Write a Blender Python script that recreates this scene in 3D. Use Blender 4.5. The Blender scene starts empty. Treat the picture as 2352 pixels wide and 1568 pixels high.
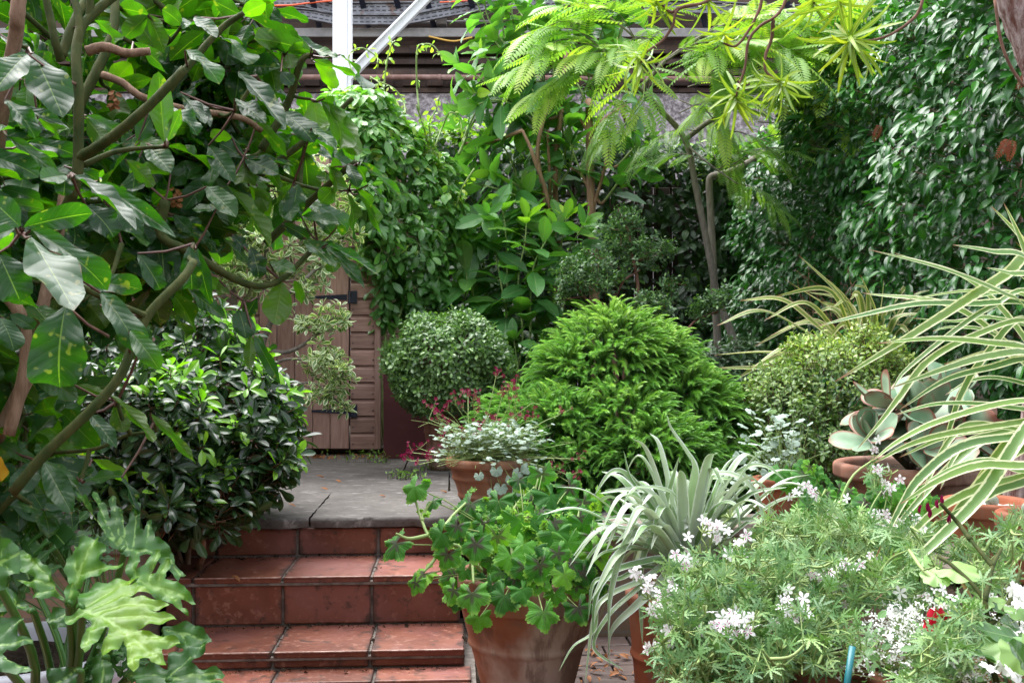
import bpy, bmesh, math, numpy as np
from math import radians, pi, sin, cos
sc = bpy.context.scene
COL = sc.collection

# ------------------------------------------------------------------ camera, sky, sun, exposure
EYE = 1.0
cam_d = bpy.data.cameras.new('camera'); cam = bpy.data.objects.new('camera', cam_d); COL.objects.link(cam)
cam.location = (0, 0, EYE); cam.rotation_euler = (radians(90), 0, 0)
cam_d.lens = 35.0; cam_d.sensor_width = 36.0; cam_d.clip_start = 0.05; cam_d.clip_end = 500
cam_d.shift_y = 20 / 2352
cam_d.dof.use_dof = True; cam_d.dof.focus_distance = 3.6; cam_d.dof.aperture_fstop = 18.0
sc.camera = cam

SUN_EL, SUN_AZ = 66.0, -50.0       # azimuth measured from +Y (away from the camera) towards +X
w = bpy.data.worlds.new('World'); sc.world = w; w.use_nodes = True
wt = w.node_tree; wt.nodes.clear()
sky = wt.nodes.new('ShaderNodeTexSky'); sky.sky_type = 'NISHITA'; sky.sun_disc = False
sky.sun_elevation = radians(SUN_EL); sky.sun_rotation = radians(SUN_AZ)
sky.air_density = 1.0; sky.dust_density = 1.5; sky.ozone_density = 1.0
hs = wt.nodes.new('ShaderNodeHueSaturation'); hs.inputs['Saturation'].default_value = 0.28
bg = wt.nodes.new('ShaderNodeBackground'); bg.inputs['Strength'].default_value = 0.115
wo = wt.nodes.new('ShaderNodeOutputWorld')
wt.links.new(sky.outputs[0], hs.inputs['Color']); wt.links.new(hs.outputs[0], bg.inputs['Color']); wt.links.new(bg.outputs[0], wo.inputs[0])
sl = bpy.data.lights.new('sun', 'SUN'); sl.energy = 1.4; sl.angle = radians(70); sl.color = (1.0, 0.985, 0.96)
so = bpy.data.objects.new('sun', sl); COL.objects.link(so)
so.rotation_euler = (radians(-(90 - SUN_EL)), 0, radians(-SUN_AZ)); so.location = (0, 0, 20)
sc.view_settings.view_transform = 'Standard'; sc.view_settings.look = 'None'
sc.view_settings.gamma = 1.0; sc.view_settings.use_curve_mapping = False
sc.view_settings.exposure = 2.6
sc.render.engine = 'CYCLES'
cy = sc.cycles
cy.use_denoising = True; cy.max_bounces = 7; cy.diffuse_bounces = 4; cy.glossy_bounces = 3; cy.transmission_bounces = 4
cy.transparent_max_bounces = 6; cy.sample_clamp_indirect = 6.0; cy.caustics_reflective = False; cy.caustics_refractive = False
sc.render.film_transparent = False

# ------------------------------------------------------------------ helpers
FPX = 2352 * 35.0 / 36.0
def at(px, py, D):            # where a point of the garden seen at (px, py), D metres away, stands
    return np.array([(px - 1176) / FPX * D, D, EYE + (804 - py) / FPX * D])
def nrm(a): return a / np.maximum(np.linalg.norm(a, axis=-1, keepdims=True), 1e-9)
UP = np.array([0, 0, 1.0])
RNG = np.random.default_rng

class MB:
    """collects verts / faces and links them as one mesh"""
    def __init__(s): s.V = []; s.F4 = []; s.F3 = []; s.A = []; s.n = 0
    def add(s, V, F4=None, F3=None, A=None):
        V = np.asarray(V, float).reshape(-1, 3)
        if F4 is not None and len(F4): s.F4.append(np.asarray(F4, np.int64) + s.n)
        if F3 is not None and len(F3): s.F3.append(np.asarray(F3, np.int64) + s.n)
        s.V.append(V); s.A.append(np.zeros((len(V), 3)) if A is None else np.asarray(A, float)); s.n += len(V)
    def build(s, name, mat, parent=None, smooth=True):
        V = np.concatenate(s.V) if s.V else np.zeros((0, 3)); A = np.concatenate(s.A)
        if parent is not None: V = V - np.array(parent.location)
        F4 = np.concatenate(s.F4) if s.F4 else np.zeros((0, 4), np.int64)
        F3 = np.concatenate(s.F3) if s.F3 else np.zeros((0, 3), np.int64)
        me = bpy.data.meshes.new(name)
        me.vertices.add(len(V)); me.vertices.foreach_set('co', V.astype(np.float32).ravel())
        L = np.concatenate([F4.ravel(), F3.ravel()]).astype(np.int32)
        me.loops.add(len(L)); me.loops.foreach_set('vertex_index', L)
        st = np.concatenate([np.arange(len(F4)) * 4, len(F4) * 4 + np.arange(len(F3)) * 3]).astype(np.int32)
        me.polygons.add(len(st)); me.polygons.foreach_set('loop_start', st)
        me.polygons.foreach_set('use_smooth', np.full(len(st), smooth))
        at_ = me.attributes.new('luv', 'FLOAT_VECTOR', 'POINT'); at_.data.foreach_set('vector', A.astype(np.float32).ravel())
        me.materials.append(mat); me.update(calc_edges=True); me.validate()
        o = bpy.data.objects.new(name, me); COL.objects.link(o)
        if parent is not None: o.parent = parent
        return o

def tag(o, label=None, cat=None, group=None, kind=None):
    if label: o['label'] = label
    if cat: o['category'] = cat
    if group: o['group'] = group
    if kind: o['kind'] = kind
    return o
def thing(name, label, cat, loc=(0, 0, 0), group=None):
    o = bpy.data.objects.new(name, None); COL.objects.link(o); o.location = tuple(float(c) for c in loc); o.empty_display_size = 0.1
    return tag(o, label, cat, group)

# ---- curves and tubes
def spline(P, n=24):
    P = np.asarray(P, float)
    if len(P) == 2: t = np.linspace(0, 1, n)[:, None]; return P[0] * (1 - t) + P[1] * t
    Q = np.vstack([2 * P[0] - P[1], P, 2 * P[-1] - P[-2]]); m = len(P) - 1
    T = np.linspace(0, m, n); out = []
    for t in T:
        i = min(int(t), m - 1); f = t - i; a, b, c, d = Q[i], Q[i + 1], Q[i + 2], Q[i + 3]
        out.append(.5 * ((2 * b) + (-a + c) * f + (2 * a - 5 * b + 4 * c - d) * f * f + (-a + 3 * b - 3 * c + d) * f ** 3))
    return np.array(out)
def frames(P):
    T = nrm(np.gradient(P, axis=0)); N = np.zeros_like(P)
    r = np.array([0, 0, 1.0]) if abs(T[0, 2]) < .9 else np.array([1.0, 0, 0])
    n = nrm(np.cross(T[0], r))
    for i in range(len(P)):
        n = nrm(n - T[i] * np.dot(n, T[i])); N[i] = n
    return T, N, np.cross(T, N)
def tube(mb, P, r, seg=8, rnd=0.5, knob=0.0, rng=None, cap=True):
    P = np.asarray(P, float); n = len(P)
    r = np.interp(np.linspace(0, 1, n), np.linspace(0, 1, len(np.atleast_1d(r))), np.atleast_1d(r)) if np.ndim(r) else np.full(n, r)
    T, N, B = frames(P); a = np.linspace(0, 2 * pi, seg, endpoint=False)
    R = r[:, None] * np.ones(seg)
    if knob and rng is not None: R = R * (1 + knob * rng.normal(size=R.shape))
    V = P[:, None] + R[..., None] * (np.cos(a)[None, :, None] * N[:, None] + np.sin(a)[None, :, None] * B[:, None])
    idx = np.arange(n * seg).reshape(n, seg); i0 = idx[:-1]; i1 = idx[1:]
    F = np.stack([i0, np.roll(i0, -1, 1), np.roll(i1, -1, 1), i1], -1).reshape(-1, 4)
    L = np.concatenate([[0], np.cumsum(np.linalg.norm(np.diff(P, axis=0), axis=1))])
    A = np.stack([np.broadcast_to(a / pi - 1, (n, seg)), np.broadcast_to(L[:, None], (n, seg)), np.full((n, seg), rnd)], -1).reshape(-1, 3)
    Vf = V.reshape(-1, 3)
    if cap:
        Vf = np.vstack([Vf, P[:1], P[-1:]]); A = np.vstack([A, [[0, 0, rnd]], [[0, L[-1], rnd]]])
        c0, c1 = n * seg, n * seg + 1
        F3 = [[c0, idx[0, (k + 1) % seg], idx[0, k]] for k in range(seg)] + [[c1, idx[-1, k], idx[-1, (k + 1) % seg]] for k in range(seg)]
        mb.add(Vf, F, F3, A)
    else: mb.add(Vf, F, None, A)
def sticks(mb, P0, P1, r0, r1, rnd=0.5, sag=None):
    """many thin three-sided stalks at once, with one bend in the middle"""
    P0 = np.asarray(P0, float).reshape(-1, 3); P1 = np.asarray(P1, float).reshape(-1, 3); N = len(P0)
    if N == 0: return
    mid = (P0 + P1) / 2 + (0 if sag is None else sag)
    d = nrm(P1 - P0); ref = np.where(np.abs(d[:, 2:]) < .9, UP, np.array([1.0, 0, 0])); x = nrm(np.cross(d, ref)); y = np.cross(d, x)
    r0 = np.broadcast_to(r0, (N,)); r1 = np.broadcast_to(r1, (N,)); V = []
    for P, r in ((P0, r0), (mid, (r0 + r1) / 2), (P1, r1)):
        for k in range(3):
            a = 2 * pi * k / 3; V.append(P + r[:, None] * (cos(a) * x + sin(a) * y))
    V = np.stack(V, 1).reshape(-1, 3); base = np.arange(N)[:, None] * 9
    F = np.concatenate([base + np.array([s * 3 + k, s * 3 + (k + 1) % 3, s * 3 + 3 + (k + 1) % 3, s * 3 + 3 + k]) for s in (0, 1) for k in range(3)])
    A = np.tile([[0, .5, 0]], (N * 9, 1)).astype(float); A[:, 2] = np.repeat(np.broadcast_to(rnd, (N,)), 9)
    mb.add(V, F, None, A)
_boxc = {}
def box(mb, c, size, bev=0.0, R=None, rnd=0.5):
    """a box with chamfered edges; R: 3x3 axes as rows"""
    key = tuple(np.round(size, 5)) + (bev,)
    if key not in _boxc:
        bm = bmesh.new(); bmesh.ops.create_cube(bm, size=1)
        for v in bm.verts: v.co = (v.co[0] * size[0], v.co[1] * size[1], v.co[2] * size[2])
        if bev: bmesh.ops.bevel(bm, geom=list(bm.edges), offset=bev, segments=2, affect='EDGES', profile=.5)
        bm.verts.index_update(); F4 = []; F3 = []
        for f in bm.faces:
            ix = [v.index for v in f.verts]
            if len(ix) == 4: F4.append(ix)
            else:
                for k in range(1, len(ix) - 1): F3.append([ix[0], ix[k], ix[k + 1]])
        _boxc[key] = (np.array([v.co[:] for v in bm.verts]), F4, F3); bm.free()
    V, F4, F3 = _boxc[key]
    W = V if R is None else V @ np.asarray(R)
    A = np.stack([V[:, 0], V[:, 2], np.full(len(V), rnd)], -1)
    mb.add(W + np.asarray(c), F4, F3, A)
def bar(mb, p0, p1, wd, th, bev=0.003, face=(0, -1, 0), rnd=.5):
    p0 = np.asarray(p0, float); p1 = np.asarray(p1, float); d = p1 - p0; L = np.linalg.norm(d); x = d / L
    y = np.asarray(face, float); y = nrm(y - x * np.dot(x, y)); z = np.cross(x, y)
    box(mb, (p0 + p1) / 2, (L, th, wd), bev, np.array([x, y, z]), rnd)
def lathe(mb, c, prof, seg=56, rnd=.5, wob=0.0, rng=None):
    prof = np.asarray(prof, float); n = len(prof); a = np.linspace(0, 2 * pi, seg, endpoint=False)
    r = prof[:, :1] * (1 + (0 if rng is None else wob * np.sin(a * 2 + rng.uniform(0, 6))[None]))
    V = np.stack([r * np.cos(a), r * np.sin(a), np.broadcast_to(prof[:, 1:], (n, seg))], -1) + np.asarray(c)
    idx = np.arange(n * seg).reshape(n, seg); i0, i1 = idx[:-1], idx[1:]
    F = np.stack([i0, np.roll(i0, -1, 1), np.roll(i1, -1, 1), i1], -1).reshape(-1, 4)
    A = np.stack([np.broadcast_to(a / pi - 1, (n, seg)), np.broadcast_to(prof[:, 1:], (n, seg)), np.full((n, seg), rnd)], -1)
    mb.add(V.reshape(-1, 3), F, None, A.reshape(-1, 3))
def roundprof(P, k=4):
    """round the corners of a lathe profile"""
    P = np.asarray(P, float); out = [P[0]]
    for i in range(1, len(P) - 1):
        a, b, c = P[i - 1], P[i], P[i + 1]; q = min(np.linalg.norm(b - a), np.linalg.norm(c - b)) * .45
        p, s = b + nrm(a - b) * q, b + nrm(c - b) * q
        for t in np.linspace(0, 1, k): out.append((1 - t) ** 2 * p + 2 * t * (1 - t) * b + t * t * s)
    out.append(P[-1]); return np.array(out)

# ---- leaf templates: (V, F4, F3, UV) with base at the origin, tip along +Y, upper face +Z
def strip(wf, nv=7, nu=4, curl=.5, fold=.15, wave=0., nw=3., ph=0., tw=0., sweep=0., side=0., pet=0.):
    v = np.linspace(0, 1, nv + 1); u = np.linspace(-1, 1, nu + 1); wv = np.array([wf(t) for t in v])
    th = curl * v; dy = np.cos(th); dz = -np.sin(th)
    yc = np.concatenate([[0], np.cumsum((dy[1:] + dy[:-1]) / 2)]) / nv; zc = np.concatenate([[0], np.cumsum((dz[1:] + dz[:-1]) / 2)]) / nv
    U, Wd = np.meshgrid(u, wv); Vv = np.meshgrid(u, v)[1]
    X = U * Wd; Z = fold * np.abs(X) + wave * np.abs(U) ** 1.4 * np.sin(2 * pi * nw * Vv + ph + np.sign(U) * 1.1) * np.sqrt(Wd + 1e-6)
    Yl = sweep * np.abs(U) * Wd
    a = tw * Vv; X, Z = X * np.cos(a) - Z * np.sin(a), X * np.sin(a) + Z * np.cos(a)
    thm = th[:, None]
    Y = yc[:, None] + Z * np.sin(thm) + Yl * np.cos(thm); ZZ = zc[:, None] + Z * np.cos(thm) - Yl * np.sin(thm)
    X = X + side * Vv ** 2
    V = np.stack([X, Y + pet, ZZ], -1).reshape(-1, 3)
    idx = np.arange((nv + 1) * (nu + 1)).reshape(nv + 1, nu + 1)
    F = np.stack([idx[:-1, :-1], idx[:-1, 1:], idx[1:, 1:], idx[1:, :-1]], -1).reshape(-1, 4)
    UV = np.stack([U, Vv], -1).reshape(-1, 2)
    return V, F, np.zeros((0, 3), int), UV
def ell(w, p=1.0, q=1.0, base=0.02): return lambda t: max(w * sin(pi * min(max(t, 0), 1) ** p) ** q, w * base * (1 - t))
def rot_t(T, ax, ang, off=(0, 0, 0), s=1.0):
    V, F4, F3, UV = T; c, n = cos(ang), sin(ang)
    M = {'x': [[1, 0, 0], [0, c, n], [0, -n, c]], 'y': [[c, 0, -n], [0, 1, 0], [n, 0, c]], 'z': [[c, n, 0], [-n, c, 0], [0, 0, 1]]}[ax]
    return (V * s) @ np.array(M) + np.array(off), F4, F3, UV
def join(Ts):
    V = []; A4 = []; A3 = []; U = []; n = 0
    for T in Ts:
        V.append(T[0]); U.append(T[3])
        if len(T[1]): A4.append(np.asarray(T[1]) + n)
        if len(T[2]): A3.append(np.asarray(T[2]) + n)
        n += len(T[0])
    return np.concatenate(V), (np.concatenate(A4) if A4 else np.zeros((0, 4), int)), (np.concatenate(A3) if A3 else np.zeros((0, 3), int)), np.concatenate(U)
def palm(rf, n=40, span=2.9, rings=(0, .35, .7, 1.0), cup=.1, ruf=.05, nr=9, ph=0.):
    """a lobed round leaf with its stalk at the origin; UV are its flat coordinates"""
    th = np.linspace(-span, span, n); r = np.array([rf(t) for t in th]); V = []; UV = []
    for k in rings:
        x = np.sin(th) * r * k; y = np.cos(th) * r * k
        z = -cup * (.42 * k) ** 2 * 2 + ruf * k ** 3 * np.sin(nr * th + ph) * (.6 + .4 * np.sin(3 * th + ph))
        V.append(np.stack([x, y, z], -1)); UV.append(np.stack([x, y], -1))
    m = len(rings); idx = np.arange(m * n).reshape(m, n)
    F = np.stack([idx[:-1, :-1], idx[:-1, 1:], idx[1:, 1:], idx[1:, :-1]], -1).reshape(-1, 4)
    return np.concatenate(V), F, np.zeros((0, 3), int), np.concatenate(UV)

def place(mb, Ts, P, D, Nn, S, rnd, rng):
    """instances of the templates Ts at P, tip along D, face towards Nn, scale S"""
    P = np.asarray(P, float).reshape(-1, 3); N = len(P)
    if N == 0: return
    D = nrm(np.broadcast_to(D, (N, 3))); Nn = np.broadcast_to(Nn, (N, 3)) + 1e-4
    S = np.asarray(S, float); S = np.broadcast_to(S, (N,))[:, None] * np.ones((1, 3)) if S.ndim < 2 else np.broadcast_to(S, (N, 3))
    rnd = np.broadcast_to(rnd, (N,))
    x = nrm(np.cross(D, Nn)); z = np.cross(x, D)
    if isinstance(Ts, tuple): Ts = [Ts]
    pick = rng.integers(0, len(Ts), N)
    for k, T in enumerate(Ts):
        m = np.where(pick == k)[0]
        if not len(m): continue
        V, F4, F3, UV = T; nv = len(V)
        W = (P[m, None] + V[None, :, :1] * S[m, None, :1] * x[m, None] + V[None, :, 1:2] * S[m, None, 1:2] * D[m, None]
             + V[None, :, 2:] * S[m, None, 2:] * z[m, None])
        base = (np.arange(len(m)) * nv)[:, None, None]
        A = np.concatenate([np.broadcast_to(UV[None], (len(m), nv, 2)), np.broadcast_to(rnd[m, None, None], (len(m), nv, 1))], -1)
        mb.add(W.reshape(-1, 3), (base + F4[None]).reshape(-1, 4) if len(F4) else None, (base + F3[None]).reshape(-1, 3) if len(F3) else None, A.reshape(-1, 3))
def perp(A, rng):
    A = nrm(A); r = nrm(rng.normal(size=A.shape)); x = nrm(np.cross(A, r)); return x, np.cross(A, x)
def whorl(mb, Ts, P, A, k, size, rng, el=(.1, .7), rnd=(0, .8), off=0.01, grav=0.0, pet=None, petmb=None, nj=.25, young=None, asp=1.0):
    """k leaves round each shoot tip P with axis A"""
    P = np.asarray(P, float); A = nrm(np.asarray(A, float)); M = len(P); k = np.broadcast_to(k, (M,))
    if M == 0: return
    ix = np.repeat(np.arange(M), k); n = len(ix); x, y = perp(A, rng)
    num = np.concatenate([np.arange(c) for c in k]); az = num * 2.39996 + np.repeat(rng.uniform(0, 6.28, M), k) + rng.normal(size=n) * .2
    rad = np.cos(az)[:, None] * x[ix] + np.sin(az)[:, None] * y[ix]
    f = num / np.maximum(k[ix] - 1, 1); e = (el[0] + (el[1] - el[0]) * f + rng.normal(size=n) * .15)[:, None]
    D = nrm(rad * np.cos(e) + A[ix] * np.sin(e) + np.array([0, 0, -1.0]) * grav)
    Nn = A[ix] * np.cos(e) - rad * np.sin(e) + rng.normal(size=(n, 3)) * nj
    s = rng.uniform(size[0], size[1], n) * (1 - .25 * f); base = P[ix] - A[ix] * (off * (1 - f))[:, None] * 3
    rr = rng.uniform(rnd[0], rnd[1], n)
    if young is not None: rr = np.where(young[ix] & (f > .25), rng.uniform(.9, 1.0, n), rr)
    if pet:
        b2 = base + D * pet * s[:, None]
        if petmb is not None: sticks(petmb, base, b2, s * .02, s * .014)
        base = b2
    place(mb, Ts, base, D, Nn, s if asp == 1.0 else np.stack([s * asp, s, s * .6], -1), rr, rng)
def blob(E, N, rng, jit=(.75, 1.05), inside=.8, zmin=None, front=None):
    """points and outward normals spread over the outer skin of a union of ellipsoids E = [(c, r), ...]"""
    E = [(np.asarray(c, float), np.asarray(r, float) * np.ones(3)) for c, r in E]
    ar = np.array([(r[0] * r[1] + r[1] * r[2] + r[0] * r[2]) for c, r in E]); ar /= ar.sum(); P = []; Q = []; got = 0
    while got < N:
        k = rng.choice(len(E), N, p=ar); d = nrm(rng.normal(size=(N, 3))); j = rng.uniform(jit[0], jit[1], N)[:, None]
        C = np.array([E[i][0] for i in k]); R = np.array([E[i][1] for i in k])
        p = C + d * R * j; n = nrm(d / R); ok = np.ones(N, bool)
        for i, (c, r) in enumerate(E): ok &= (k == i) | ((((p - c) / r) ** 2).sum(1) > inside ** 2)
        if zmin is not None: ok &= p[:, 2] > zmin
        if front is not None: ok &= (n[:, 1] < front)
        P.append(p[ok]); Q.append(n[ok]); got += ok.sum()
    return np.concatenate(P)[:N], np.concatenate(Q)[:N]
def branch_net(mb, skel, tips, rng, r=(.006, .002), bend=.15, seg=5, root=None, upw=.15, col=.5, maxl=None):
    """join every tip to the nearest point of the skeleton that lies nearer to the root"""
    S = [np.asarray(skel, float)]; root = S[0][0] if root is None else root
    order = np.argsort(np.linalg.norm(tips - root, axis=1))
    allp = S[0]
    for i in order:
        t = tips[i]; dv = t - allp; dist = np.linalg.norm(dv, axis=1); score = dist + np.where(dv[:, 2] < 0, .4 * -dv[:, 2], 0)
        j = np.argmin(score); a = allp[j]; L = dist[j]
        if maxl and L > maxl: a = a + (t - a) * (1 - maxl / L); L = maxl
        m = (a + t) / 2 + rng.normal(size=3) * bend * L * .5 + np.array([0, 0, -upw * L])
        p = spline([a, m, t], 8); rr = np.linspace(min(r[0], r[1] + L * .02), r[1], 8)
        tube(mb, p, rr, seg, col, cap=False); allp = np.vstack([allp, p[3:]])

# ------------------------------------------------------------------ materials
class NT:
    def __init__(s, name):
        s.m = bpy.data.materials.new(name); s.m.use_nodes = True; s.t = s.m.node_tree; s.t.nodes.clear()
        s.out = s.t.nodes.new('ShaderNodeOutputMaterial')
    def n(s, typ, _o=0, **kw):
        nd = s.t.nodes.new('ShaderNode' + typ); ins = {}
        for k, v in kw.items():
            if k.startswith('_'): ins[k[1:]] = v
            else: setattr(nd, k, v)
        for k, v in ins.items(): s.set(nd, k, v)
        return nd
    def set(s, nd, k, v):
        i = nd.inputs[int(k)] if k.isdigit() else nd.inputs[k.replace('__', ' ')]
        if hasattr(v, 'default_value') and hasattr(v, 'links') or isinstance(v, bpy.types.NodeSocket): s.t.links.new(v, i)
        elif isinstance(v, bpy.types.Node): s.t.links.new(v.outputs[0], i)
        else: i.default_value = (*v, 1.0) if isinstance(v, (tuple, list)) and len(v) == 3 and i.type == 'RGBA' else v
    def math(s, op, a, b=0.0, c=0.0): 
        nd = s.n('Math', operation=op, _0=a, _1=b)
        if op in ('MULTIPLY_ADD', 'SMOOTH_MIN', 'COMPARE'): s.set(nd, '2', c)
        return nd.outputs[0]
    def mix(s, f, a, b, bt='MIX'):
        nd = s.n('Mix', data_type='RGBA', blend_type=bt)
        for i, v in ((0, f), (6, a), (7, b)):
            if isinstance(v, bpy.types.NodeSocket): s.t.links.new(v, nd.inputs[i])
            else: nd.inputs[i].default_value = (*v, 1.0) if isinstance(v, (tuple, list)) and len(v) == 3 else v
        return nd.outputs[2]
    def ss(s, x, a, b):   # smoothstep
        nd = s.n('MapRange', interpolation_type='SMOOTHSTEP', _0=x, _1=a, _2=b); return nd.outputs[0]
    def ramp(s, x, st):
        nd = s.n('ValToRGB', _0=x); cr = nd.color_ramp
        while len(cr.elements) < len(st): cr.elements.new(.5)
        for e, (p, c) in zip(cr.elements, st): e.position = p; e.color = (*c, 1)
        return nd.outputs[0]
    def luv(s):
        a = s.n('Attribute', attribute_name='luv'); x = s.n('SeparateXYZ', _0=a.outputs['Vector']); return x.outputs[0], x.outputs[1], x.outputs[2]
    def noise(s, scale, detail=3, rough=.55, vec=None, stretch=None):
        tc = s.n('TexCoord').outputs['Object'] if vec is None else vec
        if stretch: tc = s.n('Mapping', _Vector=tc, _Scale=stretch).outputs[0]
        nd = s.n('TexNoise', _Vector=tc, _Scale=scale, _Detail=detail, _Roughness=rough); return nd.outputs[0], nd.outputs[1]
    def bump(s, h, st=.3, dist=.01): return s.n('Bump', _Strength=st, _Distance=dist, _Height=h).outputs[0]
    def surf(s, sh): s.t.links.new(sh if isinstance(sh, bpy.types.NodeSocket) else sh.outputs[0], s.out.inputs[0]); return s.m

def leaf_mat(name, st, under=None, rough=.38, tf=.3, tmul=(2.2, 2.6, .6), vein=None, vw=.05, side=0, margin=None, vary=.35, spec=.5, yoff=None, bumpk=None, edge_brown=None, back=None, spots=None, sheen=None, sidek=.22, bst=.14, grad=None, blue=.72, tipb=None):
    t = NT(name); u, v, r = t.luv(); au = t.math('ABSOLUTE', u)
    st = [(p_, (c_[0], c_[1], c_[2] * blue)) for p_, c_ in st]; c = t.ramp(r, st); nf, nc = t.noise(9.0, 3)
    k = t.math('MULTIPLY_ADD', nf, 2 * vary, 1 - vary)
    c = t.mix(1.0, c, t.n('CombineXYZ', _0=k, _1=k, _2=k).outputs[0], 'MULTIPLY')
    if grad: c = t.mix(1.0, c, t.ramp(v, grad), 'MULTIPLY')
    if margin: 
        f2, _ = t.noise(60.0, 2); thr = t.math('ADD', au, t.math('MULTIPLY_ADD', f2, .5, -.25))
        c = t.mix(t.ss(thr, margin[1], margin[1] + .12), c, margin[0])
    if vein:
        f = t.math('SUBTRACT', 1.0, t.ss(au, vw * .4, vw)); 
        if side:
            ph = t.math('ABSOLUTE', t.math('SINE', t.math('MULTIPLY', t.math('SUBTRACT', v, t.math('MULTIPLY', au, .16)), side * pi)))
            f = t.math('MAXIMUM', f, t.math('MULTIPLY', t.math('SUBTRACT', 1.0, t.ss(ph, .0, .14)), sidek))
        c = t.mix(t.math('MULTIPLY', f, .75), c, vein)
    if edge_brown:
        f3, _ = t.noise(25.0, 3); e = t.math('ADD', t.math('MAXIMUM', au, v), t.math('MULTIPLY_ADD', f3, .5, -.25))
        hot = t.math('GREATER_THAN', t.math('FRACT', t.math('MULTIPLY', r, 37.0)), 1 - edge_brown[1])
        c = t.mix(t.math('MULTIPLY', t.ss(e, .97, 1.12), hot), c, edge_brown[0])
    if spots:
        f4, _ = t.noise(spots[1], 1); c = t.mix(t.ss(f4, spots[2], spots[2] + .06), c, spots[0])
    if tipb: c = t.mix(t.ss(t.math('ADD', v, t.math('MULTIPLY', nf, .06)), tipb[1], tipb[1] + .05), c, tipb[0])
    top = c
    if under:
        geo = t.n('NewGeometry'); c = t.mix(geo.outputs['Backfacing'], c, t.mix(.75, c, under))
    tr = t.mix(1.0, top, tmul, 'MULTIPLY')
    kw = {}
    if bumpk or side:
        h = t.math('MULTIPLY', t.math('SUBTRACT', 1.0, t.ss(au, 0.0, .12)), -1.0)
        if side: h = t.math('ADD', h, t.math('ABSOLUTE', t.math('SINE', t.math('MULTIPLY', t.math('SUBTRACT', v, t.math('MULTIPLY', au, .16)), side * pi))))
        if bumpk: h = t.math('ADD', h, t.math('MULTIPLY', t.noise(bumpk, 2)[0], 1.5))
        kw['_Normal'] = t.bump(h, bst, .004)
    rn = t.math('MULTIPLY_ADD', nf, .3, rough - .15)
    p = t.n('BsdfPrincipled', _Base__Color=c, _Roughness=rn, _Specular__IOR__Level=spec, **kw)
    tl = t.n('BsdfTranslucent', _Color=tr)
    return t.surf(t.n('MixShader', _0=tf, _1=p, _2=tl))
def simple_mat(name, c0, c1, scale=12., rough=.7, spec=.4, bump=.2, stretch=None, detail=4, bd=.004, useR=0.0):
    t = NT(name); f, _ = t.noise(scale, detail, .6, None, stretch); u, v, r = t.luv()
    c = t.mix(t.ss(f, .3, .7), c0, c1)
    if useR:
        k = t.math('MULTIPLY_ADD', r, 2 * useR, 1 - useR); c = t.mix(1., c, t.n('CombineXYZ', _0=k, _1=k, _2=k).outputs[0], 'MULTIPLY')
    f2, _ = t.noise(scale * 6, 3, .6, None, stretch)
    h = t.math('MULTIPLY_ADD', f2, .5, f)
    return t.surf(t.n('BsdfPrincipled', _Base__Color=c, _Roughness=rough, _Specular__IOR__Level=spec, _Normal=t.bump(h, bump, bd)))
# ------------------------------------------------------------------ hard materials
def tile_mat():
    t = NT('terracotta_tile'); u, v, r = t.luv(); f, _ = t.noise(7.0, 5, .6); f2, _ = t.noise(38.0, 4, .65); f3, _ = t.noise(3.0, 3)
    c = t.mix(t.ss(f, .3, .72), (.14, .040, .024), (.23, .078, .045)); c = t.mix(t.ss(f2, .54, .68), c, (.29, .125, .085))
    c = t.mix(t.math('MULTIPLY', t.ss(f3, .45, .7), .7), c, (.22, .085, .075))
    k = t.math('MULTIPLY_ADD', r, .5, .72); c = t.mix(1., c, t.n('CombineXYZ', _0=k, _1=k, _2=k).outputs[0], 'MULTIPLY')
    f5, _ = t.noise(16.0, 6, .7); eg = t.ss(t.math('ADD', t.math('ABSOLUTE', u), t.math('MULTIPLY_ADD', f5, .10, -.05)), .128, .146); c = t.mix(t.math('MULTIPLY', eg, .7), c, (.035, .026, .022))
    c = t.mix(t.math('MULTIPLY', t.ss(f5, .53, .66), .8), c, (.05, .028, .022))
    g = t.math('MULTIPLY_ADD', f2, .3, .33)
    return t.surf(t.n('BsdfPrincipled', _Base__Color=c, _Roughness=g, _Specular__IOR__Level=.45, _Normal=t.bump(t.math('ADD', f, f2), .25, .004)))
def stone_mat(name, c0, c1, lich=(.42, .40, .38)):
    t = NT(name); u, v, r = t.luv(); f, _ = t.noise(4.0, 6, .62); f2, _ = t.noise(45.0, 4, .7); f3, _ = t.noise(9.0, 5, .7, None, (1, 3.0, 1))
    c = t.mix(t.ss(f, .3, .7), c0, c1); c = t.mix(t.math('MULTIPLY', t.ss(f3, .55, .66), .75), c, lich); c = t.mix(t.math('MULTIPLY', t.ss(f2, .5, .65), .5), c, (.05, .043, .04))
    k = t.math('MULTIPLY_ADD', r, .4, .8); c = t.mix(1., c, t.n('CombineXYZ', _0=k, _1=k, _2=k).outputs[0], 'MULTIPLY')
    return t.surf(t.n('BsdfPrincipled', _Base__Color=c, _Roughness=.75, _Specular__IOR__Level=.3, _Normal=t.bump(t.math('MULTIPLY_ADD', f2, .6, f), .5, .01)))
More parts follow.
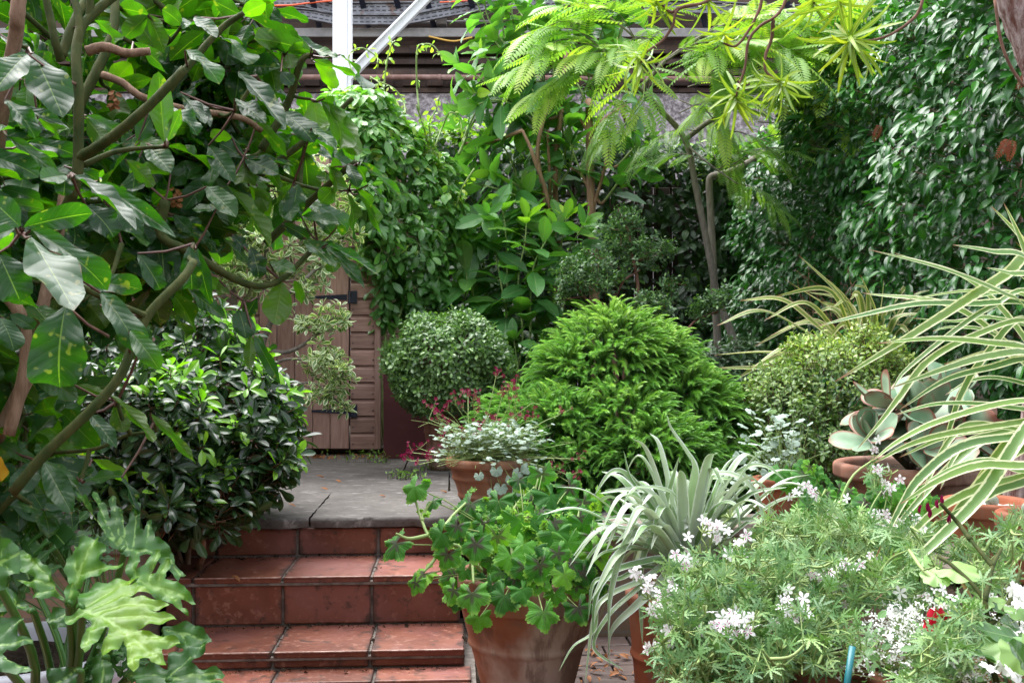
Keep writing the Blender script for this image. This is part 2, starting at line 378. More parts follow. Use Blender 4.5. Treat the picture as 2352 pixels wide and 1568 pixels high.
def wood_mat(name, c0, c1, vertical=True, grime=0.5):
    t = NT(name); u, v, r = t.luv(); tc = t.n('TexCoord').outputs['Object']
    off = t.n('CombineXYZ', _0=t.math('MULTIPLY', r, 31.), _1=0.0, _2=t.math('MULTIPLY', r, 17.)).outputs[0]
    vec = t.n('VectorMath', operation='ADD', _0=tc, _1=off).outputs[0]
    f, _ = t.noise(9.0, 5, .65, vec, (7, 7, .7) if vertical else (.7, 7, 9)); f2, _ = t.noise(2.2, 4, .6); f3, _ = t.noise(5.0, 1, .3, vec)
    c = t.mix(t.ss(f, .3, .72), c0, c1); k = t.math('MULTIPLY_ADD', r, .5, .75); c = t.mix(1., c, t.n('CombineXYZ', _0=k, _1=k, _2=k).outputs[0], 'MULTIPLY')
    c = t.mix(t.math('MULTIPLY', t.ss(f2, .5, .75), grime), c, (.11, .085, .075)); c = t.mix(t.math('MULTIPLY', t.ss(f3, .72, .78), .7), c, (.06, .03, .02))
    return t.surf(t.n('BsdfPrincipled', _Base__Color=c, _Roughness=.6, _Specular__IOR__Level=.35, _Normal=t.bump(f, .3, .004)))
def brick_mat(name, c1, c2, mortar, soot, bw=.225, bh=.075, sootk=.7, wash=None):
    t = NT(name); tc = t.n('TexCoord').outputs['Object']; s = t.n('SeparateXYZ', _0=tc)
    vec = t.n('CombineXYZ', _0=t.math('ADD', s.outputs[0], s.outputs[1]), _1=s.outputs[2], _2=0.0).outputs[0]
    b = t.n('TexBrick', _Vector=vec, _Color1=c1, _Color2=c2, _Mortar=mortar, _Scale=1.0, offset=.5)
    for k, val in (('Mortar Size', .006), ('Mortar Smooth', .3), ('Brick Width', bw), ('Row Height', bh), ('Bias', 0.)): b.inputs[k].default_value = val
    f, _ = t.noise(1.1, 6, .65, None, (1, 1, 2.2)); f2, _ = t.noise(14.0, 5, .7)
    c = t.mix(t.math('MULTIPLY', t.ss(f, .3, .65), sootk), b.outputs[0], soot)
    if wash: c = t.mix(t.math('MULTIPLY', t.ss(f2, .4, .7), wash[1]), c, wash[0])
    return t.surf(t.n('BsdfPrincipled', _Base__Color=c, _Roughness=.85, _Specular__IOR__Level=.2, _Normal=t.bump(t.math('MULTIPLY_ADD', f2, .4, b.outputs[1]), -.5, .01)))
def pot_mat(name, c0, c1, eff=(.5, .38, .31), k=.5, stain=.5):
    t = NT(name); f, _ = t.noise(3.2, 5, .6, None, (1, 1, .6)); f2, _ = t.noise(22.0, 4, .65); f3, _ = t.noise(5.0, 5, .65, None, (2.2, 2.2, .5)); f4, _ = t.noise(6.5, 4, .6)
    c = t.mix(t.ss(f4, .3, .7), c0, c1); c = t.mix(t.math('MULTIPLY', t.ss(f, .44, .57), k), c, eff)
    c = t.mix(t.math('MULTIPLY', t.ss(f3, .5, .62), stain), c, (.10, .048, .032)); c = t.mix(t.math('MULTIPLY', t.ss(f2, .52, .66), .4), c, (.2, .14, .11))
    return t.surf(t.n('BsdfPrincipled', _Base__Color=c, _Roughness=.75, _Specular__IOR__Level=.3, _Normal=t.bump(f2, .2, .003)))
M_TILE = tile_mat()
M_GROUT = simple_mat('tile_grout', (.10, .085, .075), (.22, .19, .17), 25, .9, .2, .5)
M_STONE = stone_mat('grey_sandstone', (.070, .062, .057), (.115, .103, .096), (.24, .225, .215))
M_STONE2 = stone_mat('brown_stone_coping', (.14, .11, .085), (.24, .20, .17))
M_SOIL = simple_mat('dark_garden_soil', (.018, .012, .008), (.06, .042, .03), 20, .95, .1, .8, None, 6, .03)
M_PAVE = stone_mat('mauve_brick_paving', (.055, .034, .030), (.085, .06, .052), (.12, .1, .09))  # base colour darkened to hold the shade between the pots
M_POT = pot_mat('terracotta_weathered', (.24, .095, .055), (.33, .15, .09), (.46, .36, .30), .9, .6)
M_POT4 = pot_mat('terracotta_mottled', (.20, .075, .038), (.31, .135, .075), (.34, .23, .17), .3, .6)
M_POT2 = pot_mat('terracotta_clean', (.25, .068, .032), (.34, .105, .05), (.36, .22, .16), .3, .45)
M_POT3 = pot_mat('terracotta_aged', (.19, .08, .052), (.27, .125, .085), (.28, .20, .16), .65, .7)
M_WOOD = wood_mat('shed_cladding', (.26, .145, .115), (.39, .245, .20)); M_WOODH = wood_mat('shed_cladding_across', (.27, .15, .12), (.41, .255, .21), False)
M_IRON = simple_mat('black_iron', (.012, .015, .03), (.02, .025, .05), 30, .45, .5, .1)
M_MAROON = simple_mat('maroon_paint', (.085, .020, .024), (.12, .032, .036), 4, .5, .4, .05)
M_DARKBRICK = brick_mat('sooty_brick', (.075, .048, .038), (.13, .085, .066), (.06, .05, .045), (.016, .013, .013), sootk=.75)
M_WASHBRICK = brick_mat('lilac_washed_brick', (.13, .11, .115), (.21, .18, .185), (.16, .15, .15), (.05, .044, .048), sootk=.45, wash=((.60, .545, .56), .85))
M_YBRICK = brick_mat('garden_wall_brick', (.22, .145, .10), (.30, .22, .16), (.20, .17, .145), (.06, .045, .035), .21, .07, .55)
M_STEEL = simple_mat('galvanised_steel', (.12, .12, .135), (.20, .20, .22), 14, .5, .5, .1)
def tray_mat():
    t = NT('perforated_steel'); u, v, r = t.luv(); f, _ = t.noise(14.0, 4); c = t.mix(t.ss(f, .35, .65), (.12, .12, .135), (.21, .21, .23)); c = t.mix(t.ss(t.noise(5.0, 4)[0], .58, .68), c, (.13, .075, .055))
    a = t.math('LESS_THAN', t.math('FRACT', t.math('MULTIPLY', u, 13.3)), .62); d = t.math('LESS_THAN', t.math('ABSOLUTE', t.math('SUBTRACT', t.math('ABSOLUTE', v), .024)), .007)
    c = t.mix(t.math('MULTIPLY', a, d), c, (.008, .008, .01)); return t.surf(t.n('BsdfPrincipled', _Base__Color=c, _Roughness=.5, _Specular__IOR__Level=.5, _Metallic=.2))
M_TRAY = tray_mat()
M_GREYCON = simple_mat('grey_conduit', (.20, .19, .19), (.28, .265, .26), 8, .6, .4, .1)
M_RUST = simple_mat('rusty_pipe', (.17, .09, .07), (.27, .17, .15), 10, .7, .3, .2)
M_WHITE = simple_mat('white_paint', (.80, .80, .82), (.86, .86, .88), 6, .4, .5, .03)
M_ORANGE = simple_mat('orange_cable', (.75, .10, .03), (.8, .13, .04), 6, .5, .5, .03)
M_YELLOW = simple_mat('yellow_plastic', (.62, .36, .06), (.66, .4, .08), 6, .5, .5, .03)
M_BLUE = simple_mat('blue_print', (.05, .12, .38), (.06, .14, .42), 6, .5, .5, .03)
M_TRELLIS = wood_mat('old_trellis_wood', (.05, .038, .026), (.095, .073, .052), True, .6)
M_GRAVEL = simple_mat('white_grit', (.62, .60, .57), (.78, .76, .73), 30, .8, .3, .3)
M_TEAL = simple_mat('teal_coated_cane', (.01, .13, .15), (.015, .16, .18), 20, .35, .5, .05)
M_BAMBOO = simple_mat('bamboo_cane', (.36, .20, .09), (.45, .27, .13), 20, .5, .4, .1)
M_BARK = simple_mat('brown_bark', (.14, .085, .055), (.25, .16, .11), 14, .85, .2, .7, (6, 6, 1), 5, .006)
M_BARKT = simple_mat('tan_bark', (.23, .13, .085), (.36, .22, .15), 10, .8, .25, .5, (5, 5, 1), 5, .005)
M_BARKG = simple_mat('grey_bark', (.14, .12, .10), (.24, .21, .18), 14, .8, .25, .5, (4, 4, 1), 5, .004)
M_PEEL = simple_mat('peeling_red_bark', (.15, .055, .04), (.50, .40, .39), 7, .8, .25, 1.0, (9, 9, .8), 6, .02)
M_GSTEM = simple_mat('green_stem', (.026, .042, .010), (.06, .066, .020), 18, .75, .15, .5, (3, 3, 1))
M_PSTEM = simple_mat('purple_brown_stalk', (.075, .035, .03), (.12, .06, .045), 20, .5, .4, .2)
M_PALESTEM = simple_mat('pale_green_stalk', (.20, .30, .09), (.30, .38, .14), 20, .6, .4, .1)
M_TWIG = simple_mat('red_brown_twig', (.10, .05, .035), (.17, .09, .065), 20, .8, .2, .3)
M_POTPALE = simple_mat('pale_lilac_plastic', (.42, .42, .47), (.48, .48, .53), 8, .5, .4, .05)

# ------------------------------------------------------------------ the setting
mb = MB(); n = 46; gx = np.linspace(-30, 30, n); gy = np.linspace(-12, 40, n); X, Y = np.meshgrid(gx, gy); rg = RNG(1)
Z = -.03 + 0 * X; idx = np.arange(n * n).reshape(n, n)
F = np.stack([idx[:-1, :-1], idx[:-1, 1:], idx[1:, 1:], idx[1:, :-1]], -1).reshape(-1, 4)
mb.add(np.stack([X, Y, Z], -1).reshape(-1, 3), F); tag(mb.build('ground', M_SOIL), kind='structure')

O = np.array([-.146, 3.147, 0]); DW = nrm(np.array([.998, .058, 0])); DD = np.array([-DW[1], DW[0], 0]); RS = np.array([DW, DD, UP])
def sp(a, b, z): return O + DW * a + DD * b + UP * z
def sbox(mb, a0, a1, b0, b1, z0, z1, bev=0.004, rnd=.5):
    box(mb, sp((a0 + a1) / 2, (b0 + b1) / 2, (z0 + z1) / 2), (a1 - a0, b1 - b0, z1 - z0), bev, RS, rnd)
rg = RNG(7); G = .009
# floor of tiles in front of the steps, its grout bed below
mb = MB()
def tiles_flat(mb, a0, a1, b0, b1, z0, z1, first, pitch, pb=None):
    edges = [a1] + [e for e in first - np.arange(0, 12) * pitch if a0 + .02 < e < a1 - .02] + [a0]
    rows = [b0, b1] if pb is None else list(np.arange(b1, b0 - 1e-6, -pb)[::-1])
    for b in range(len(rows) - 1):
        for k in range(len(edges) - 1): sbox(mb, edges[k + 1] + G / 2, edges[k] - G / 2, rows[b] + G / 2, rows[b + 1] - G / 2, z0, z1 + rg.normal() * .0006, .004, rg.uniform())
tiles_flat(mb, -2.6, .02, -.134, .003, -.02, .004, .02, .302)
tiles_flat(mb, -2.6, .02, -2.5, -.142, -.02, .001, .02, .302, .302)
fl = tag(mb.build('tiled_floor', M_TILE, smooth=False), kind='structure')
g = MB(); sbox(g, -2.62, .03, -2.6, .6, -.028, -.006, 0); tag(g.build('floor_grout', M_GROUT, smooth=False), kind='structure')
g = MB()
for i in range(14):
    for j in range(18):
        a = .04 + i * .215 + (j % 2) * .1; b = -1.6 + j * .107; sbox(g, a, a + .207, b, b + .1, -.028, -.002 + rg.normal() * .001, .004, rg.uniform())
tag(g.build('brick_paving', M_PAVE, smooth=False), kind='structure')

st = thing('tiled_steps', 'three red terracotta tiled steps with pale nosings rising to the grey slab terrace', 'steps', sp(-.5, 0, 0))
mb = MB(); tiles_flat(mb, -1.0, 0, -.012, .297, .038, .060, .0, .302); mb.build('tread', M_TILE, st, False)
mb = MB(); tiles_flat(mb, -1.02, -.012, .278, .630, .206, .228, -.018, .302); mb.build('tread', M_TILE, st, False)
def riser(b, z0, z1, a0, a1, first):
    mb = MB(); e = [a1] + [x for x in first - np.arange(0, 6) * .302 if a0 + .02 < x < a1 - .02] + [a0]
    for k in range(len(e) - 1): sbox(mb, e[k + 1] + G / 2, e[k] - G / 2, b, b + .02, z0, z1, .005, rg.uniform(0, .6))
    mb.build('riser', M_TILE, st, False)
riser(.002, .006, .034, -1.0, 0, .0); riser(.292, .064, .200, -1.02, -.012, -.018); riser(.628, .232, .332, -1.04, -.03, -.02)
g = MB(); sbox(g, -1.0, -.004, .012, .30, -.005, .052, 0); sbox(g, -1.015, -.018, .302, .64, -.005, .220, 0); sbox(g, -1.03, -.034, .636, .72, -.005, .334, 0)
sbox(g, -1.0, -.003, -.006, .02, .030, .042, .002); sbox(g, -1.015, -.015, .284, .31, .197, .210, .002)
g.build('grout_bed', M_GROUT, st, False)
M_NOSE = simple_mat('tile_edge_wear_highlight', (.22, .10, .075), (.50, .36, .31), 30, .4, .5, .3, (1, .2, .2))  # edge wear plus the rounded edge's highlight, put into the colour
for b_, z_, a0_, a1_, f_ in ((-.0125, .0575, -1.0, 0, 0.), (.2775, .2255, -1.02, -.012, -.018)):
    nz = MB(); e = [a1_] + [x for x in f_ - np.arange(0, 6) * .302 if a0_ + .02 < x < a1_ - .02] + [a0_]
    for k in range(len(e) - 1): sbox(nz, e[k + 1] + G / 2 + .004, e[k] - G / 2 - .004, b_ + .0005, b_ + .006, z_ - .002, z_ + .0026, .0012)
    nz.build('nosing_wear_highlight', M_NOSE, st, False)

# stone terrace above the steps: uneven slabs over a dark bed
mb = MB(); rows = [(.60, 1.27, [-1.9, -1.25, -.575, .30, .62]), (1.28, 2.0, [-1.9, -.86, -.06, .62]), (2.01, 2.95, [-1.9, -1.02, -.30, .62])]
for b0, b1, es in rows:
    for e0, e1 in zip(es[:-1], es[1:]):
        nu_, nv_ = 26, 20; a = np.linspace(e0 + .004, e1 - .004, nu_); b = np.linspace(b0, b1 - .002, nv_); A_, B_ = np.meshgrid(a, b)
        edge = np.convolve(rg.normal(size=nu_ + 2), [.4, .6, .4], 'valid') * .006; B_[0] += edge; A_[:, 0] += np.convolve(rg.normal(size=nv_ + 2), [.4, .6, .4], 'valid') * .002; h = .374 + rg.normal(size=A_.shape) * .0012 + rg.normal() * .001
        Pt = O + A_[..., None] * DW + B_[..., None] * DD + h[..., None] * UP; fr = Pt[0].copy(); fr2 = fr - DD * (.004 + rg.normal(size=(nu_, 1)) * .003) - UP * .012
        fr3 = fr - UP * .037 - DD * (rg.normal(size=(nu_, 1)) * .006 - .003)
        V = np.concatenate([fr3[None], fr2[None], Pt]); nvv = nv_ + 2; ix = np.arange(nu_ * nvv).reshape(nvv, nu_)
        Fq = np.stack([ix[:-1, :-1], ix[:-1, 1:], ix[1:, 1:], ix[1:, :-1]], -1).reshape(-1, 4)
        Aa = np.zeros((nu_ * nvv, 3)); Aa[:, 2] = rg.uniform(.2, .8); mb.add(V.reshape(-1, 3), Fq, None, Aa)
tag(mb.build('stone_terrace', M_STONE), kind='structure')
g = MB(); sbox(g, -1.9, .62, .66, 3.1, .0, .352, 0); sbox(g, -1.04, .02, .64, .7, .3, .337, 0); tag(g.build('terrace_bed', M_SOIL, smooth=False), kind='structure')
# planting beds beside and behind the terrace
mb = MB()
def bed(mb, x0, x1, y0, y1, z, seed, n=40):
    r_ = RNG(seed); X, Y = np.meshgrid(np.linspace(x0, x1, n), np.linspace(y0, y1, n)); Z = z + r_.normal(size=X.shape) * .008
    ix = np.arange(n * n).reshape(n, n); mb.add(np.stack([X, Y, Z], -1).reshape(-1, 3), np.stack([ix[:-1, :-1], ix[:-1, 1:], ix[1:, 1:], ix[1:, :-1]], -1).reshape(-1, 4))
bed(mb, -5, -1.18, 3.32, 6.0, .335, 1); bed(mb, .30, 5, 3.62, 6.3, .345, 2); bed(mb, -5, 5, 6.2, 11.9, .33, 3); bed(mb, 1.02, 5, 1.6, 3.62, .395, 4)
tag(mb.build('planting_bed', M_SOIL), kind='structure')

wl = thing('brick_wall', 'low brick retaining wall left of the red steps, under the dark glossy shrub', 'wall', sp(-1.9, .3, 0))
mb = MB(); sbox(mb, -3.4, -1.045, .12, .34, -.02, .345, .004); mb.build('brickwork', M_YBRICK, wl, False)
mb = MB()
for k in range(6): sbox(mb, -1.05 - .4 * (k + 1) + .006, -1.05 - .4 * k, .09, .36, .347, .384, .006, rg.uniform())
mb.build('coping', M_STONE2, wl, False)
wr = thing('brick_wall', 'low brick retaining wall right of the steps, behind the large terracotta pot', 'wall', sp(.5, .3, 0))
mb = MB(); sbox(mb, .025, 1.25, .36, .56, -.02, .334, .004); mb.build('brickwork', M_YBRICK, wr, False)
mb = MB(); xs = [-.01, .34, .72, 1.02, 1.3]
for k in range(4): sbox(mb, xs[k] + .004, xs[k + 1] - .004, .325, .60, .337, .376, .008, rg.uniform())
mb.build('coping', M_STONE2, wr, False)
ws = thing('brick_wall', 'low pale brick wall under the terracotta pots filled with white grit', 'wall', (1.1, 2.7, 0))
mb = MB(); ang = radians(-62); R2 = np.array([[cos(ang), sin(ang), 0], [-sin(ang), cos(ang), 0], [0, 0, 1]])
box(mb, (1.23, 2.72, .19), (1.5, .22, .42), .004, R2); mb.build('brickwork', M_YBRICK, ws, False)
mb = MB(); 
for k in range(4): box(mb, np.array([1.23, 2.72, .42]) + R2[0] * (-.56 + k * .375), (.367, .30, .034), .006, R2, rg.uniform())
mb.build('coping', M_STONE2, ws, False)

# viaduct behind the garden
D0 = 13.0
vd = thing('viaduct_wall', 'sooty dark brick viaduct wall with lilac washed lower half behind the garden', 'wall', (0, D0, 0))
mb = MB(); zl = EYE + (804 - 214) / FPX * D0
box(mb, (0, D0 + .5, zl / 2 - .05), (34, 1.0, zl + .1), .01); mb.build('lower_brickwork', M_WASHBRICK, vd, False)
mb = MB(); box(mb, (0, D0 + .62, zl + 2.1), (34, 1.0, 4.2), 0)
for k, (y0, y1, out) in enumerate([(203, 214, .10), (186, 200, .07), (160, 174, .10), (135, 147, .06), (112, 124, .09)]):
    za = EYE + (804 - y1) / FPX * D0; zb = EYE + (804 - y0) / FPX * D0; box(mb, (0, D0 + .10 - out / 2, (za + zb) / 2), (34, out + .06, zb - za), .004)
for k in range(60):
    x = -9 + k * .32; box(mb, (x, D0 + .02, EYE + (804 - 168) / FPX * D0 - .13), (.2, .2, .11), .004)
mb.build('upper_brickwork', M_DARKBRICK, vd, False)
cb = tag(MB(), None) if False else None
t_ = thing('cable_tray', 'perforated steel cable trays on brackets high on the dark viaduct wall', 'cable tray', (0, D0 - .3, 5.5))
def tray(mb, pts, wd):
    for a, b in zip(pts[:-1], pts[1:]):
        p0, p1 = at(*a, D0 - .25), at(*b, D0 - .25); bar(mb, p0, p1 + (p1 - p0) * .02, wd, .02, .003)
        d = nrm(p1 - p0); L = np.linalg.norm(p1 - p0)
        for e in (-1, 1): bar(mb, p0 + UP * wd / 2 * e - np.array([0, .02, 0]), p1 + UP * wd / 2 * e - np.array([0, .02, 0]), .014, .05, .002)
trA = [(560, 4), (700, 4), (765, 22), (960, 20), (1020, 8), (1150, -10)]; trB = [(660, 30), (720, 36), (775, 47), (930, 47), (1000, 34), (1120, 12), (1330, 2)]; trC = [(1480, 14), (1900, 30), (2100, 34)]
mb = MB(); [tray(mb, q, w_) for q, w_ in ((trA, .14), (trB, .12), (trC, .14))]; mb.build('tray', M_TRAY, t_, False)
for px in (712, 765 + 60, 905, 975, 1075, 1600, 1800):
    m2 = MB(); bar(m2, at(px, -20, D0 - .45), at(px + 22, 62, D0), .07, .05); m2.build('bracket', M_IRON, t_, False)
mb = MB(); box(mb, (0, D0 - .05, EYE + (804 - 82) / FPX * D0), (24, .16, .115), .008); tag(mb.build('conduit', M_GREYCON, smooth=False), 'long grey square conduit running across the dark viaduct wall', 'conduit')
mb = MB(); tube(mb, [at(560, 178, D0 - .22), at(1000, 178, D0 - .22), at(2300, 186, D0 - .22)], .035, 12)
for px in (1010, 1046, 1500, 1900): tube(mb, [at(px - 3, 179, D0 - .22), at(px + 3, 179, D0 - .22)], .045, 12)
tag(mb.build('pipe', M_RUST), 'thin rusty pipe running along the viaduct wall below the grey conduit', 'pipe')
mb = MB(); tube(mb, spline([at(560, 14, D0 - .33), at(660, 13, D0 - .33), at(705, 8, D0 - .33), at(765, 2, D0 - .33)], 14), .012, 8); tube(mb, spline([at(1010, 6, D0 - .33), at(1100, 1, D0 - .33)], 6), .010, 8)
tag(mb.build('orange_cable', M_ORANGE), 'bright orange cable lying on the steel tray of the viaduct', 'cable')
mb = MB(); tube(mb, spline([at(985, 84, D0 - .2), at(1040, 95, D0 - .2), at(1085, 86, D0 - .2)], 12), .012, 6); tag(mb.build('yellow_cable', M_YELLOW), 'yellow cable sagging below the grey conduit', 'cable')
jb = thing('junction_box', 'small grey junction box on the viaduct wall with a thin conduit', 'junction box', at(1014, 48, D0 - .05))
mb = MB(); box(mb, at(1014, 48, D0 - .05), (.135, .14, .13), .01); mb.build('box', M_GREYCON, jb, False)
mb = MB(); tube(mb, [at(890, 52, D0 + .07), at(1150, 50, D0 + .07)], .02, 8); mb.build('conduit', M_GREYCON, jb)
sg = thing('wall_sign', 'small yellow sign with a blue square fixed to the viaduct wall', 'sign', at(1390, 328, D0 - .05))
mb = MB(); c = at(1393, 335, D0 - .03); box(mb, c, (.24, .02, .2), .004); box(mb, c + UP * .12, (.15, .019, .06), .02); mb.build('board', M_YELLOW, sg, False)
mb = MB()
for q in (-1, 1): box(mb, c + np.array([.05 * q, -.014, -.01]), (.012, .006, .12), 0); box(mb, c + np.array([0, -.0135, -.01 + .055 * q]), (.11, .005, .012), 0)
mb.build('emblem', M_BLUE, sg, False)

# white steel post with a diagonal brace
D1 = 9.0; pw = thing('steel_post', 'white painted steel post with a diagonal brace rising behind the shed roof', 'post', (at(787, 0, D1)[0], D1, .3))
mb = MB(); x0, x1 = at(767, 0, D1)[0], at(799, 0, D1)[0]; box(mb, ((x0 + x1) / 2, D1, 3.2), (x1 - x0, .14, 6.4), .004); box(mb, (x1 + .017, D1 + .012, 3.2), (.032, .10, 6.4), .003); mb.build('post', M_WHITE, pw, False)
mb = MB(); bar(mb, at(800, 178, D1), at(1040, -66, D1), .085, .06, .004); bar(mb, at(794, 170, D1 - .045), at(1034, -74, D1 - .045), .02, .05, .003); mb.build('brace', M_WHITE, pw, False)

# shed
DS = 5.95; sx = lambda px: at(px, 0, DS)[0]; sz = lambda py: EYE + (804 - py) / FPX * DS
sh = thing('garden_shed', 'red brown timber shed with a plank door and black strap hinges behind the terrace', 'shed', (sx(700), DS, .374))
zb = sz(1030); k = 0
for (a, b) in ((806, 866), (250, 596)):
    z = zb; mb = MB()
    while z < 2.25: 
        h = .1; x0, x1 = sx(a), sx(b); p = rg.uniform()
        V = [(x0, DS - .022, z), (x1, DS - .022, z), (x1, DS - .022, z + .074), (x0, DS - .022, z + .074), (x0, DS - .006, z + .098), (x1, DS - .006, z + .098), (x0, DS, z), (x1, DS, z), (x1, DS + .0, z + .1), (x0, DS, z + .1)]
        mb.add(np.array(V), [[0, 1, 2, 3], [3, 2, 5, 4], [6, 7, 1, 0], [4, 5, 8, 9], [7, 8, 5, 2], [0, 3, 4, 9]], [[7, 2, 1], [0, 9, 6]], np.tile([[0, 0, p]], (10, 1))); z += h; k += 1
    mb.build('shiplap', M_WOODH, sh, False)
mb = MB(); 
for j in range(19): box(mb, (sx(866) - .012, DS + .95, zb + .05 + j * .1), (.018, 1.9, .094), .004, None, rg.uniform())
mb.build('side_wall', M_WOODH, sh, False)
mb = MB(); box(mb, (sx(869), DS - .012, zb + .95), (.035, .05, 1.9), .003); mb.build('corner_post', M_WOOD, sh, False)
mb = MB(); box(mb, (sx(866) - 1.02, DS + .97, 2.27), (2.04, 2.0, .04), .006); mb.build('roof', M_IRON, sh, False)
mb = MB(); box(mb, (sx(700), DS + 1.0, .392), (1.9, 1.8, .03), .003)
for px in (690, 855, 500): box(mb, (sx(px), DS + .05, .385), (.06, .08, .05), .003)
mb.build('floor_bearer', M_TRELLIS, sh, False)
dr = MB(); e = [597, 638, 679, 720, 760, 803]
for a, b in zip(e[:-1], e[1:]): box(dr, ((sx(a) + sx(b)) / 2, DS - .012, (zb + .004 + 2.15) / 2), (sx(b) - sx(a) - .004, .024, 2.15 - zb), .004, None, rg.uniform())
door = dr.build('door', M_WOOD, sh, False)
for py in (683, 943):
    m2 = MB(); z = sz(py); x0, x1 = sx(718), sx(822)
    V = np.array([(x0, DS - .027, z - .006), (x0, DS - .027, z + .006), (x1 - .06, DS - .027, z + .017), (x1 - .06, DS - .027, z - .017), (x0, DS - .031, z - .006), (x0, DS - .031, z + .006), (x1 - .06, DS - .031, z + .017), (x1 - .06, DS - .031, z - .017)])
    m2.add(V, [[4, 7, 6, 5], [0, 1, 2, 3], [0, 3, 7, 4], [1, 5, 6, 2], [0, 4, 5, 1], [3, 2, 6, 7]]); box(m2, (x1 - .018, DS - .030, z), (.036, .012, .075), .002); tube(m2, [(x1 - .045, DS - .034, z - .035), (x1 - .045, DS - .034, z + .035)], .008, 8); o = m2.build('hinge', M_IRON, sh, False)
mb = MB(); z = sz(600)
for j in range(26): box(mb, (sx(385) + j * .012, DS - .035, z), (.009, .03, .05), .002)
mb.build('vent_strip', M_GRAVEL, sh, False)
mb = MB(); rn = RNG(4)
for j in range(11):
    for px in (812, 858): tube(mb, [(sx(px), DS - .026, zb + .03 + j * .1), (sx(px), DS - .0205, zb + .03 + j * .1)], .004, 6)
mb.build('nail', M_IRON, sh)

mb = MB(); box(mb, (at(945, 0, 5.72)[0], 5.72, .374 + .29), (.32, .018, .57), .003); tag(mb.build('painted_board', M_MAROON, smooth=False), 'flat dark maroon board leaning upright between the shed and the round clipped bush', 'board')

# brick walls added behind and beside the viewpoint to cut frontal sky light
hw = thing('light_block_wall_back', 'unseen brick wall added behind the viewpoint to cut the frontal sky light', 'wall', (0, -7.2, 0))
mb = MB(); box(mb, (0, -7.4, 2.4), (16, .4, 5.0), .01); mb.build('brickwork', M_YBRICK, hw, False)
lw = thing('light_block_wall_side', 'brick wall added behind the big leaved shrub to cut light from the left', 'wall', (-3.6, 2, 0))
mb = MB(); box(mb, (-3.7, 3.0, 1.4), (.3, 10.4, 3.0), .01); mb.build('brickwork', M_YBRICK, lw, False)
# back fence: posts and square trellis
fe = thing('trellis_fence', 'old dark timber fence with square trellis, mostly hidden by climbing leaves', 'fence', (1, 8.1, .33))
DF = 8.1; mb = MB()
for j in range(40):
    x = -1.4 + j * .155; box(mb, (x, DF + .06, 1.33), (.15, .016, 2.0), .003, None, rg.uniform())
mb.build('fence_boards', M_TRELLIS, fe, False)
mb = MB(); 
for j in range(24): box(mb, (at(1060 + j * 32, 0, DF)[0], DF - .012, 1.6), (.022, .014, 1.7), .002)
for j in range(13): box(mb, (1.0, DF - .03, .95 + j * .118), (3.2, .018, .022), .002)
mb.build('trellis', M_TRELLIS, fe, False)
for px in (1110, 1475, 1760): m2 = MB(); box(m2, (at(px, 0, DF)[0], DF - .02, 1.4), (.08, .08, 2.2), .005); m2.build('post', M_TRELLIS, fe, False)
mb = MB(); box(mb, (1.0, DF - .05, EYE + (804 - 424) / FPX * DF), (3.4, .05, .06), .004); mb.build('top_rail', M_TRELLIS, fe, False)

# ------------------------------------------------------------------ pots
def pot(name, label, cat, c, R, H, mat, taper=.72, rim=.03, lip=.02, bands=(), soil=.03, group='terracotta pots', soilm=None, bulge=0.0, tilt=None):
    t = thing(name, label, cat, c, group); c = np.array(c)
    z = np.linspace(0, H - rim, 16); r = R * (taper + (1 - taper) * (z / (H - rim)) + bulge * np.sin(pi * z / (H - rim))) - lip
    P = [(0.001, 0), (r[0] - .006, 0)] + [(r[i] + sum(.006 * math.exp(-((z[i] - b * H) / .009) ** 2) for b in bands), z[i]) for i in range(0, 16)]
    if bands:
        zz = np.unique(np.concatenate([z, np.concatenate([[b * H - .016, b * H - .008, b * H, b * H + .008, b * H + .016] for b in bands])])); zz = zz[zz <= z[-1]]
        rr = np.interp(zz, z, r); P = [(0.001, 0), (r[0] - .006, 0)] + [(rr[i] + sum(.006 * math.exp(-((zz[i] - b * H) / .009) ** 2) for b in bands), zz[i]) for i in range(len(zz))]
    mb = MB(); lathe(mb, c, P, 64, rng=RNG(3), wob=.004); mb.build('pot_body', mat, t)
    mb = MB(); ri = R - lip - .018
    q = roundprof([(R - lip - .004, H - rim - .004), (R, H - rim), (R + .002, H), (ri, H), (ri - .012, H - .09)], 5); lathe(mb, c, q, 64, rng=RNG(3), wob=.004); mb.build('rim', mat, t)
    mb = MB(); rs = np.linspace(0.001, ri - .004, 9); rr = RNG(int(R * 1e4)); a = np.linspace(0, 2 * pi, 40, endpoint=False)
    V = np.stack([rs[:, None] * np.cos(a), rs[:, None] * np.sin(a), H - soil + rr.normal(size=(9, 40)) * .004], -1) + c; ix = np.arange(360).reshape(9, 40)
    mb.add(V.reshape(-1, 3), np.stack([ix[:-1], ix[1:], np.roll(ix[1:], -1, 1), np.roll(ix[:-1], -1, 1)], -1).reshape(-1, 4)); mb.build('soil', soilm or M_SOIL, t)
    return t
DP = 2.78; xb = at(1212, 0, DP)[0]
pot('plant_pot', 'large weathered terracotta pot beside the red steps under lobed green leaves', 'pot', (xb, DP, 0), .195, .385, M_POT, .60, .085, .006, (.50,), .035)
xa = at(1555, 0, 2.62)[0]
pot('plant_pot', 'tall brick red pot under the silver strap leaves', 'pot', (xa, 2.62, 0), .135, .37, M_POT2, .78, .03, .006, (.55,), .03)
ps = at(1108, 1190, 3.86); pot('plant_pot', 'banded terracotta pot on the terrace edge holding small grey green leaves and magenta flowers', 'pot', (ps[0] + .02, 3.9, .376), .165, .205, M_POT4, .66, .034, .016, (.28, .62), .03)
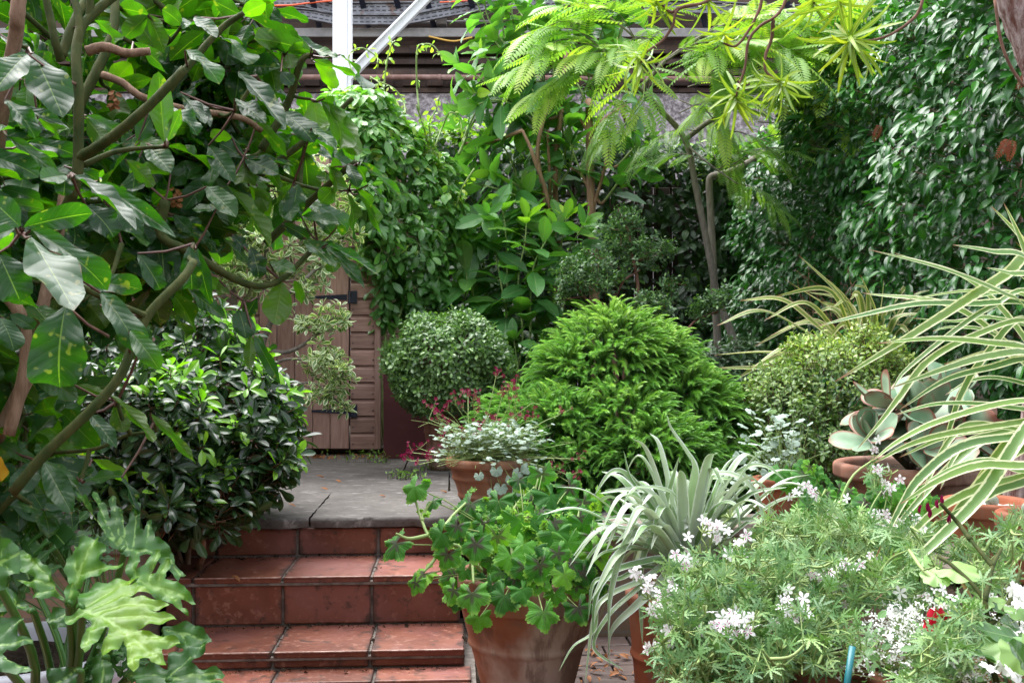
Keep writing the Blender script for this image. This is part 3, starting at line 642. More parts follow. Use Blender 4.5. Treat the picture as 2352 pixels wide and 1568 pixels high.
pb = at(1022, 0, 5.24); pot('plant_pot', 'tall banded terracotta pot under the round clipped bush', 'pot', (pb[0], 5.24, .374), .135, .36, M_POT3, .68, .05, .012, (.3, .55), .03)
pk = at(2085, 0, 3.42); pot('plant_pot', 'wide terracotta bowl pot with a thick rolled rim holding the red edged succulent', 'pot', (pk[0], 3.42, .38), .245, .235, M_POT3, .62, .05, .02, (.35, .6), .03)
pg = at(1788, 0, 3.32); pot('plant_pot', 'small orange terracotta pot holding the blue grey round leaves', 'pot', (pg[0], 3.32, .372), .088, .205, M_POT2, .7, .035, .006, (), .012)
for (px, D, R, H, lab) in ((2105, 3.05, .115, .14, 'shallow terracotta pot topped with white grit, farthest back in the trio on the wall'), (2245, 2.72, .118, .155, 'wide terracotta pot topped with white grit, middle of the trio on the pale brick wall'), (2345, 2.42, .085, .17, 'narrow terracotta pot with grit at the right edge of the pale brick wall')):
    c = at(px, 0, D); z = {3.05: .395, 2.72: .438, 2.42: .438}[D]; pot('grit_pot', lab, 'pot', (c[0] + .03, D, z), R, H, M_POT2, .72, .04, .008, (), .022, 'grit topped pots', M_GRAVEL)
rg2 = RNG(77); mb = MB()
p1 = pot('plant_pot', 'small tilted terracotta pot at the bottom edge below the white flowered leaves', 'pot', (at(1690, 0, 1.95)[0], 1.95, 0), .085, .345, M_POT2, .72, .04, .008, (), .05)
p2 = pot('plant_pot', 'dark brown terracotta pot behind the teal cane', 'pot', (at(1895, 0, 2.1)[0], 2.1, 0), .13, .39, M_POT3, .7, .04, .008, (), .04)
p3 = pot('plant_pot', 'terracotta pot half hidden under the cloud of tiny white flowers', 'pot', (at(2170, 0, 1.98)[0], 1.98, 0), .15, .36, M_POT2, .7, .04, .008, (), .04)
p4 = pot('plant_pot', 'pale lilac grey plastic pot behind the deeply cut yellow green leaves', 'pot', (at(60, 0, 1.95)[0], 1.95, 0), .2, .42, M_POTPALE, .72, .05, .01, (), .04, None)
# small cacti and pebbles standing on the white grit
M_CACT = simple_mat('cactus_green', (.16, .22, .16), (.36, .40, .34), 60, .8, .2, .5)
for (px, D, z, r) in ((2340, 2.41, .60, .022), (2252, 2.66, .585, .018), (2215, 2.74, .585, .014)):
    c = at(px, 0, D); mb = MB(); q = [(r * sin(a), r * .9 * (1 - cos(a))) for a in np.linspace(.05, pi * .96, 10)]; V0 = len(mb.V)
    lathe(mb, (c[0] + .03, D, z - .004), q, 20); tag(mb.build('small_cactus', M_CACT), {2340: 'little round cactus in the narrow grit pot at the right edge', 2252: 'larger little round cactus in the wide grit pot', 2215: 'smallest round cactus in the wide grit pot'}[px], 'cactus', 'little cacti in the grit pots')
# ------------------------------------------------------------------ leaf materials
L_BIG = leaf_mat('big_leaf_green', [(0, (.010, .036, .017)), (.5, (.018, .060, .025)), (.85, (.034, .088, .030)), (1, (.08, .17, .02))], under=(.075, .125, .02), rough=.30, tf=.36, tmul=(4.0, 5.5, .25), vein=(.12, .18, .07), vw=.045, side=9, edge_brown=((.13, .07, .03), .25), spec=.33, bumpk=14, spots=((.10, .12, .05), 55, .66))
L_PHIL = leaf_mat('lobed_leaf_green', [(0, (.025, .09, .025)), (.5, (.06, .17, .035)), (1, (.20, .34, .02))], vary=.4, under=(.16, .26, .08), rough=.36, tf=.22, tmul=(1.3, 1.6, .3), vein=(.24, .40, .11), vw=.06, bumpk=9, bst=.2)
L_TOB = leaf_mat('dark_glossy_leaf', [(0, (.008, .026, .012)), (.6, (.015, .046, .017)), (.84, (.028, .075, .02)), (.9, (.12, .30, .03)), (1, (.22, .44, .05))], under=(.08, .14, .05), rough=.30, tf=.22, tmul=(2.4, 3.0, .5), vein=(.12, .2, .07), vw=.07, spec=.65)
L_VAR = leaf_mat('white_edged_leaf', [(0, (.08, .16, .06)), (1, (.17, .28, .10))], rough=.42, tf=.3, tmul=(1.7, 1.9, .9), margin=((.62, .66, .44), .58), vein=(.2, .28, .13), vw=.06)
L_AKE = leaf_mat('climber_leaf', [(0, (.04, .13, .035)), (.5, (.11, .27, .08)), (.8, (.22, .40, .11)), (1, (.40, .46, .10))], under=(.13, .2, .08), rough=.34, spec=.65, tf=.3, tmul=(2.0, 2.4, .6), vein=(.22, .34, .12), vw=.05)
L_IVY = leaf_mat('fence_leaf', [(0, (.012, .034, .016)), (.7, (.03, .075, .03)), (.88, (.06, .14, .035)), (1, (.24, .42, .05))], rough=.4, tf=.25, tmul=(2.2, 2.6, .5), vein=(.1, .17, .06), vw=.06)
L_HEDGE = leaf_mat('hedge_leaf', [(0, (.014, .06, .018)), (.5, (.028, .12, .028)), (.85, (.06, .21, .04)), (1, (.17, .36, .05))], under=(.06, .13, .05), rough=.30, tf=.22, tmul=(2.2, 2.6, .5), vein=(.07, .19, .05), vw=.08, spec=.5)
L_MAG = leaf_mat('broad_leaf', [(0, (.05, .16, .05)), (.6, (.10, .27, .075)), (.85, (.19, .38, .06)), (1, (.40, .56, .07))], under=(.17, .27, .08), rough=.42, tf=.30, tmul=(1.8, 2.1, .5), vein=(.26, .38, .17), vw=.045, side=10, blue=.85)
L_ALB = leaf_mat('feathery_leaf', [(0, (.13, .29, .08)), (.6, (.25, .43, .11)), (1, (.40, .53, .11))], under=(.26, .36, .16), rough=.42, tf=.40, tmul=(1.45, 1.6, .5), vary=.25)
L_GRE = leaf_mat('serrated_leaf', [(0, (.15, .27, .05)), (.6, (.24, .36, .05)), (1, (.40, .43, .05))], under=(.34, .42, .22), rough=.42, tf=.34, tmul=(1.5, 1.55, .4), vein=(.5, .52, .2), vw=.14)
L_MYR = leaf_mat('small_grey_green_leaf', [(0, (.05, .10, .07)), (.7, (.10, .19, .10)), (1, (.18, .34, .10))], rough=.35, tf=.2, tmul=(1.8, 2.2, .7), spec=.6)
L_BOX = leaf_mat('clipped_bush_leaf', [(0, (.05, .11, .045)), (.6, (.11, .21, .085)), (1, (.20, .34, .13))], under=(.12, .2, .09), rough=.34, tf=.2, tmul=(1.7, 2.1, .6), vein=(.17, .27, .12), vw=.1, spec=.55)
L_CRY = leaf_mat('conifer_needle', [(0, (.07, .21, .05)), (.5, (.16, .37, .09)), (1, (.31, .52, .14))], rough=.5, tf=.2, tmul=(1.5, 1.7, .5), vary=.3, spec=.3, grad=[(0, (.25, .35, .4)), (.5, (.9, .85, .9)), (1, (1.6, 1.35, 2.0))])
L_GOLF = leaf_mat('pale_small_leaf', [(0, (.055, .115, .035)), (.5, (.14, .24, .075)), (.8, (.28, .38, .13)), (1, (.46, .56, .20))], rough=.34, tf=.25, tmul=(1.4, 1.6, .6), vein=(.3, .4, .2), vw=.1)
L_PHO = leaf_mat('cream_edged_strap', [(0, (.07, .16, .05)), (1, (.14, .24, .06))], rough=.38, tf=.22, tmul=(1.6, 1.7, .5), margin=((.60, .62, .40), .62), vary=.25, edge_brown=((.25, .14, .06), .3), tipb=((.22, .10, .05), .97))
L_PHO2 = leaf_mat('cream_edged_strap_far', [(0, (.12, .20, .07)), (1, (.24, .31, .10))], rough=.42, tf=.25, tmul=(1.5, 1.6, .5), margin=((.52, .50, .27), .5), vary=.25, tipb=((.22, .11, .05), .96))
L_AST = leaf_mat('silver_strap', blue=.95, st=[(0, (.10, .20, .06)), (.6, (.20, .30, .14)), (1, (.40, .47, .36))], under=(.60, .64, .60), rough=.36, tf=.16, tmul=(1.1, 1.2, .9), margin=((.50, .56, .50), .74), vary=.45, spec=.6)
L_GREY = leaf_mat('silvery_round_leaf', blue=1.0, st=[(0, (.20, .28, .22)), (1, (.36, .45, .38))], under=(.2, .28, .18), rough=.55, tf=.2, tmul=(1.2, 1.5, .7), vary=.25)
L_WP = leaf_mat('finely_cut_leaf', [(0, (.055, .14, .06)), (.6, (.135, .255, .115)), (1, (.29, .42, .21))], under=(.17, .26, .13), rough=.5, tf=.2, tmul=(1.3, 1.6, .6), vary=.3)
L_EUP = leaf_mat('small_oval_leaf', [(0, (.05, .13, .05)), (1, (.12, .25, .09))], rough=.45, tf=.25, tmul=(1.8, 2.1, .6), vein=(.2, .3, .15), vw=.08)
L_IVYG = leaf_mat('pale_scalloped_leaf', [(0, (.13, .27, .10)), (1, (.24, .38, .17))], rough=.4, tf=.25, tmul=(1.4, 1.7, .5), vary=.2)
L_LAU = leaf_mat('broad_dark_leaf', [(0, (.03, .09, .03)), (1, (.06, .15, .05))], rough=.32, tf=.2, vein=(.2, .3, .12), vw=.05, side=6)
L_WEED = leaf_mat('weed_leaf', [(0, (.08, .16, .04)), (1, (.16, .28, .07))], rough=.5, tf=.3)
def pep_mat():
    t = NT('peppermint_leaf'); u, v, r = t.luv()
    d = t.math('MULTIPLY', 1.85, t.math('SQRT', t.math('ADD', t.math('MULTIPLY', u, u), t.math('MULTIPLY', v, v)))); th = t.math('ARCTAN2', u, v)
    nf, _ = t.noise(60.0, 3); c = t.ramp(r, [(0, (.02, .09, .014)), (.5, (.045, .17, .022)), (.85, (.09, .27, .03)), (1, (.26, .46, .04))])
    k = t.math('MULTIPLY_ADD', nf, .7, .65); c = t.mix(1., c, t.n('CombineXYZ', _0=k, _1=k, _2=k).outputs[0], 'MULTIPLY')
    lob = t.math('COSINE', t.math('MULTIPLY', th, 5.2)); pur = t.math('ADD', d, t.math('MULTIPLY', lob, -.16)); pur = t.math('ADD', pur, t.math('MULTIPLY', nf, .12))
    dark = t.math('MULTIPLY', t.math('SUBTRACT', 1.0, t.ss(pur, .28, .58)), t.ss(t.math('FRACT', t.math('MULTIPLY', r, 13.0)), .35, .55))
    c = t.mix(t.math('MULTIPLY', dark, .88), c, (.05, .032, .034))
    vein = t.math('SUBTRACT', 1.0, t.ss(t.math('ABSOLUTE', t.math('SINE', t.math('MULTIPLY', th, 2.6))), 0., .12)); c = t.mix(t.math('MULTIPLY', vein, .35), c, (.2, .36, .14))
    c = t.mix(t.math('MULTIPLY', t.ss(d, .78, 1.0), .55), c, (.26, .46, .09))
    geo = t.n('NewGeometry'); c2 = t.mix(geo.outputs['Backfacing'], c, (.16, .28, .1)); 
    p = t.n('BsdfPrincipled', _Base__Color=c2, _Roughness=.6, _Specular__IOR__Level=.22, _Normal=t.bump(t.math('ADD', nf, t.math('MULTIPLY', vein, -.6)), .6, .004))
    return t.surf(t.n('MixShader', _0=.28, _1=p, _2=t.n('BsdfTranslucent', _Color=t.mix(1., c, (1.6, 1.8, .5), 'MULTIPLY'))))
L_PEP = pep_mat()
def succ_mat():
    t = NT('succulent_paddle'); u, v, r = t.luv(); au = t.math('ABSOLUTE', u); f, _ = t.noise(7.0, 3)
    c = t.mix(t.ss(f, .3, .7), (.11, .21, .12), (.30, .38, .27)); e = t.math('MAXIMUM', au, t.math('MULTIPLY_ADD', v, 1.15, -.2))
    e = t.math('ADD', e, t.math('MULTIPLY', r, .25)); e = t.math('ADD', e, t.math('MULTIPLY_ADD', f, .3, -.15))
    c = t.mix(t.math('MULTIPLY', t.ss(e, .88, 1.12), .8), c, (.26, .045, .035)); c = t.mix(t.ss(r, .8, 1.0), c, (.46, .30, .26))
    return t.surf(t.n('BsdfPrincipled', _Base__Color=c, _Roughness=.5, _Specular__IOR__Level=.35, _Subsurface__Weight=.0))
L_SUC = succ_mat()
def petal_mat(name, c, mark=None):
    t = NT(name); u, v, r = t.luv(); cc = t.mix(0., c, c)
    if mark: m = t.math('MULTIPLY', t.math('MULTIPLY', t.ss(v, .12, .3), t.math('SUBTRACT', 1., t.ss(v, .45, .6))), t.math('GREATER_THAN', r, .5)); cc = t.mix(t.math('MULTIPLY', m, t.math('SUBTRACT', 1., t.ss(t.math('ABSOLUTE', u), .2, .5))), c, mark)
    return t.surf(t.n('MixShader', _0=.3, _1=t.n('BsdfPrincipled', _Base__Color=cc, _Roughness=.6, _Specular__IOR__Level=.2), _2=t.n('BsdfTranslucent', _Color=cc)))
P_WHITE = petal_mat('white_petal', (.84, .82, .84), (.45, .04, .22)); P_MAG = petal_mat('magenta_petal', (.22, .006, .055)); P_RED = petal_mat('crimson_petal', (.42, .006, .025)); P_PURE = petal_mat('pure_white_petal', (.86, .86, .84)); P_PINK = petal_mat('pink_blossom', (.8, .35, .42))
P_YEL = petal_mat('yellow_dead_leaf', (.62, .36, .03)); P_DEAD = petal_mat('brown_dead_leaf', (.28, .12, .05)); P_RUST = petal_mat('rust_dead_frond', (.20, .06, .03))

def seg_world(P0, P1, n): return P0 + (P1 - P0) * np.linspace(0, 1, n)[:, None]

# ================================================================== big leaved shrub, left foreground
rng = RNG(11)
sb = thing('umbrella_leaf_shrub', 'tall shrub with big drooping dark glossy leaves filling the upper left foreground', 'shrub', (-1.6, 2.0, .34))
A = lambda x, y: (x * .36, y * .36)              # the four close-ups the leaves were measured in
B = lambda x, y: (x * .36, y * .36 + 470.4)
C = lambda x, y: (564.5 + x * .36, y * .36)
E_ = lambda x, y: (x * .3702, y * .3702 + 988)
stems = [  # control points (px, py, D), radii px
 ([(-10, 1010, 1.9), (60, 870, 1.9), (85, 760, 1.95), (130, 560, 2.0), (150, 420, 2.05)], 17, 12),
 ([(110, 560, 2.0), (172, 430, 1.95), (180, 330, 1.95), (180, 210, 1.95), (176, 110, 1.97), (205, 40, 2.0), (330, -60, 2.05)], 13, 10),
 ([(176, 112, 1.97), (183, 60, 1.98), (165, -30, 2.0)], 9, 8), ([(205, 50, 2.0), (208, -30, 2.0)], 9, 8),
 ([(178, 365, 1.95), (250, 320, 1.92), (340, 245, 1.9), (425, 158, 1.9)], 13, 10),
 ([(30, 1130, 1.75), (105, 1040, 1.75), (200, 950, 1.76), (275, 865, 1.78), (310, 780, 1.8), (350, 710, 1.82), (420, 640, 1.85), (445, 600, 1.88)], 12, 10),
 ([(-20, 640, 1.85), (45, 720, 1.85), (60, 830, 1.85), (20, 1000, 1.83)], 15, 14), ([(45, -20, 1.9), (40, 40, 1.9), (35, 90, 1.92), (10, 220, 1.95), (-10, 400, 2.0)], 16, 15),
 ([(100, -30, 2.1), (115, 40, 2.1), (128, 100, 2.1), (140, 140, 2.12)], 8, 10), ([(140, 130, 2.12), (175, 40, 2.15), (215, -30, 2.2)], 11, 9),
 ([(200, 118, 2.0), (240, 108, 2.0), (290, 122, 2.02), (345, 118, 2.03)], 12, 9),
 ([(235, 172, 2.2), (280, 190, 2.2), (330, 225, 2.2), (420, 250, 2.25), (550, 270, 2.35), (600, 300, 2.4)], 9, 7),
 ([(178, 250, 2.2), (255, 90, 2.25), (265, -20, 2.3)], 12, 10), ([(380, 215, 2.15), (500, 75, 2.2), (560, 30, 2.2)], 9, 6),
 ([(600, 345, 2.45), (660, 240, 2.45), (690, 145, 2.4), (712, 125, 2.4)], 10, 6), ([(600, 400, 2.5), (730, 300, 2.5), (810, 225, 2.5)], 8, 5),
 ([(610, 560, 2.5), (720, 455, 2.5), (800, 385, 2.45), (822, 372, 2.45)], 10, 5), ([(380, 460, 2.2), (370, 540, 2.2), (440, 580, 2.2), (560, 650, 2.3), (640, 645, 2.35), (730, 560, 2.45)], 12, 6),
 ([(190, 380, 1.97), (260, 350, 2.0), (330, 340, 2.02), (385, 338, 2.02)], 7, 4), ([(120, 1040, 1.95), (220, 1030, 1.9), (290, 1000, 1.9), (360, 990, 1.9)], 5, 3),
 ([(280, 560, 2.1), (250, 640, 2.05), (190, 690, 2.0)], 6, 4), ([(-10, 1180, 1.9), (60, 1110, 1.9), (100, 1070, 1.9)], 9, 6)]
skel = []; mbs = MB(); mbb = MB()
for k, (cp, r0, r1) in enumerate(stems):
    P = spline([at(*p) for p in cp], 26); D = np.mean([p[2] for p in cp]); tube(mbb if k in (0, 6, 7, 10, 11) else mbs, P, np.array([r0, r1]) / FPX * D, 12, rng.uniform(), .04, rng); skel.append(P)
skel = np.concatenate(skel)
# leaves measured one by one: (base, tip, width, D, nearer tip, face)  T = upper face seen, U = lower face seen
H = [(A, 215, 340, 400, 725, 260, 1.85, .05, 'T'), (A, 175, 345, -40, 530, 190, 1.8, .1, 'T'), (A, 30, 640, 255, 800, 130, 1.9, .05, 'T'), (A, 20, 660, 420, 765, 90, 2.0, .05, 'T'), (A, 0, 220, 180, 330, 110, 1.95, .0, 'T'),
 (A, 45, 870, 390, 1100, 85, 1.9, .05, 'T'), (A, 170, 910, 500, 935, 100, 2.05, 0, 'T'), (A, 600, 130, 850, 285, 110, 2.1, 0, 'U'), (A, 850, 270, 1125, 460, 110, 2.1, 0, 'U'), (A, 1050, 905, 1005, 475, 150, 1.98, .0, 'U'),
 (A, 1070, 900, 1150, 700, 90, 2.0, 0, 'U'), (A, 1070, 690, 1275, 750, 130, 2.1, .08, 'T'), (A, 1180, 320, 1440, 450, 90, 2.1, .06, 'T'), (A, 1520, 460, 1810, 770, 150, 2.2, .1, 'T'), (A, 1150, 590, 1310, 775, 110, 2.2, .05, 'T'),
 (A, 1500, 630, 1690, 770, 110, 2.2, .08, 'T'), (A, 1250, 640, 1340, 790, 80, 2.25, .05, 'T'), (A, 2000, 335, 1625, 200, 120, 2.4, 0, 'U'), (A, 1960, 350, 1560, 60, 130, 2.45, .0, 'U'), (A, 1540, 100, 1370, 10, 110, 2.3, 0, 'U'), (A, 1540, 100, 1690, 20, 110, 2.3, 0, 'U'),
 (A, 950, 95, 1050, 330, 150, 2.3, 0, 'U'), (A, 950, 95, 760, 40, 130, 2.3, 0, 'U'), (A, 940, 100, 790, 240, 130, 2.3, 0, 'U'), (A, 1160, 160, 1050, 50, 120, 2.3, 0, 'U'), (A, 1000, 310, 1130, 160, 150, 2.35, 0, 'U'), (A, 1000, 310, 870, 130, 140, 2.35, 0, 'U'),
 (A, 1240, 110, 1375, 220, 110, 2.15, .05, 'T'), (A, 700, 560, 830, 400, 140, 2.4, 0, 'U'), (A, 690, 560, 560, 400, 140, 2.4, 0, 'U'), (A, 690, 570, 820, 800, 140, 2.4, 0, 'U'), (A, 700, 570, 960, 500, 110, 2.4, 0, 'U'), (A, 550, 760, 740, 960, 170, 2.2, 0, 'U'), (A, 240, 760, 480, 870, 100, 2.0, 0, 'U'),
 (A, 550, 740, 800, 830, 80, 2.1, .0, 'T'), (A, 880, 900, 960, 740, 120, 2.2, 0, 'T'), (A, 940, 920, 1080, 1080, 150, 2.1, .05, 'T'), (A, 800, 1020, 1000, 1190, 110, 2.15, 0, 'U'), (A, 1330, 930, 1480, 1140, 130, 2.3, .05, 'T'), (A, 1560, 1010, 1770, 1100, 140, 2.4, .05, 'T'), (A, 1560, 1010, 1860, 1040, 80, 2.4, 0, 'T'),
 (A, 1560, 1010, 1570, 1230, 150, 2.4, 0, 'U'), (A, 1560, 1010, 1400, 900, 110, 2.4, 0, 'T'), (A, 1480, 880, 1340, 850, 90, 2.4, 0, 'U'), (A, 1830, 350, 1870, 440, 110, 2.45, 0, 'U'), (A, 1830, 350, 1660, 230, 70, 2.4, 0, 'T'), (A, 1850, 460, 1840, 530, 90, 2.4, .0, 'T'), (A, 1640, 780, 1830, 990, 110, 2.4, 0, 'U'),
 (A, 1090, 1110, 800, 1040, 90, 2.2, 0, 'U'), (A, 410, 1060, 640, 1110, 60, 2.0, 0, 'T'), (A, 480, 1120, 860, 1410, 150, 1.75, .1, 'T'), (A, 620, 1160, 1065, 1450, 110, 1.8, .1, 'T'), (A, 420, 1120, 270, 1130, 140, 1.8, .06, 'T'), (A, 420, 1130, 400, 1230, 110, 1.8, .03, 'T'), (A, 1320, 1190, 1500, 1350, 150, 2.2, .05, 'T'), (A, 1380, 1330, 1230, 1330, 100, 2.2, 0, 'T'),
 (A, 1450, 1180, 1750, 1560, 90, 2.3, .05, 'U'), (A, 1870, 1170, 1730, 1300, 100, 2.4, 0, 'U'), (A, 1900, 1170, 1860, 1400, 130, 2.4, .06, 'T'), (A, 1920, 1380, 2150, 1400, 100, 2.4, .05, 'T'), (A, 2000, 1370, 2150, 1480, 90, 2.4, 0, 'T'), (A, 1800, 1430, 1990, 1510, 80, 2.4, 0, 'T'), (A, 2100, 1060, 2221, 1260, 120, 2.45, 0, 'U'), (A, 1640, 1190, 1720, 1370, 110, 2.4, 0, 'U'),
 (A, 550, 1310, 770, 1480, 190, 2.0, .02, 'T'), (A, 740, 1350, 910, 1480, 130, 2.1, 0, 'T'), (A, 0, 1200, 260, 1250, 90, 2.0, 0, 'T'), (A, 0, 1290, 280, 1310, 80, 1.95, 0, 'T'), (A, 1110, 1370, 1220, 1480, 90, 2.3, 0, 'T'), (A, 1060, 1460, 1220, 1490, 80, 2.3, 0, 'T'),
 (C, 450, 640, 690, 680, 115, 2.4, .05, 'U'), (C, 480, 640, 755, 1010, 150, 2.38, .05, 'U'), (C, 500, 630, 795, 1000, 120, 2.36, .05, 'U'), (C, 430, 630, 470, 920, 170, 2.45, .0, 'U'), (C, 440, 400, 600, 560, 105, 2.4, 0, 'U'), (C, 420, 310, 580, 360, 60, 2.35, .05, 'T'), (C, 430, 380, 730, 490, 60, 2.35, .05, 'U'), (C, 600, 350, 870, 545, 75, 2.3, .08, 'U'), (C, 265, 340, 300, 440, 110, 2.4, 0, 'U'), (C, 270, 330, 400, 290, 90, 2.4, 0, 'U'), (C, 260, 340, 60, 190, 110, 2.4, 0, 'U'), (C, 225, 460, 300, 540, 90, 2.35, 0, 'T'),
 (C, 230, 720, 450, 830, 150, 2.35, .08, 'T'), (C, 420, 820, 580, 925, 75, 2.3, .06, 'T'), (C, 650, 1240, 760, 1535, 155, 2.4, .03, 'U'), (C, 715, 1240, 955, 1540, 100, 2.38, .03, 'U'), (C, 670, 1170, 910, 1390, 90, 2.4, .02, 'U'), (C, 710, 1060, 790, 1155, 105, 2.42, 0, 'U'), (C, 650, 1050, 730, 1160, 80, 2.4, .05, 'T'), (C, 730, 1030, 1025, 1255, 55, 2.35, .06, 'T'), (C, 780, 1180, 905, 1250, 45, 2.35, .05, 'T'), (C, 620, 1060, 540, 1060, 110, 2.45, 0, 'U'), (C, 690, 1020, 590, 900, 100, 2.45, 0, 'U'), (C, 560, 1200, 480, 1290, 130, 2.45, 0, 'U'), (C, 510, 1090, 500, 1180, 110, 2.5, 0, 'Y'),
 (C, 260, 1250, 290, 1400, 130, 2.4, .05, 'T'), (C, 80, 1000, 240, 1200, 80, 2.4, 0, 'U'), (C, 20, 1190, 160, 1370, 110, 2.4, 0, 'U'), (C, 580, 1450, 640, 1480, 70, 2.4, 0, 'U'),
 (B, 195, 205, 470, 635, 300, 1.5, .12, 'T'), (B, 195, 160, 725, 410, 115, 1.55, .06, 'T'), (B, 150, 145, 560, 20, 150, 1.6, .02, 'T'), (B, 130, 140, -60, -40, 190, 1.6, .0, 'T'), (B, 100, 150, -60, 200, 110, 1.55, 0, 'T'), (B, -10, 310, 130, 600, 240, 1.65, .04, 'T'), (B, 420, 640, 300, 1185, 330, 1.55, .08, 'T'), (B, 640, 560, 930, 870, 150, 1.72, .08, 'T'), (B, 830, 800, 1010, 1010, 130, 1.66, .05, 'T'), (B, 525, 500, 885, 480, 130, 1.75, .03, 'T'),
 (B, 1210, 265, 1230, 570, 135, 1.95, .03, 'T'), (B, 1260, 275, 1320, 640, 110, 1.98, .03, 'T'), (B, 880, 310, 1060, 540, 130, 2.0, .02, 'T'), (B, 1800, 490, 1750, 765, 180, 2.35, 0, 'U'), (B, 1880, 480, 1930, 625, 75, 2.4, 0, 'U'), (B, 1600, 270, 1680, 460, 120, 2.3, .03, 'T'), (B, 1720, 360, 1880, 420, 100, 2.35, .03, 'T'), (B, 1640, 590, 1560, 720, 95, 2.35, 0, 'T'), (B, 1520, 670, 1590, 830, 140, 2.3, .04, 'T'), (B, 1620, 830, 1780, 1130, 85, 2.28, .03, 'T'), (B, 1600, 830, 1590, 1040, 75, 2.32, 0, 'U'), (B, 1945, 220, 2130, 370, 130, 2.4, .1, 'T'), (B, 2030, 240, 2200, 290, 60, 2.4, .05, 'T'), (B, 2080, 270, 2320, 480, 90, 2.3, .1, 'T'), (B, 2090, 250, 2400, 420, 70, 2.3, .1, 'T'), (B, 1480, 190, 1590, 290, 100, 2.3, 0, 'T'), (B, 2110, 350, 2130, 430, 90, 2.4, 0, 'U'), (B, 1400, 480, 1440, 600, 80, 2.3, 0, 'U'),
 (B, 480, 1150, 660, 1200, 50, 1.9, 0, 'U'), (B, 700, 1210, 1030, 1500, 75, 1.85, .03, 'U'), (B, 730, 1280, 800, 1450, 130, 1.88, 0, 'U'), (B, 960, 1330, 1250, 1640, 80, 1.85, .03, 'U'), (B, 570, 1330, 740, 1520, 100, 1.85, .04, 'T'), (B, 60, 700, 230, 770, 90, 1.8, 0, 'T'), (B, 0, 720, 120, 900, 150, 1.75, .03, 'T'), (B, 920, 850, 1010, 1000, 90, 1.8, 0, 'U'), (B, 640, 640, 790, 780, 80, 1.85, 0, 'U'),
 (E_, -20, 70, 220, 170, 100, 1.9, .03, 'T'), (E_, 250, 190, 80, 400, 150, 1.85, .06, 'T'), (E_, 270, 195, 440, 500, 140, 1.82, .06, 'T'), (E_, 260, 180, 240, 55, 70, 1.9, 0, 'T'), (E_, 270, 180, 480, 340, 70, 1.85, .03, 'T'), (E_, 525, 310, 755, 270, 85, 1.85, .03, 'T'), (E_, 480, 290, 575, 230, 70, 1.9, 0, 'T'), (E_, 755, 290, 910, 520, 70, 1.8, .03, 'T'), (E_, 265, 500, 110, 450, 100, 1.8, .04, 'T'), (E_, 270, 500, 400, 520, 100, 1.8, .03, 'T'), (E_, 265, 500, 330, 610, 100, 1.8, .03, 'T'), (E_, 265, 490, 200, 370, 110, 1.85, 0, 'T'), (E_, 570, 180, 800, 310, 90, 1.95, 0, 'U'), (E_, 440, 500, 450, 590, 80, 1.85, .02, 'T')]
big = [strip(ell(.5, 1.1, .72), 12, 8, cu, fo, wa, nw, ph, tw) for cu, fo, wa, nw, ph, tw in ((.5, .22, .10, 2.2, 0, .1), (.9, .15, .14, 1.7, 1, -.35), (.25, .3, .08, 2.6, 2, .25), (1.3, .22, .15, 2.3, 3, .2), (.1, .12, .12, 1.9, 4, -.2))]
tobig = np.array([nrm(np.array([0, -1.0, 0]))])
P, Dd, Nn, S, R = [], [], [], [], []
for (f, x0, y0, x1, y1, wd, D, dn, kind) in H:
    b = at(*f(x0, y0), D); t = at(*f(x1, y1), D - dn); sc_ = .3702 if f is E_ else .36; L = np.linalg.norm(t - b)
    cv = nrm(np.array([0, 0, EYE]) - b); n_ = (cv + UP * (.9 if D > 1.7 else .55)) if kind == 'T' else (-cv * 1.0 + UP * .8); n_ = n_ + rng.normal(size=3) * .22
    P.append(b); Dd.append(t - b); Nn.append(n_); S.append([wd * sc_ / FPX * D * 1.04, L * 1.04, L * .6]); R.append(rng.uniform(0, .75) if kind == 'T' else rng.uniform(.35, 1.0))
mbl = MB(); place(mbl, big, P, Dd, Nn, np.array(S), np.array(R), rng)
hubs = np.array([at(*h) for h in ((49, 533, 1.62), (162, 398, 1.85), (384, 332, 2.0), (342, 35, 2.3), (418, 60, 2.3), (552, 36, 2.3), (360, 110, 2.35), (250, 203, 2.4), (712, 128, 2.42), (715, 228, 2.45), (820, 375, 2.45), (800, 436, 2.45), (560, 362, 2.4), (650, 118, 2.42), (675, 420, 2.4), (445, 560, 2.0), (640, 640, 2.35), (730, 560, 2.42), (560, 690, 2.3), (270, 920, 1.87), (355, 965, 1.88), (98, 1060, 1.88), (185, 1100, 1.88), (96, 1172, 1.82), (65, 110, 1.95), (540, 255, 2.25), (590, 175, 2.25))])
P = np.array(P); near = []
for b in P:
    d = np.linalg.norm(hubs - b, axis=1); j = np.argmin(d)
    near.append(hubs[j] if d[j] < .17 else skel[np.argmin(np.linalg.norm(skel - b, axis=1))])
near = np.array(near); dist = np.linalg.norm(near - P, axis=1); near = P + (near - P) * np.minimum(1, .16 / np.maximum(dist, 1e-6))[:, None]
mbp = MB(); sticks(mbp, near, P, .0035, .0024, .5, np.array([0, 0, -.006]))
branch_net(mbs, skel, hubs, rng, (.006, .0035), .08, 7, skel[0], .05)
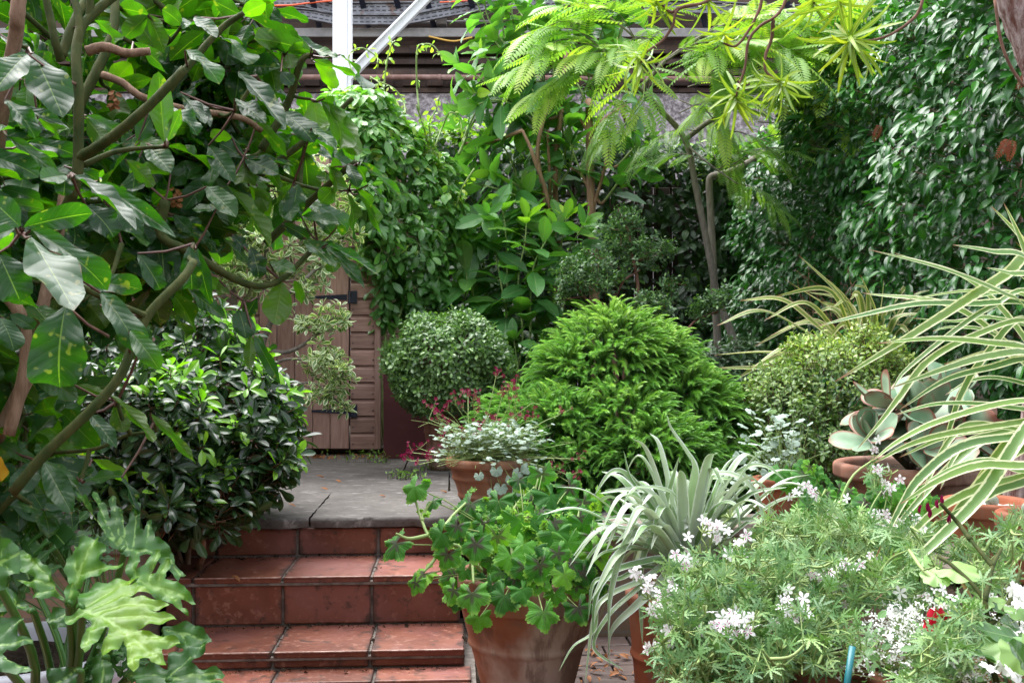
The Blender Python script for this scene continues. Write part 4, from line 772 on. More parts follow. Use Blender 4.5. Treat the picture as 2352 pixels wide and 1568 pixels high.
# further whorls filling the crown behind
poly = [(450, 40, 2.8), (540, 150, 2.85), (530, 250, 2.9), (560, 60, 2.85), (480, 200, 2.8), (420, 400, 2.75), (540, 420, 2.85), (650, 330, 2.9), (330, 520, 2.6), (-150, -150, 2.5), (120, -120, 2.6), (330, -120, 2.7), (500, -60, 2.75), (380, 60, 2.75), (120, 130, 2.5), (60, 330, 2.4), (300, 330, 2.6), (400, 280, 2.75), (250, 480, 2.5), (360, 470, 2.65), (60, 620, 2.3), (180, 540, 2.35), (330, 580, 2.5), (30, 920, 2.25), (-60, 760, 2.1), (-160, 330, 2.1), (40, 1010, 2.2), (-120, 560, 2.0), (150, 230, 2.6), (520, 60, 2.7), (20, 1150, 2.1), (-120, 1000, 2.0)]
T2 = np.array([at(x + rng.normal() * 60, y + rng.normal() * 55, D + rng.normal() * .16) for x, y, D in poly for _ in range(9)])
A2 = nrm(np.stack([rng.normal(.2, .4, len(T2)), rng.normal(-.15, .4, len(T2)), rng.uniform(.3, 1.1, len(T2))], -1))
whorl(mbl, big, T2, A2, rng.integers(5, 8, len(T2)), (.115, .17), rng, (-.35, .35), (0, .9), .012, .25, .22, mbp, asp=.46)
branch_net(mbs, skel, T2, rng, (.007, .004), .12, 7, skel[0], .05)
mbl.build('foliage', L_BIG, sb); mbp.build('leaf_stalks', M_PSTEM, sb); mbs.build('green_stems', M_GSTEM, sb); mbb.build('brown_stems', M_BARK, sb)
m2 = MB(); place(m2, big, [at(2, 1048, 1.85)], [(-.3, -.2, -1)], [(0, -1, .2)], np.array([[.05, .05, .05]]), .9, rng); o = m2.build('yellow_leaf', P_YEL, sb); o['label'] = 'single bright yellow dying leaf'
m2 = MB()
for px, py, D in ((405, 432, 2.3), (380, 440, 2.32), (262, 208, 2.35)):
    for k in range(14): place(m2, big, [at(px + rng.normal() * 2, py + k * 3, D)], [(rng.normal(), rng.normal() * .5, -.6)], [(0, -1, .2)], np.array([[.01, .018, .01]]), .9, rng)
m2.build('dry_flower_spike', P_DEAD, sb)

# ================================================================== deeply cut leaves, bottom left
rng = RNG(12)
LOBES = [(.02, 2.3, .36, .10), (.03, 1.8, .50, .12), (.13, 1.42, .56, .12), (.25, 1.15, .56, .115), (.37, .95, .53, .11), (.49, .77, .46, .10), (.60, .58, .36, .09)]
def lobed(seed, broad, curl):
    """a big leaf of finger lobes: every lobe wavy edged with side teeth, joined to the blade along the midrib"""
    r_ = RNG(seed); Ts = []
    for e in (-1, 1):
        for k, (y0, an, L, w_) in enumerate(LOBES):
            p_ = r_.uniform(0, 6); L *= r_.uniform(.92, 1.18) * broad; w_ *= r_.uniform(.46, .56)
            def wf(t): return w_ / L * L * (1.3 - .62 * t) * (1 - max(0, (t - .82) / .18) ** 2.2) ** .5 * (1 + .46 * sin(t * 15 + p_) * min(1, t * 2.5) + .07 * sin(t * 41 + p_)) / L + .004
            T = strip(wf, 26, 8, r_.uniform(.2, .7), r_.uniform(-.15, .2), .035, 3.5, p_, r_.normal() * .12, .25, e * r_.normal(-.06, .05))
            V = T[0] * L; T = rot_t((V, T[1], T[2], T[3]), 'y', r_.normal() * .15); T = rot_t(T, 'x', r_.uniform(-.05, .2)); T = rot_t(T, 'z', -e * (an + r_.normal() * .08), (0, y0, .003 * k + .0015 * (e > 0))); Ts.append(T)
    T = strip(lambda t: (.19 * (1 - .35 * t)) * (1 if t < .97 else .5), 16, 6, .1, .1); Ts.append((T[0] * [1, .74, 1] + [0, 0, .022], T[1], T[2], T[3]))
    p_ = r_.uniform(0, 6); T = strip(lambda t: .30 * (1.05 - .4 * t) * (1 - max(0, (t - .75) / .25) ** 2.2) ** .5 * (1 + .2 * sin(t * 14 + p_)) + .004, 22, 8, .5, .1, .03, 3, p_); Ts.append((T[0] * .36 + [0, .68, .02], T[1], T[2], T[3]))
    V, F, F3, UV = join(Ts); th = curl * V[:, 1]; V = V.copy(); V[:, 2] -= curl * V[:, 1] ** 2 * .5 + .25 * V[:, 0] ** 2
    return V, F, F3, UV
ph_ = thing('lobed_leaf_plant', 'bright green plant with huge deeply cut ruffled leaves in the bottom left corner', 'plant', (-.75, 1.9, .42))
# (base, tip, half width / length, D base, D tip, normal, tone, lobes)
PL = [((70, 1330), (10, 1200), .5, 1.9, 1.95, (-.2, -.9, .5), .1, 5), ((150, 1250), (60, 1150), .5, 2.0, 2.05, (0, -.9, .5), .08, 5), ((250, 1500), (180, 1600), .5, 1.78, 1.74, (-.3, -.8, .5), .10, 5), ((200, 1300), (250, 1220), .5, 1.95, 1.98, (.3, -.9, .5), .06, 5), ((300, 1480), (330, 1570), .5, 1.8, 1.76, (.2, -.9, .4), .08, 5)]
root = at(130, 1720, 1.85)
for k, (b, t, hw, d0, d1, nn, tone, nl) in enumerate(PL):
    p0 = at(*b, d0); p1 = at(*t, d1); L = np.linalg.norm(p1 - p0); tm = lobed(900 + k, .8, rng.uniform(.2, .5))
    m2 = MB(); place(m2, tm, [p0], [p1 - p0], [nn], L * 1.08, tone, rng); tube(m2, spline([root + rng.normal(size=3) * .03, (root + p0) / 2 + np.array([rng.normal() * .02, 0, .03]), p0 + np.array([0, .01, -.01]), p0 + (p1 - p0) * .04], 14), np.array([.008, .0045]), 8, .4)
    m2.build('leaf', L_PHIL, ph_)
from mathutils.geometry import delaunay_2d_cdt
def cut_leaf(polys, veins, D, nn, tone, base, seed):
    """a large cut leaf laid out in its own tilted plane, ruffled at the rim, folded along its veins and drooping to the edge"""
    r_ = RNG(seed); f = lambda p: (p[0] * .5186, 1103.6 + p[1] * .5186); nn = nrm(np.array(nn, float)); allp = np.array([f(p) for q in polys for p in q]); c = at(*allp.mean(0), D)
    ux = nrm(np.cross(nn, [0, .2, 1.])); uy = np.cross(nn, ux); e0 = np.array([0, 0, EYE])
    def flat(p): d = at(*f(p), 1.0) - e0; q = e0 + d * (np.dot(c - e0, nn) / np.dot(d, nn)) - c; return np.array([q @ ux, q @ uy])
    VS = [np.array([flat(p) for p in v]) for v in veins]; m2 = MB()
    for q in polys:
        O2 = np.array([flat(p) for p in q]); n0 = len(O2); R = []
        for i in range(n0):
            a, b = O2[i], O2[(i + 1) % n0]; k = max(1, int(np.linalg.norm(b - a) / .0045)); tt = np.arange(k) / k
            nrm2 = np.array([b[1] - a[1], a[0] - b[0]]) / max(np.linalg.norm(b - a), 1e-6); R += [a + (b - a) * t + nrm2 * (r_.normal() * .0007 if t > 0 else 0) for t in tt]
        R = np.array(R); lo, hi = R.min(0), R.max(0); g = np.stack(np.meshgrid(np.arange(lo[0], hi[0], .0055), np.arange(lo[1], hi[1], .0055)), -1).reshape(-1, 2); g = g + r_.uniform(-.001, .001, g.shape)
        dm = np.min(np.linalg.norm(g[:, None] - R[None], axis=2), axis=1); g = g[dm > .003]; pts = np.concatenate([R, g]); nr = len(R)
        res = delaunay_2d_cdt([tuple(p) for p in pts], [], [list(range(nr))], 1, 1e-6); V2 = np.array([v[:] for v in res[0]]); F3 = [t_ for t_ in res[2] if len(t_) == 3]
        de = np.min(np.linalg.norm(V2[:, None] - R[None], axis=2), axis=1); dv = np.full(len(V2), 9.); al = np.zeros(len(V2))
        for j, v in enumerate(VS):
            for a, b in zip(v[:-1], v[1:]):
                ab = b - a; t = np.clip(((V2 - a) @ ab) / (ab @ ab), 0, 1); d = np.linalg.norm(V2 - a - t[:, None] * ab, axis=1) * (1.0 if j == 0 else 1.35); al = np.where(d < dv, t + j, al); dv = np.minimum(dv, d)
        rim = np.exp(-de / .010); ph0 = r_.uniform(0, 6); X, Y = V2[:, 0], V2[:, 1]
        z = rim * (.0048 * np.sin(X * 190 + Y * 70 + ph0) + .0036 * np.sin(Y * 230 - X * 90 + ph0 * 2)) + .0026 * np.clip(dv / .016, 0, 1) - .0006 * np.sin(dv * 500) * np.exp(-dv / .03) - .9 * (X ** 2 + Y ** 2) + .004 * np.sin(X * 38 + ph0) * np.sin(Y * 33 - ph0)
        W = c + X[:, None] * ux + Y[:, None] * uy + z[:, None] * nn; A = np.stack([np.clip(dv / .05, 0, 1), al, np.clip(tone + .12 * np.sin(X * 30 + ph0) + .25 * np.exp(-dv / .006) - .10 * rim, 0, 1)], -1)
        F3 = np.array(F3); nf = np.cross(W[F3[:, 1]] - W[F3[:, 0]], W[F3[:, 2]] - W[F3[:, 0]]).sum(0)
        m2.add(W, None, F3 if nf @ nn > 0 else F3[:, ::-1], A)
    bp = c + flat(base) @ np.array([ux, uy]); tube(m2, spline([root + r_.normal(size=3) * .03, (root + bp) / 2 + np.array([0, .03, -.01]), bp - nn * .012 + np.array([0, .01, -.01]), bp - nn * .001], 16), np.array([.009, .005]), 10, .35); m2.build('leaf', L_PHIL, ph_)
cut_leaf([[(340, 545), (345, 480), (420, 440), (500, 425), (560, 418), (625, 415), (600, 435), (540, 455), (600, 450), (650, 480), (680, 490), (600, 500), (560, 512), (640, 512), (750, 540), (740, 560), (660, 570), (700, 580), (770, 590), (785, 615), (740, 630), (660, 640), (600, 645), (650, 665), (720, 680), (790, 695), (800, 720), (770, 738), (720, 730), (715, 745), (725, 780), (735, 800), (720, 815), (700, 810), (680, 795), (660, 780), (640, 770), (620, 790), (610, 825), (590, 835), (565, 815), (560, 780), (560, 740), (545, 700), (530, 720), (510, 750), (485, 770), (455, 768), (445, 740), (470, 700), (485, 655), (470, 660), (440, 690), (420, 720), (400, 750), (375, 762), (360, 745), (360, 710), (385, 670), (405, 620), (370, 615), (330, 620), (300, 630), (283, 610), (282, 590), (330, 580), (350, 565)]],
    [[(345, 550), (430, 590), (520, 640), (600, 700), (710, 785)], [(360, 550), (480, 480), (600, 427)], [(385, 565), (520, 510), (670, 490)], [(410, 580), (560, 545), (735, 550)], [(460, 605), (620, 595), (770, 605)], [(520, 640), (650, 680), (785, 715)], [(430, 592), (400, 680), (372, 750)], [(500, 630), (480, 700), (462, 758)], [(560, 670), (580, 750), (590, 825)], [(380, 570), (330, 595), (292, 605)]], 1.55, (.12, -.62, .8), .66, (345, 550), 1)
cut_leaf([[(310, 455), (295, 400), (300, 350), (325, 325), (328, 300), (320, 285), (345, 290), (360, 260), (385, 245), (410, 255), (440, 243), (440, 275), (470, 285), (470, 310), (450, 335), (440, 352), (470, 370), (540, 358), (545, 370), (510, 385), (460, 405), (420, 420), (380, 440), (345, 470), (320, 480)], [(280, 525), (255, 520), (225, 510), (190, 525), (145, 523), (140, 505), (180, 490), (130, 470), (95, 450), (70, 440), (110, 440), (135, 440), (160, 430), (120, 410), (85, 400), (90, 370), (85, 345), (75, 310), (95, 300), (125, 320), (150, 345), (165, 340), (185, 365), (215, 380), (225, 400), (240, 440), (250, 480), (265, 505)]], [[(325, 470), (360, 380), (420, 260)], [(345, 420), (430, 390), (530, 365)], [(340, 440), (330, 350)], [(275, 520), (200, 410), (95, 312)], [(235, 465), (160, 440), (85, 443)], [(255, 490), (200, 490), (150, 512)]], 1.64, (-.1, -.88, .5), .42, (300, 500), 2)
cut_leaf([[(330, 30), (350, 35), (380, 50), (390, 80), (405, 105), (410, 150), (430, 180), (440, 120), (420, 80), (405, 60), (410, 35), (430, 40), (445, 75), (470, 100), (480, 140), (490, 165), (490, 120), (480, 90), (500, 65), (515, 75), (515, 110), (540, 125), (545, 165), (550, 205), (570, 180), (575, 140), (595, 115), (610, 95), (625, 100), (620, 140), (620, 175), (620, 215), (640, 220), (650, 170), (670, 165), (668, 190), (680, 220), (685, 240), (720, 265), (750, 290), (770, 330), (775, 360), (800, 375), (825, 400), (800, 405), (790, 430), (770, 415), (755, 390), (735, 370), (700, 345), (660, 330), (600, 325), (560, 335), (535, 320), (520, 295), (490, 290), (480, 260), (460, 225), (445, 205)]], [[(530, 300), (640, 305), (740, 330), (800, 400)], [(540, 295), (520, 200), (500, 80)], [(590, 300), (600, 200), (612, 105)], [(560, 295), (550, 200), (535, 130)], [(650, 305), (655, 240), (660, 175)], [(520, 280), (460, 160), (420, 45)], [(500, 270), (420, 170), (350, 40)]], 1.78, (.25, -.8, .6), .25, (535, 305), 3)
cut_leaf([[(555, 410), (555, 370), (575, 330), (595, 300), (615, 300), (620, 340), (610, 380), (600, 400), (640, 370), (660, 335), (690, 305), (712, 298), (712, 325), (695, 365), (670, 400), (690, 410), (710, 370), (730, 345), (755, 345), (755, 380), (735, 405), (730, 430), (760, 430), (790, 450), (820, 470), (840, 500), (868, 545), (850, 550), (830, 530), (800, 520), (810, 550), (830, 565), (838, 590), (815, 580), (790, 560), (750, 545), (700, 520), (660, 500), (620, 470), (590, 440)]], [[(590, 440), (680, 465), (780, 490), (862, 545)], [(620, 450), (590, 390), (605, 305)], [(650, 460), (675, 390), (705, 303)], [(690, 470), (715, 410), (745, 350)], [(720, 480), (780, 530), (830, 580)]], 1.68, (.3, -.75, .6), .45, (585, 440), 4)
cut_leaf([[(720, 650), (770, 640), (830, 620), (880, 640), (920, 680), (938, 715), (900, 725), (870, 755), (825, 775), (810, 740), (760, 720), (730, 690)]], [[(730, 660), (830, 675), (920, 712)], [(800, 670), (840, 740)]], 1.78, (.3, -.8, .5), .10, (725, 660), 5)
cut_leaf([[(560, 850), (620, 830), (680, 800), (740, 830), (745, 760), (770, 750), (830, 740), (870, 720), (915, 712), (910, 750), (870, 780), (850, 810), (890, 830), (960, 830), (995, 850), (985, 875), (940, 880), (1015, 890), (1000, 920), (700, 940), (620, 920), (600, 880)]], [[(740, 880), (870, 870), (1000, 890)], [(740, 870), (830, 790), (905, 720)], [(740, 870), (650, 850), (580, 855)], [(740, 875), (860, 850), (985, 855)]], 1.70, (.1, -.7, .75), .18, (740, 875), 6)
cut_leaf([[(-60, 600), (0, 610), (60, 600), (105, 605), (85, 645), (75, 680), (145, 700), (140, 715), (80, 735), (30, 745), (10, 765), (30, 790), (90, 810), (145, 840), (120, 855), (40, 850), (0, 845), (-60, 860)]], [[(-40, 730), (50, 715), (140, 705)], [(-40, 720), (30, 650), (95, 610)], [(-40, 740), (50, 800), (138, 842)]], 1.48, (.1, -.75, .65), .22, (-50, 730), 7)
cut_leaf([[(-60, 250), (0, 255), (50, 262), (85, 300), (92, 360), (85, 410), (50, 415), (30, 440), (20, 480), (-60, 500)]], [[(-60, 400), (20, 350), (85, 320)], [(0, 362), (60, 410)], [(-20, 380), (20, 290)]], 1.45, (.3, -.92, .3), .12, (-50, 395), 8)
cut_leaf([[(285, 490), (300, 460), (325, 448), (330, 480), (348, 495), (335, 540), (320, 560), (290, 540)]], [[(300, 540), (318, 490), (325, 452)]], 1.58, (.5, -.8, .3), .5, (300, 545), 9)
cut_leaf([[(20, 465), (60, 490), (90, 520), (120, 545), (135, 575), (100, 575), (60, 560), (10, 580), (-30, 575), (-30, 540), (40, 530), (10, 500)]], [[(130, 572), (60, 540), (-20, 558)], [(80, 550), (30, 480)]], 1.7, (-.1, -.8, .6), .12, (130, 574), 10)
for q, v, D, t_, s_ in (([(205, 830), (290, 825), (340, 830), (345, 920), (220, 930)], [(340, 835), (270, 880), (215, 920)], 1.66, .08, 11), ([(410, 790), (450, 770), (490, 800), (500, 850), (480, 920), (420, 920), (400, 850)], [(452, 775), (455, 850), (450, 915)], 1.72, .07, 12), ([(195, 610), (240, 560), (300, 560), (320, 580), (290, 620), (310, 650), (240, 655)], [(310, 575), (260, 610), (205, 620)], 1.72, .12, 13), ([(300, 640), (345, 625), (400, 632), (350, 660), (345, 720), (330, 725), (310, 690)], [(340, 630), (335, 715)], 1.7, .1, 14)): cut_leaf([q], [v], D, (.1, -.8, .55), t_, v[0], s_)

# ================================================================== dark glossy mound left of the terrace
rng = RNG(13)
tb = thing('glossy_evergreen_shrub', 'wide mound of dark glossy whorled leaves with lime new tips beside the terrace', 'shrub', (-1.3, 3.6, .34))
def eb(px, py, D, rx, ry, rd=None): c = at(px, py, D); k = D / FPX; return (c, np.array([rx * k, (rd or (rx + ry) / 2) * k, ry * k]))
EB = [eb(420, 860, 4.0, 200, 180), eb(520, 980, 3.75, 170, 170), eb(330, 1000, 3.5, 210, 190), eb(560, 1060, 3.6, 120, 110), eb(470, 1140, 3.45, 120, 90), eb(240, 850, 3.9, 160, 150), eb(120, 980, 3.7, 150, 160), eb(620, 960, 3.9, 75, 100), eb(330, 1150, 3.3, 140, 80)]
P, N_ = blob(EB, 900, rng, (.72, 1.06), .85, .36, .55); Ax = nrm(N_ * .8 + UP * .55 + rng.normal(size=N_.shape) * .3)
tob = [strip(ell(.19, 1.55, .8), 6, 4, cu, .35, 0, 1, 0, tw) for cu, tw in ((.3, 0), (.6, .15), (.9, -.1), (.1, .1))]
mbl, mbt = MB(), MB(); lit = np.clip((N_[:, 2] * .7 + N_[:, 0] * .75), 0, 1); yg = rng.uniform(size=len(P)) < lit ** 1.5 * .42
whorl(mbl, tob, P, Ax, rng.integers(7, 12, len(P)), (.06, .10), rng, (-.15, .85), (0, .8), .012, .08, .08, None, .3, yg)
sticks(mbt, P - Ax * .14 - N_ * .08, P, .003, .0018, .4); 
br = [at(430, 1330, 3.6), at(300, 1300, 3.7), at(200, 1280, 3.8)]
for b in br:
    for _ in range(7):
        t = P[rng.integers(len(P))]; tube(mbt, spline([b, (b + t) / 2 + rng.normal(size=3) * .06 - UP * .05, t - (t - b) * .15], 10), np.array([.013, .005]), 7, .3)
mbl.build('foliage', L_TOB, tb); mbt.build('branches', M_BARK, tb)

# ================================================================== white edged shrub in front of the shed
rng = RNG(14)
vs = thing('variegated_shrub', 'loose shrub with white edged grey green leaves in front of the shed door', 'shrub', at(600, 1000, 5.2))
vt = [strip(ell(.20, 1.5, .8), 5, 4, cu, .3, .03, 2, 0) for cu in (.1, .5, .8)]
EV = [eb(700, 430, 5.3, 110, 100), eb(620, 530, 5.2, 120, 90), eb(480, 480, 5.2, 110, 130), eb(760, 520, 5.4, 70, 90), eb(560, 620, 5.1, 90, 60), eb(690, 590, 5.2, 90, 60), eb(400, 560, 5.1, 80, 90), eb(600, 380, 5.5, 110, 70), eb(480, 330, 5.6, 120, 90), eb(350, 430, 5.6, 110, 120)]
P, N_ = blob(EV, 560, rng, (.35, 1.05), .75, None, .7); Ax = nrm(N_ * .5 + UP * .8 + rng.normal(size=N_.shape) * .35)
EV2 = [eb(775, 722, 5.0, 48, 34), eb(715, 745, 5.0, 50, 26), eb(740, 830, 4.95, 62, 44), eb(780, 850, 4.9, 40, 40), eb(755, 905, 4.9, 58, 30), eb(660, 700, 5.05, 40, 22), eb(790, 930, 4.9, 26, 20), eb(700, 660, 5.1, 50, 24)]
P2, N2 = blob(EV2, 130, rng, (.2, 1.05), .6, None, .9); Ax2 = nrm(N2 * .45 + UP * .6 + rng.normal(size=N2.shape) * .4 + np.array([.25, 0, 0]))
mbl, mbt = MB(), MB(); PP, AA = np.concatenate([P, P2]), np.concatenate([Ax, Ax2])
whorl(mbl, vt, P, Ax, rng.integers(7, 12, len(P)), (.055, .088), rng, (-.1, .9), (.1, 1), .008, 0, .1, None, .3); whorl(mbl, vt, P2, Ax2, rng.integers(6, 10, len(P2)), (.04, .066), rng, (-.1, .9), (0, .6), .008, 0, .1, None, .3)
base = at(560, 1040, 5.3); sk = []
for cp, r0, r1 in (([(560, 1040, 5.3), (575, 900, 5.25), (600, 800, 5.2), (640, 700, 5.15), (690, 650, 5.1), (760, 590, 5.2)], .022, .008), ([(600, 800, 5.2), (660, 808, 5.1), (720, 775, 5.05), (770, 725, 5.0)], .014, .006), ([(590, 850, 5.2), (660, 825, 5.05), (720, 832, 4.98), (770, 860, 4.92)], .009, .005), ([(585, 900, 5.2), (640, 890, 5.05), (720, 880, 4.95), (780, 925, 4.9)], .008, .004), ([(575, 880, 5.25), (540, 700, 5.2), (520, 560, 5.2), (470, 420, 5.4)], .018, .008), ([(640, 700, 5.15), (610, 600, 5.2), (640, 460, 5.3), (690, 400, 5.35)], .012, .006), ([(540, 700, 5.2), (440, 620, 5.2), (380, 520, 5.3)], .012, .006)):
    q = spline([at(*p) for p in cp], 22); tube(mbt, q, np.array([r0, r1]), 9, rng.uniform(), .05, rng); sk.append(q)
branch_net(mbt, np.concatenate(sk), PP[::2], rng, (.005, .002), .2, 4, base, .05)
mbl.build('foliage', L_VAR, vs); mbt.build('branches', M_BARKG, vs)

# ================================================================== five fingered climber over the shed's right end
rng = RNG(15)
ck = thing('climbing_vine', 'light green climber with rounded leaflets draped over the right end of the shed', 'vine', at(880, 1040, 6.1))
akl = [strip(ell(.23, 1.2, .75), 5, 4, cu, .22, .02, 2, 0) for cu in (.2, .6, .9)]
EK = [eb(840, 330, 5.86, 60, 70), eb(830, 240, 5.95, 80, 40), eb(850, 440, 5.84, 40, 90), eb(870, 540, 5.84, 36, 80), eb(850, 290, 6.15, 75, 80), eb(800, 250, 6.2, 60, 50), eb(910, 360, 6.15, 85, 90), eb(960, 430, 6.2, 85, 80), eb(900, 470, 6.05, 70, 100), eb(940, 560, 6.1, 90, 90), eb(890, 600, 6.0, 45, 90), eb(960, 660, 6.15, 70, 80), eb(880, 690, 6.0, 24, 60), eb(1010, 500, 6.2, 60, 90), eb(700, 300, 6.3, 110, 50), eb(780, 400, 6.15, 50, 90), eb(1010, 400, 6.3, 50, 50)]
P, N_ = blob(EK, 1350, rng, (.7, 1.08), .85, None, .55); mbl, mbt = MB(), MB()
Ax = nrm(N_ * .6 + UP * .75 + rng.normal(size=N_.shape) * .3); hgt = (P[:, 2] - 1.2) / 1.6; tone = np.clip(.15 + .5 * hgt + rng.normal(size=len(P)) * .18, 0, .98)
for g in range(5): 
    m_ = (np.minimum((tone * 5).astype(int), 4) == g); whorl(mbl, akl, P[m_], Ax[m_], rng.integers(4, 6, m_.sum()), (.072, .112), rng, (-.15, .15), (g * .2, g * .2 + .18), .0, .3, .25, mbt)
for x, y in ((1105 - 240, 770), (905, 760), (885, 640), (925, 700), (870, 560)):
    tube(mbt, spline([at(880 + rng.normal() * 8, 1030, 6.05), at(878 + rng.normal() * 10, 880, 6.0), at(x, y, 6.0), at(x + rng.normal() * 30, y - 130, 6.05), at(x + 30, y - 300, 6.1)], 26), np.array([.012, .006]), 7, .5, .05, rng)
ten = [[(962, 250), (955, 190), (960, 120), (975, 102), (995, 105), (1015, 130)], [(935, 270), (925, 230), (905, 205), (870, 190)], [(820, 190), (800, 130), (830, 112), (860, 120), (868, 148)], [(880, 210), (890, 150), (900, 110), (906, 90)], [(990, 330), (985, 280), (1000, 250), (1010, 225)], [(1000, 340), (1015, 285), (1035, 262), (1055, 272), (1060, 300)], [(930, 330), (900, 250), (880, 205), (850, 175)], [(1020, 390), (1000, 350), (975, 330)], [(1090, 390), (1065, 430), (1050, 470)], [(960, 250), (975, 300), (990, 380)]]
tp, ta = [], []
for q in ten:
    p = spline([at(x, y, 6.1) + np.array([0, rng.normal() * .05, 0]) for x, y in q], 18); tube(mbt, p, np.array([.006, .0028]), 5, .9)
    for i in range(4, 18, 3): tp.append(p[i]); ta.append(nrm(rng.normal(size=3) + np.array([0, -.3, -.2])))
whorl(mbl, akl, np.array(tp), np.array(ta), 4, (.03, .055), rng, (-.4, .3), (.8, 1), .0, .5, .3, mbt)
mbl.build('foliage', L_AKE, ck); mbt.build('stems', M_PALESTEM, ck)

# ================================================================== leaves climbing over the back fence
rng = RNG(16)
fv = thing('fence_climber', 'dark leafy climber covering the back trellis fence with a bright leafy top', 'vine', (1.0, 7.9, .33))
ivl = [strip(ell(.24, .9, .8), 5, 4, cu, .2, .03, 2, 0) for cu in (.2, .6, 1.0)]; mbl, mbt = MB(), MB()
n = 5200; px = rng.uniform(960, 1760, n); py = rng.uniform(330, 850, n); win = ((px > 1285) & (px < 1565) & (py > 405) & (py < 700)); keep = ~win | (rng.uniform(size=n) < .5); px, py = px[keep], py[keep]; n = len(px)
Dp = 7.95 - rng.uniform(0, .35, n) * (1 - .6 * ((px > 1285) & (px < 1565))); P = np.stack([(px - 1176) / FPX * Dp, Dp, EYE + (804 - py) / FPX * Dp], -1)
D_ = np.stack([rng.normal(0, .7, n), rng.normal(-.5, .4, n), rng.normal(-.6, .5, n)], -1); Nn = np.stack([rng.normal(0, .35, n), rng.normal(-.8, .3, n), rng.normal(.7, .3, n)], -1)
place(mbl, ivl, P, D_, Nn, rng.uniform(.06, .125, n), np.clip(rng.normal(.4, .25, n), 0, .86), rng)
n = 300; px = rng.uniform(960, 1700, n); pyt = 335 + 25 * np.sin(px / 60) + np.where(px > 1400, 15, -12); P = np.array([at(a, b + rng.normal() * 22, 7.75 + rng.uniform(-.25, .25)) for a, b in zip(px, pyt)])
whorl(mbl, ivl, P, nrm(np.stack([rng.normal(0, .4, n), rng.normal(-.3, .4, n), np.ones(n)], -1)), rng.integers(5, 9, n), (.06, .11), rng, (-.1, .9), (.25, .85), .02, .1, .1, mbt, .3, rng.uniform(size=n) < np.where(px < 1250, .75, .3))
mbl.build('foliage', L_IVY, fv); mbt.build('stems', M_TWIG, fv)
# ================================================================== broad leaved young trees at the back
rng = RNG(17)
mg = [strip(ell(.21, 1.05, .72), 10, 6, cu, fo, .035, nw, p_) for cu, fo, nw, p_ in ((.3, .2, 3.5, 0), (.7, .15, 3, 1), (.1, .28, 4, 2), (1.0, .2, 3, 3))]
def broad_tree(name, label, shoots, stems, seed, D, lsize=(.2, .285), tone=(0, .8), spacing=.046, stemmat=M_BARKT, cat='young tree'):
    rg_ = RNG(seed); t = thing(name, label, cat, at(stems[0][0][0], 1040, D)); mbl, mbt, mbs = MB(), MB(), MB(); sk = []
    extra = [] if len(shoots) < 8 else [([(x + rg_.normal() * 10 + o * i / len(cp), y + rg_.normal() * 10 + 22, d + rg_.normal() * .1) for i, (x, y, d) in enumerate(cp)], k0 * .8) for cp, k0 in shoots for o in (rg_.uniform(-70, 70),)]
    for cp, r0, r1 in [(s[:-2], s[-2], s[-1]) for s in stems]:
        q = spline([at(*p) for p in cp], 26); tube(mbt, q, np.array([r0, r1]), 10, rg_.uniform(), .03, rg_); sk.append(q)
    for cp, k0 in shoots + extra:
        q = spline([at(*p) for p in cp], 40); tube(mbs, q, np.array([.009, .004]), 6, rg_.uniform()); L = np.linalg.norm(np.diff(q, axis=0), axis=1).sum(); m = max(3, int(L / spacing)); ph = rg_.uniform(0, 6)
        T = nrm(np.gradient(q, axis=0))
        for i in range(m):
            f = (i + .5) / m; j = int(f * 39); a = T[j]; x = nrm(np.cross(a, [0.3, .9, .1])); y = np.cross(a, x); az = ph + i * 2.4; rad = cos(az) * x + sin(az) * y
            e = rg_.uniform(.05, .75) * (.6 + .6 * f); d = nrm(rad * cos(e) + a * sin(e) + np.array([0, 0, -.12])); s = rg_.uniform(*lsize) * (1.05 - .3 * f ** 3); b = q[j] + d * .035
            yr = rg_.uniform(*tone) if f < .8 else min(1, rg_.uniform(.55, 1.0) * k0); sticks(mbs, [q[j]], [b], .0028, .002, .5)
            place(mbl, mg, [b], [d], [a * cos(e) - rad * sin(e) + rg_.normal(size=3) * .2 + np.array([0, -.25, .2])], s, yr, rg_)
        whorl(mbl, mg, q[-1:], T[-1:], 5, (lsize[0] * .55, lsize[1] * .7), rg_, (.5, 1.25), (.6 * k0, 1.0 * k0), .006)
    if stems and len(shoots): 
        S = np.concatenate(sk)
        for cp, k0 in shoots:
            p = at(*cp[0]); j = np.argmin(np.linalg.norm(S - p, axis=1)); 
            if np.linalg.norm(S[j] - p) > .03: tube(mbt, spline([S[j], (S[j] + p) / 2 - UP * .03, p], 8), np.array([.012, .008]), 7, .5)
    mbl.build('foliage', L_MAG, t); mbt.build('trunk', stemmat, t); mbs.build('shoots', M_PALESTEM, t)
D = 6.7
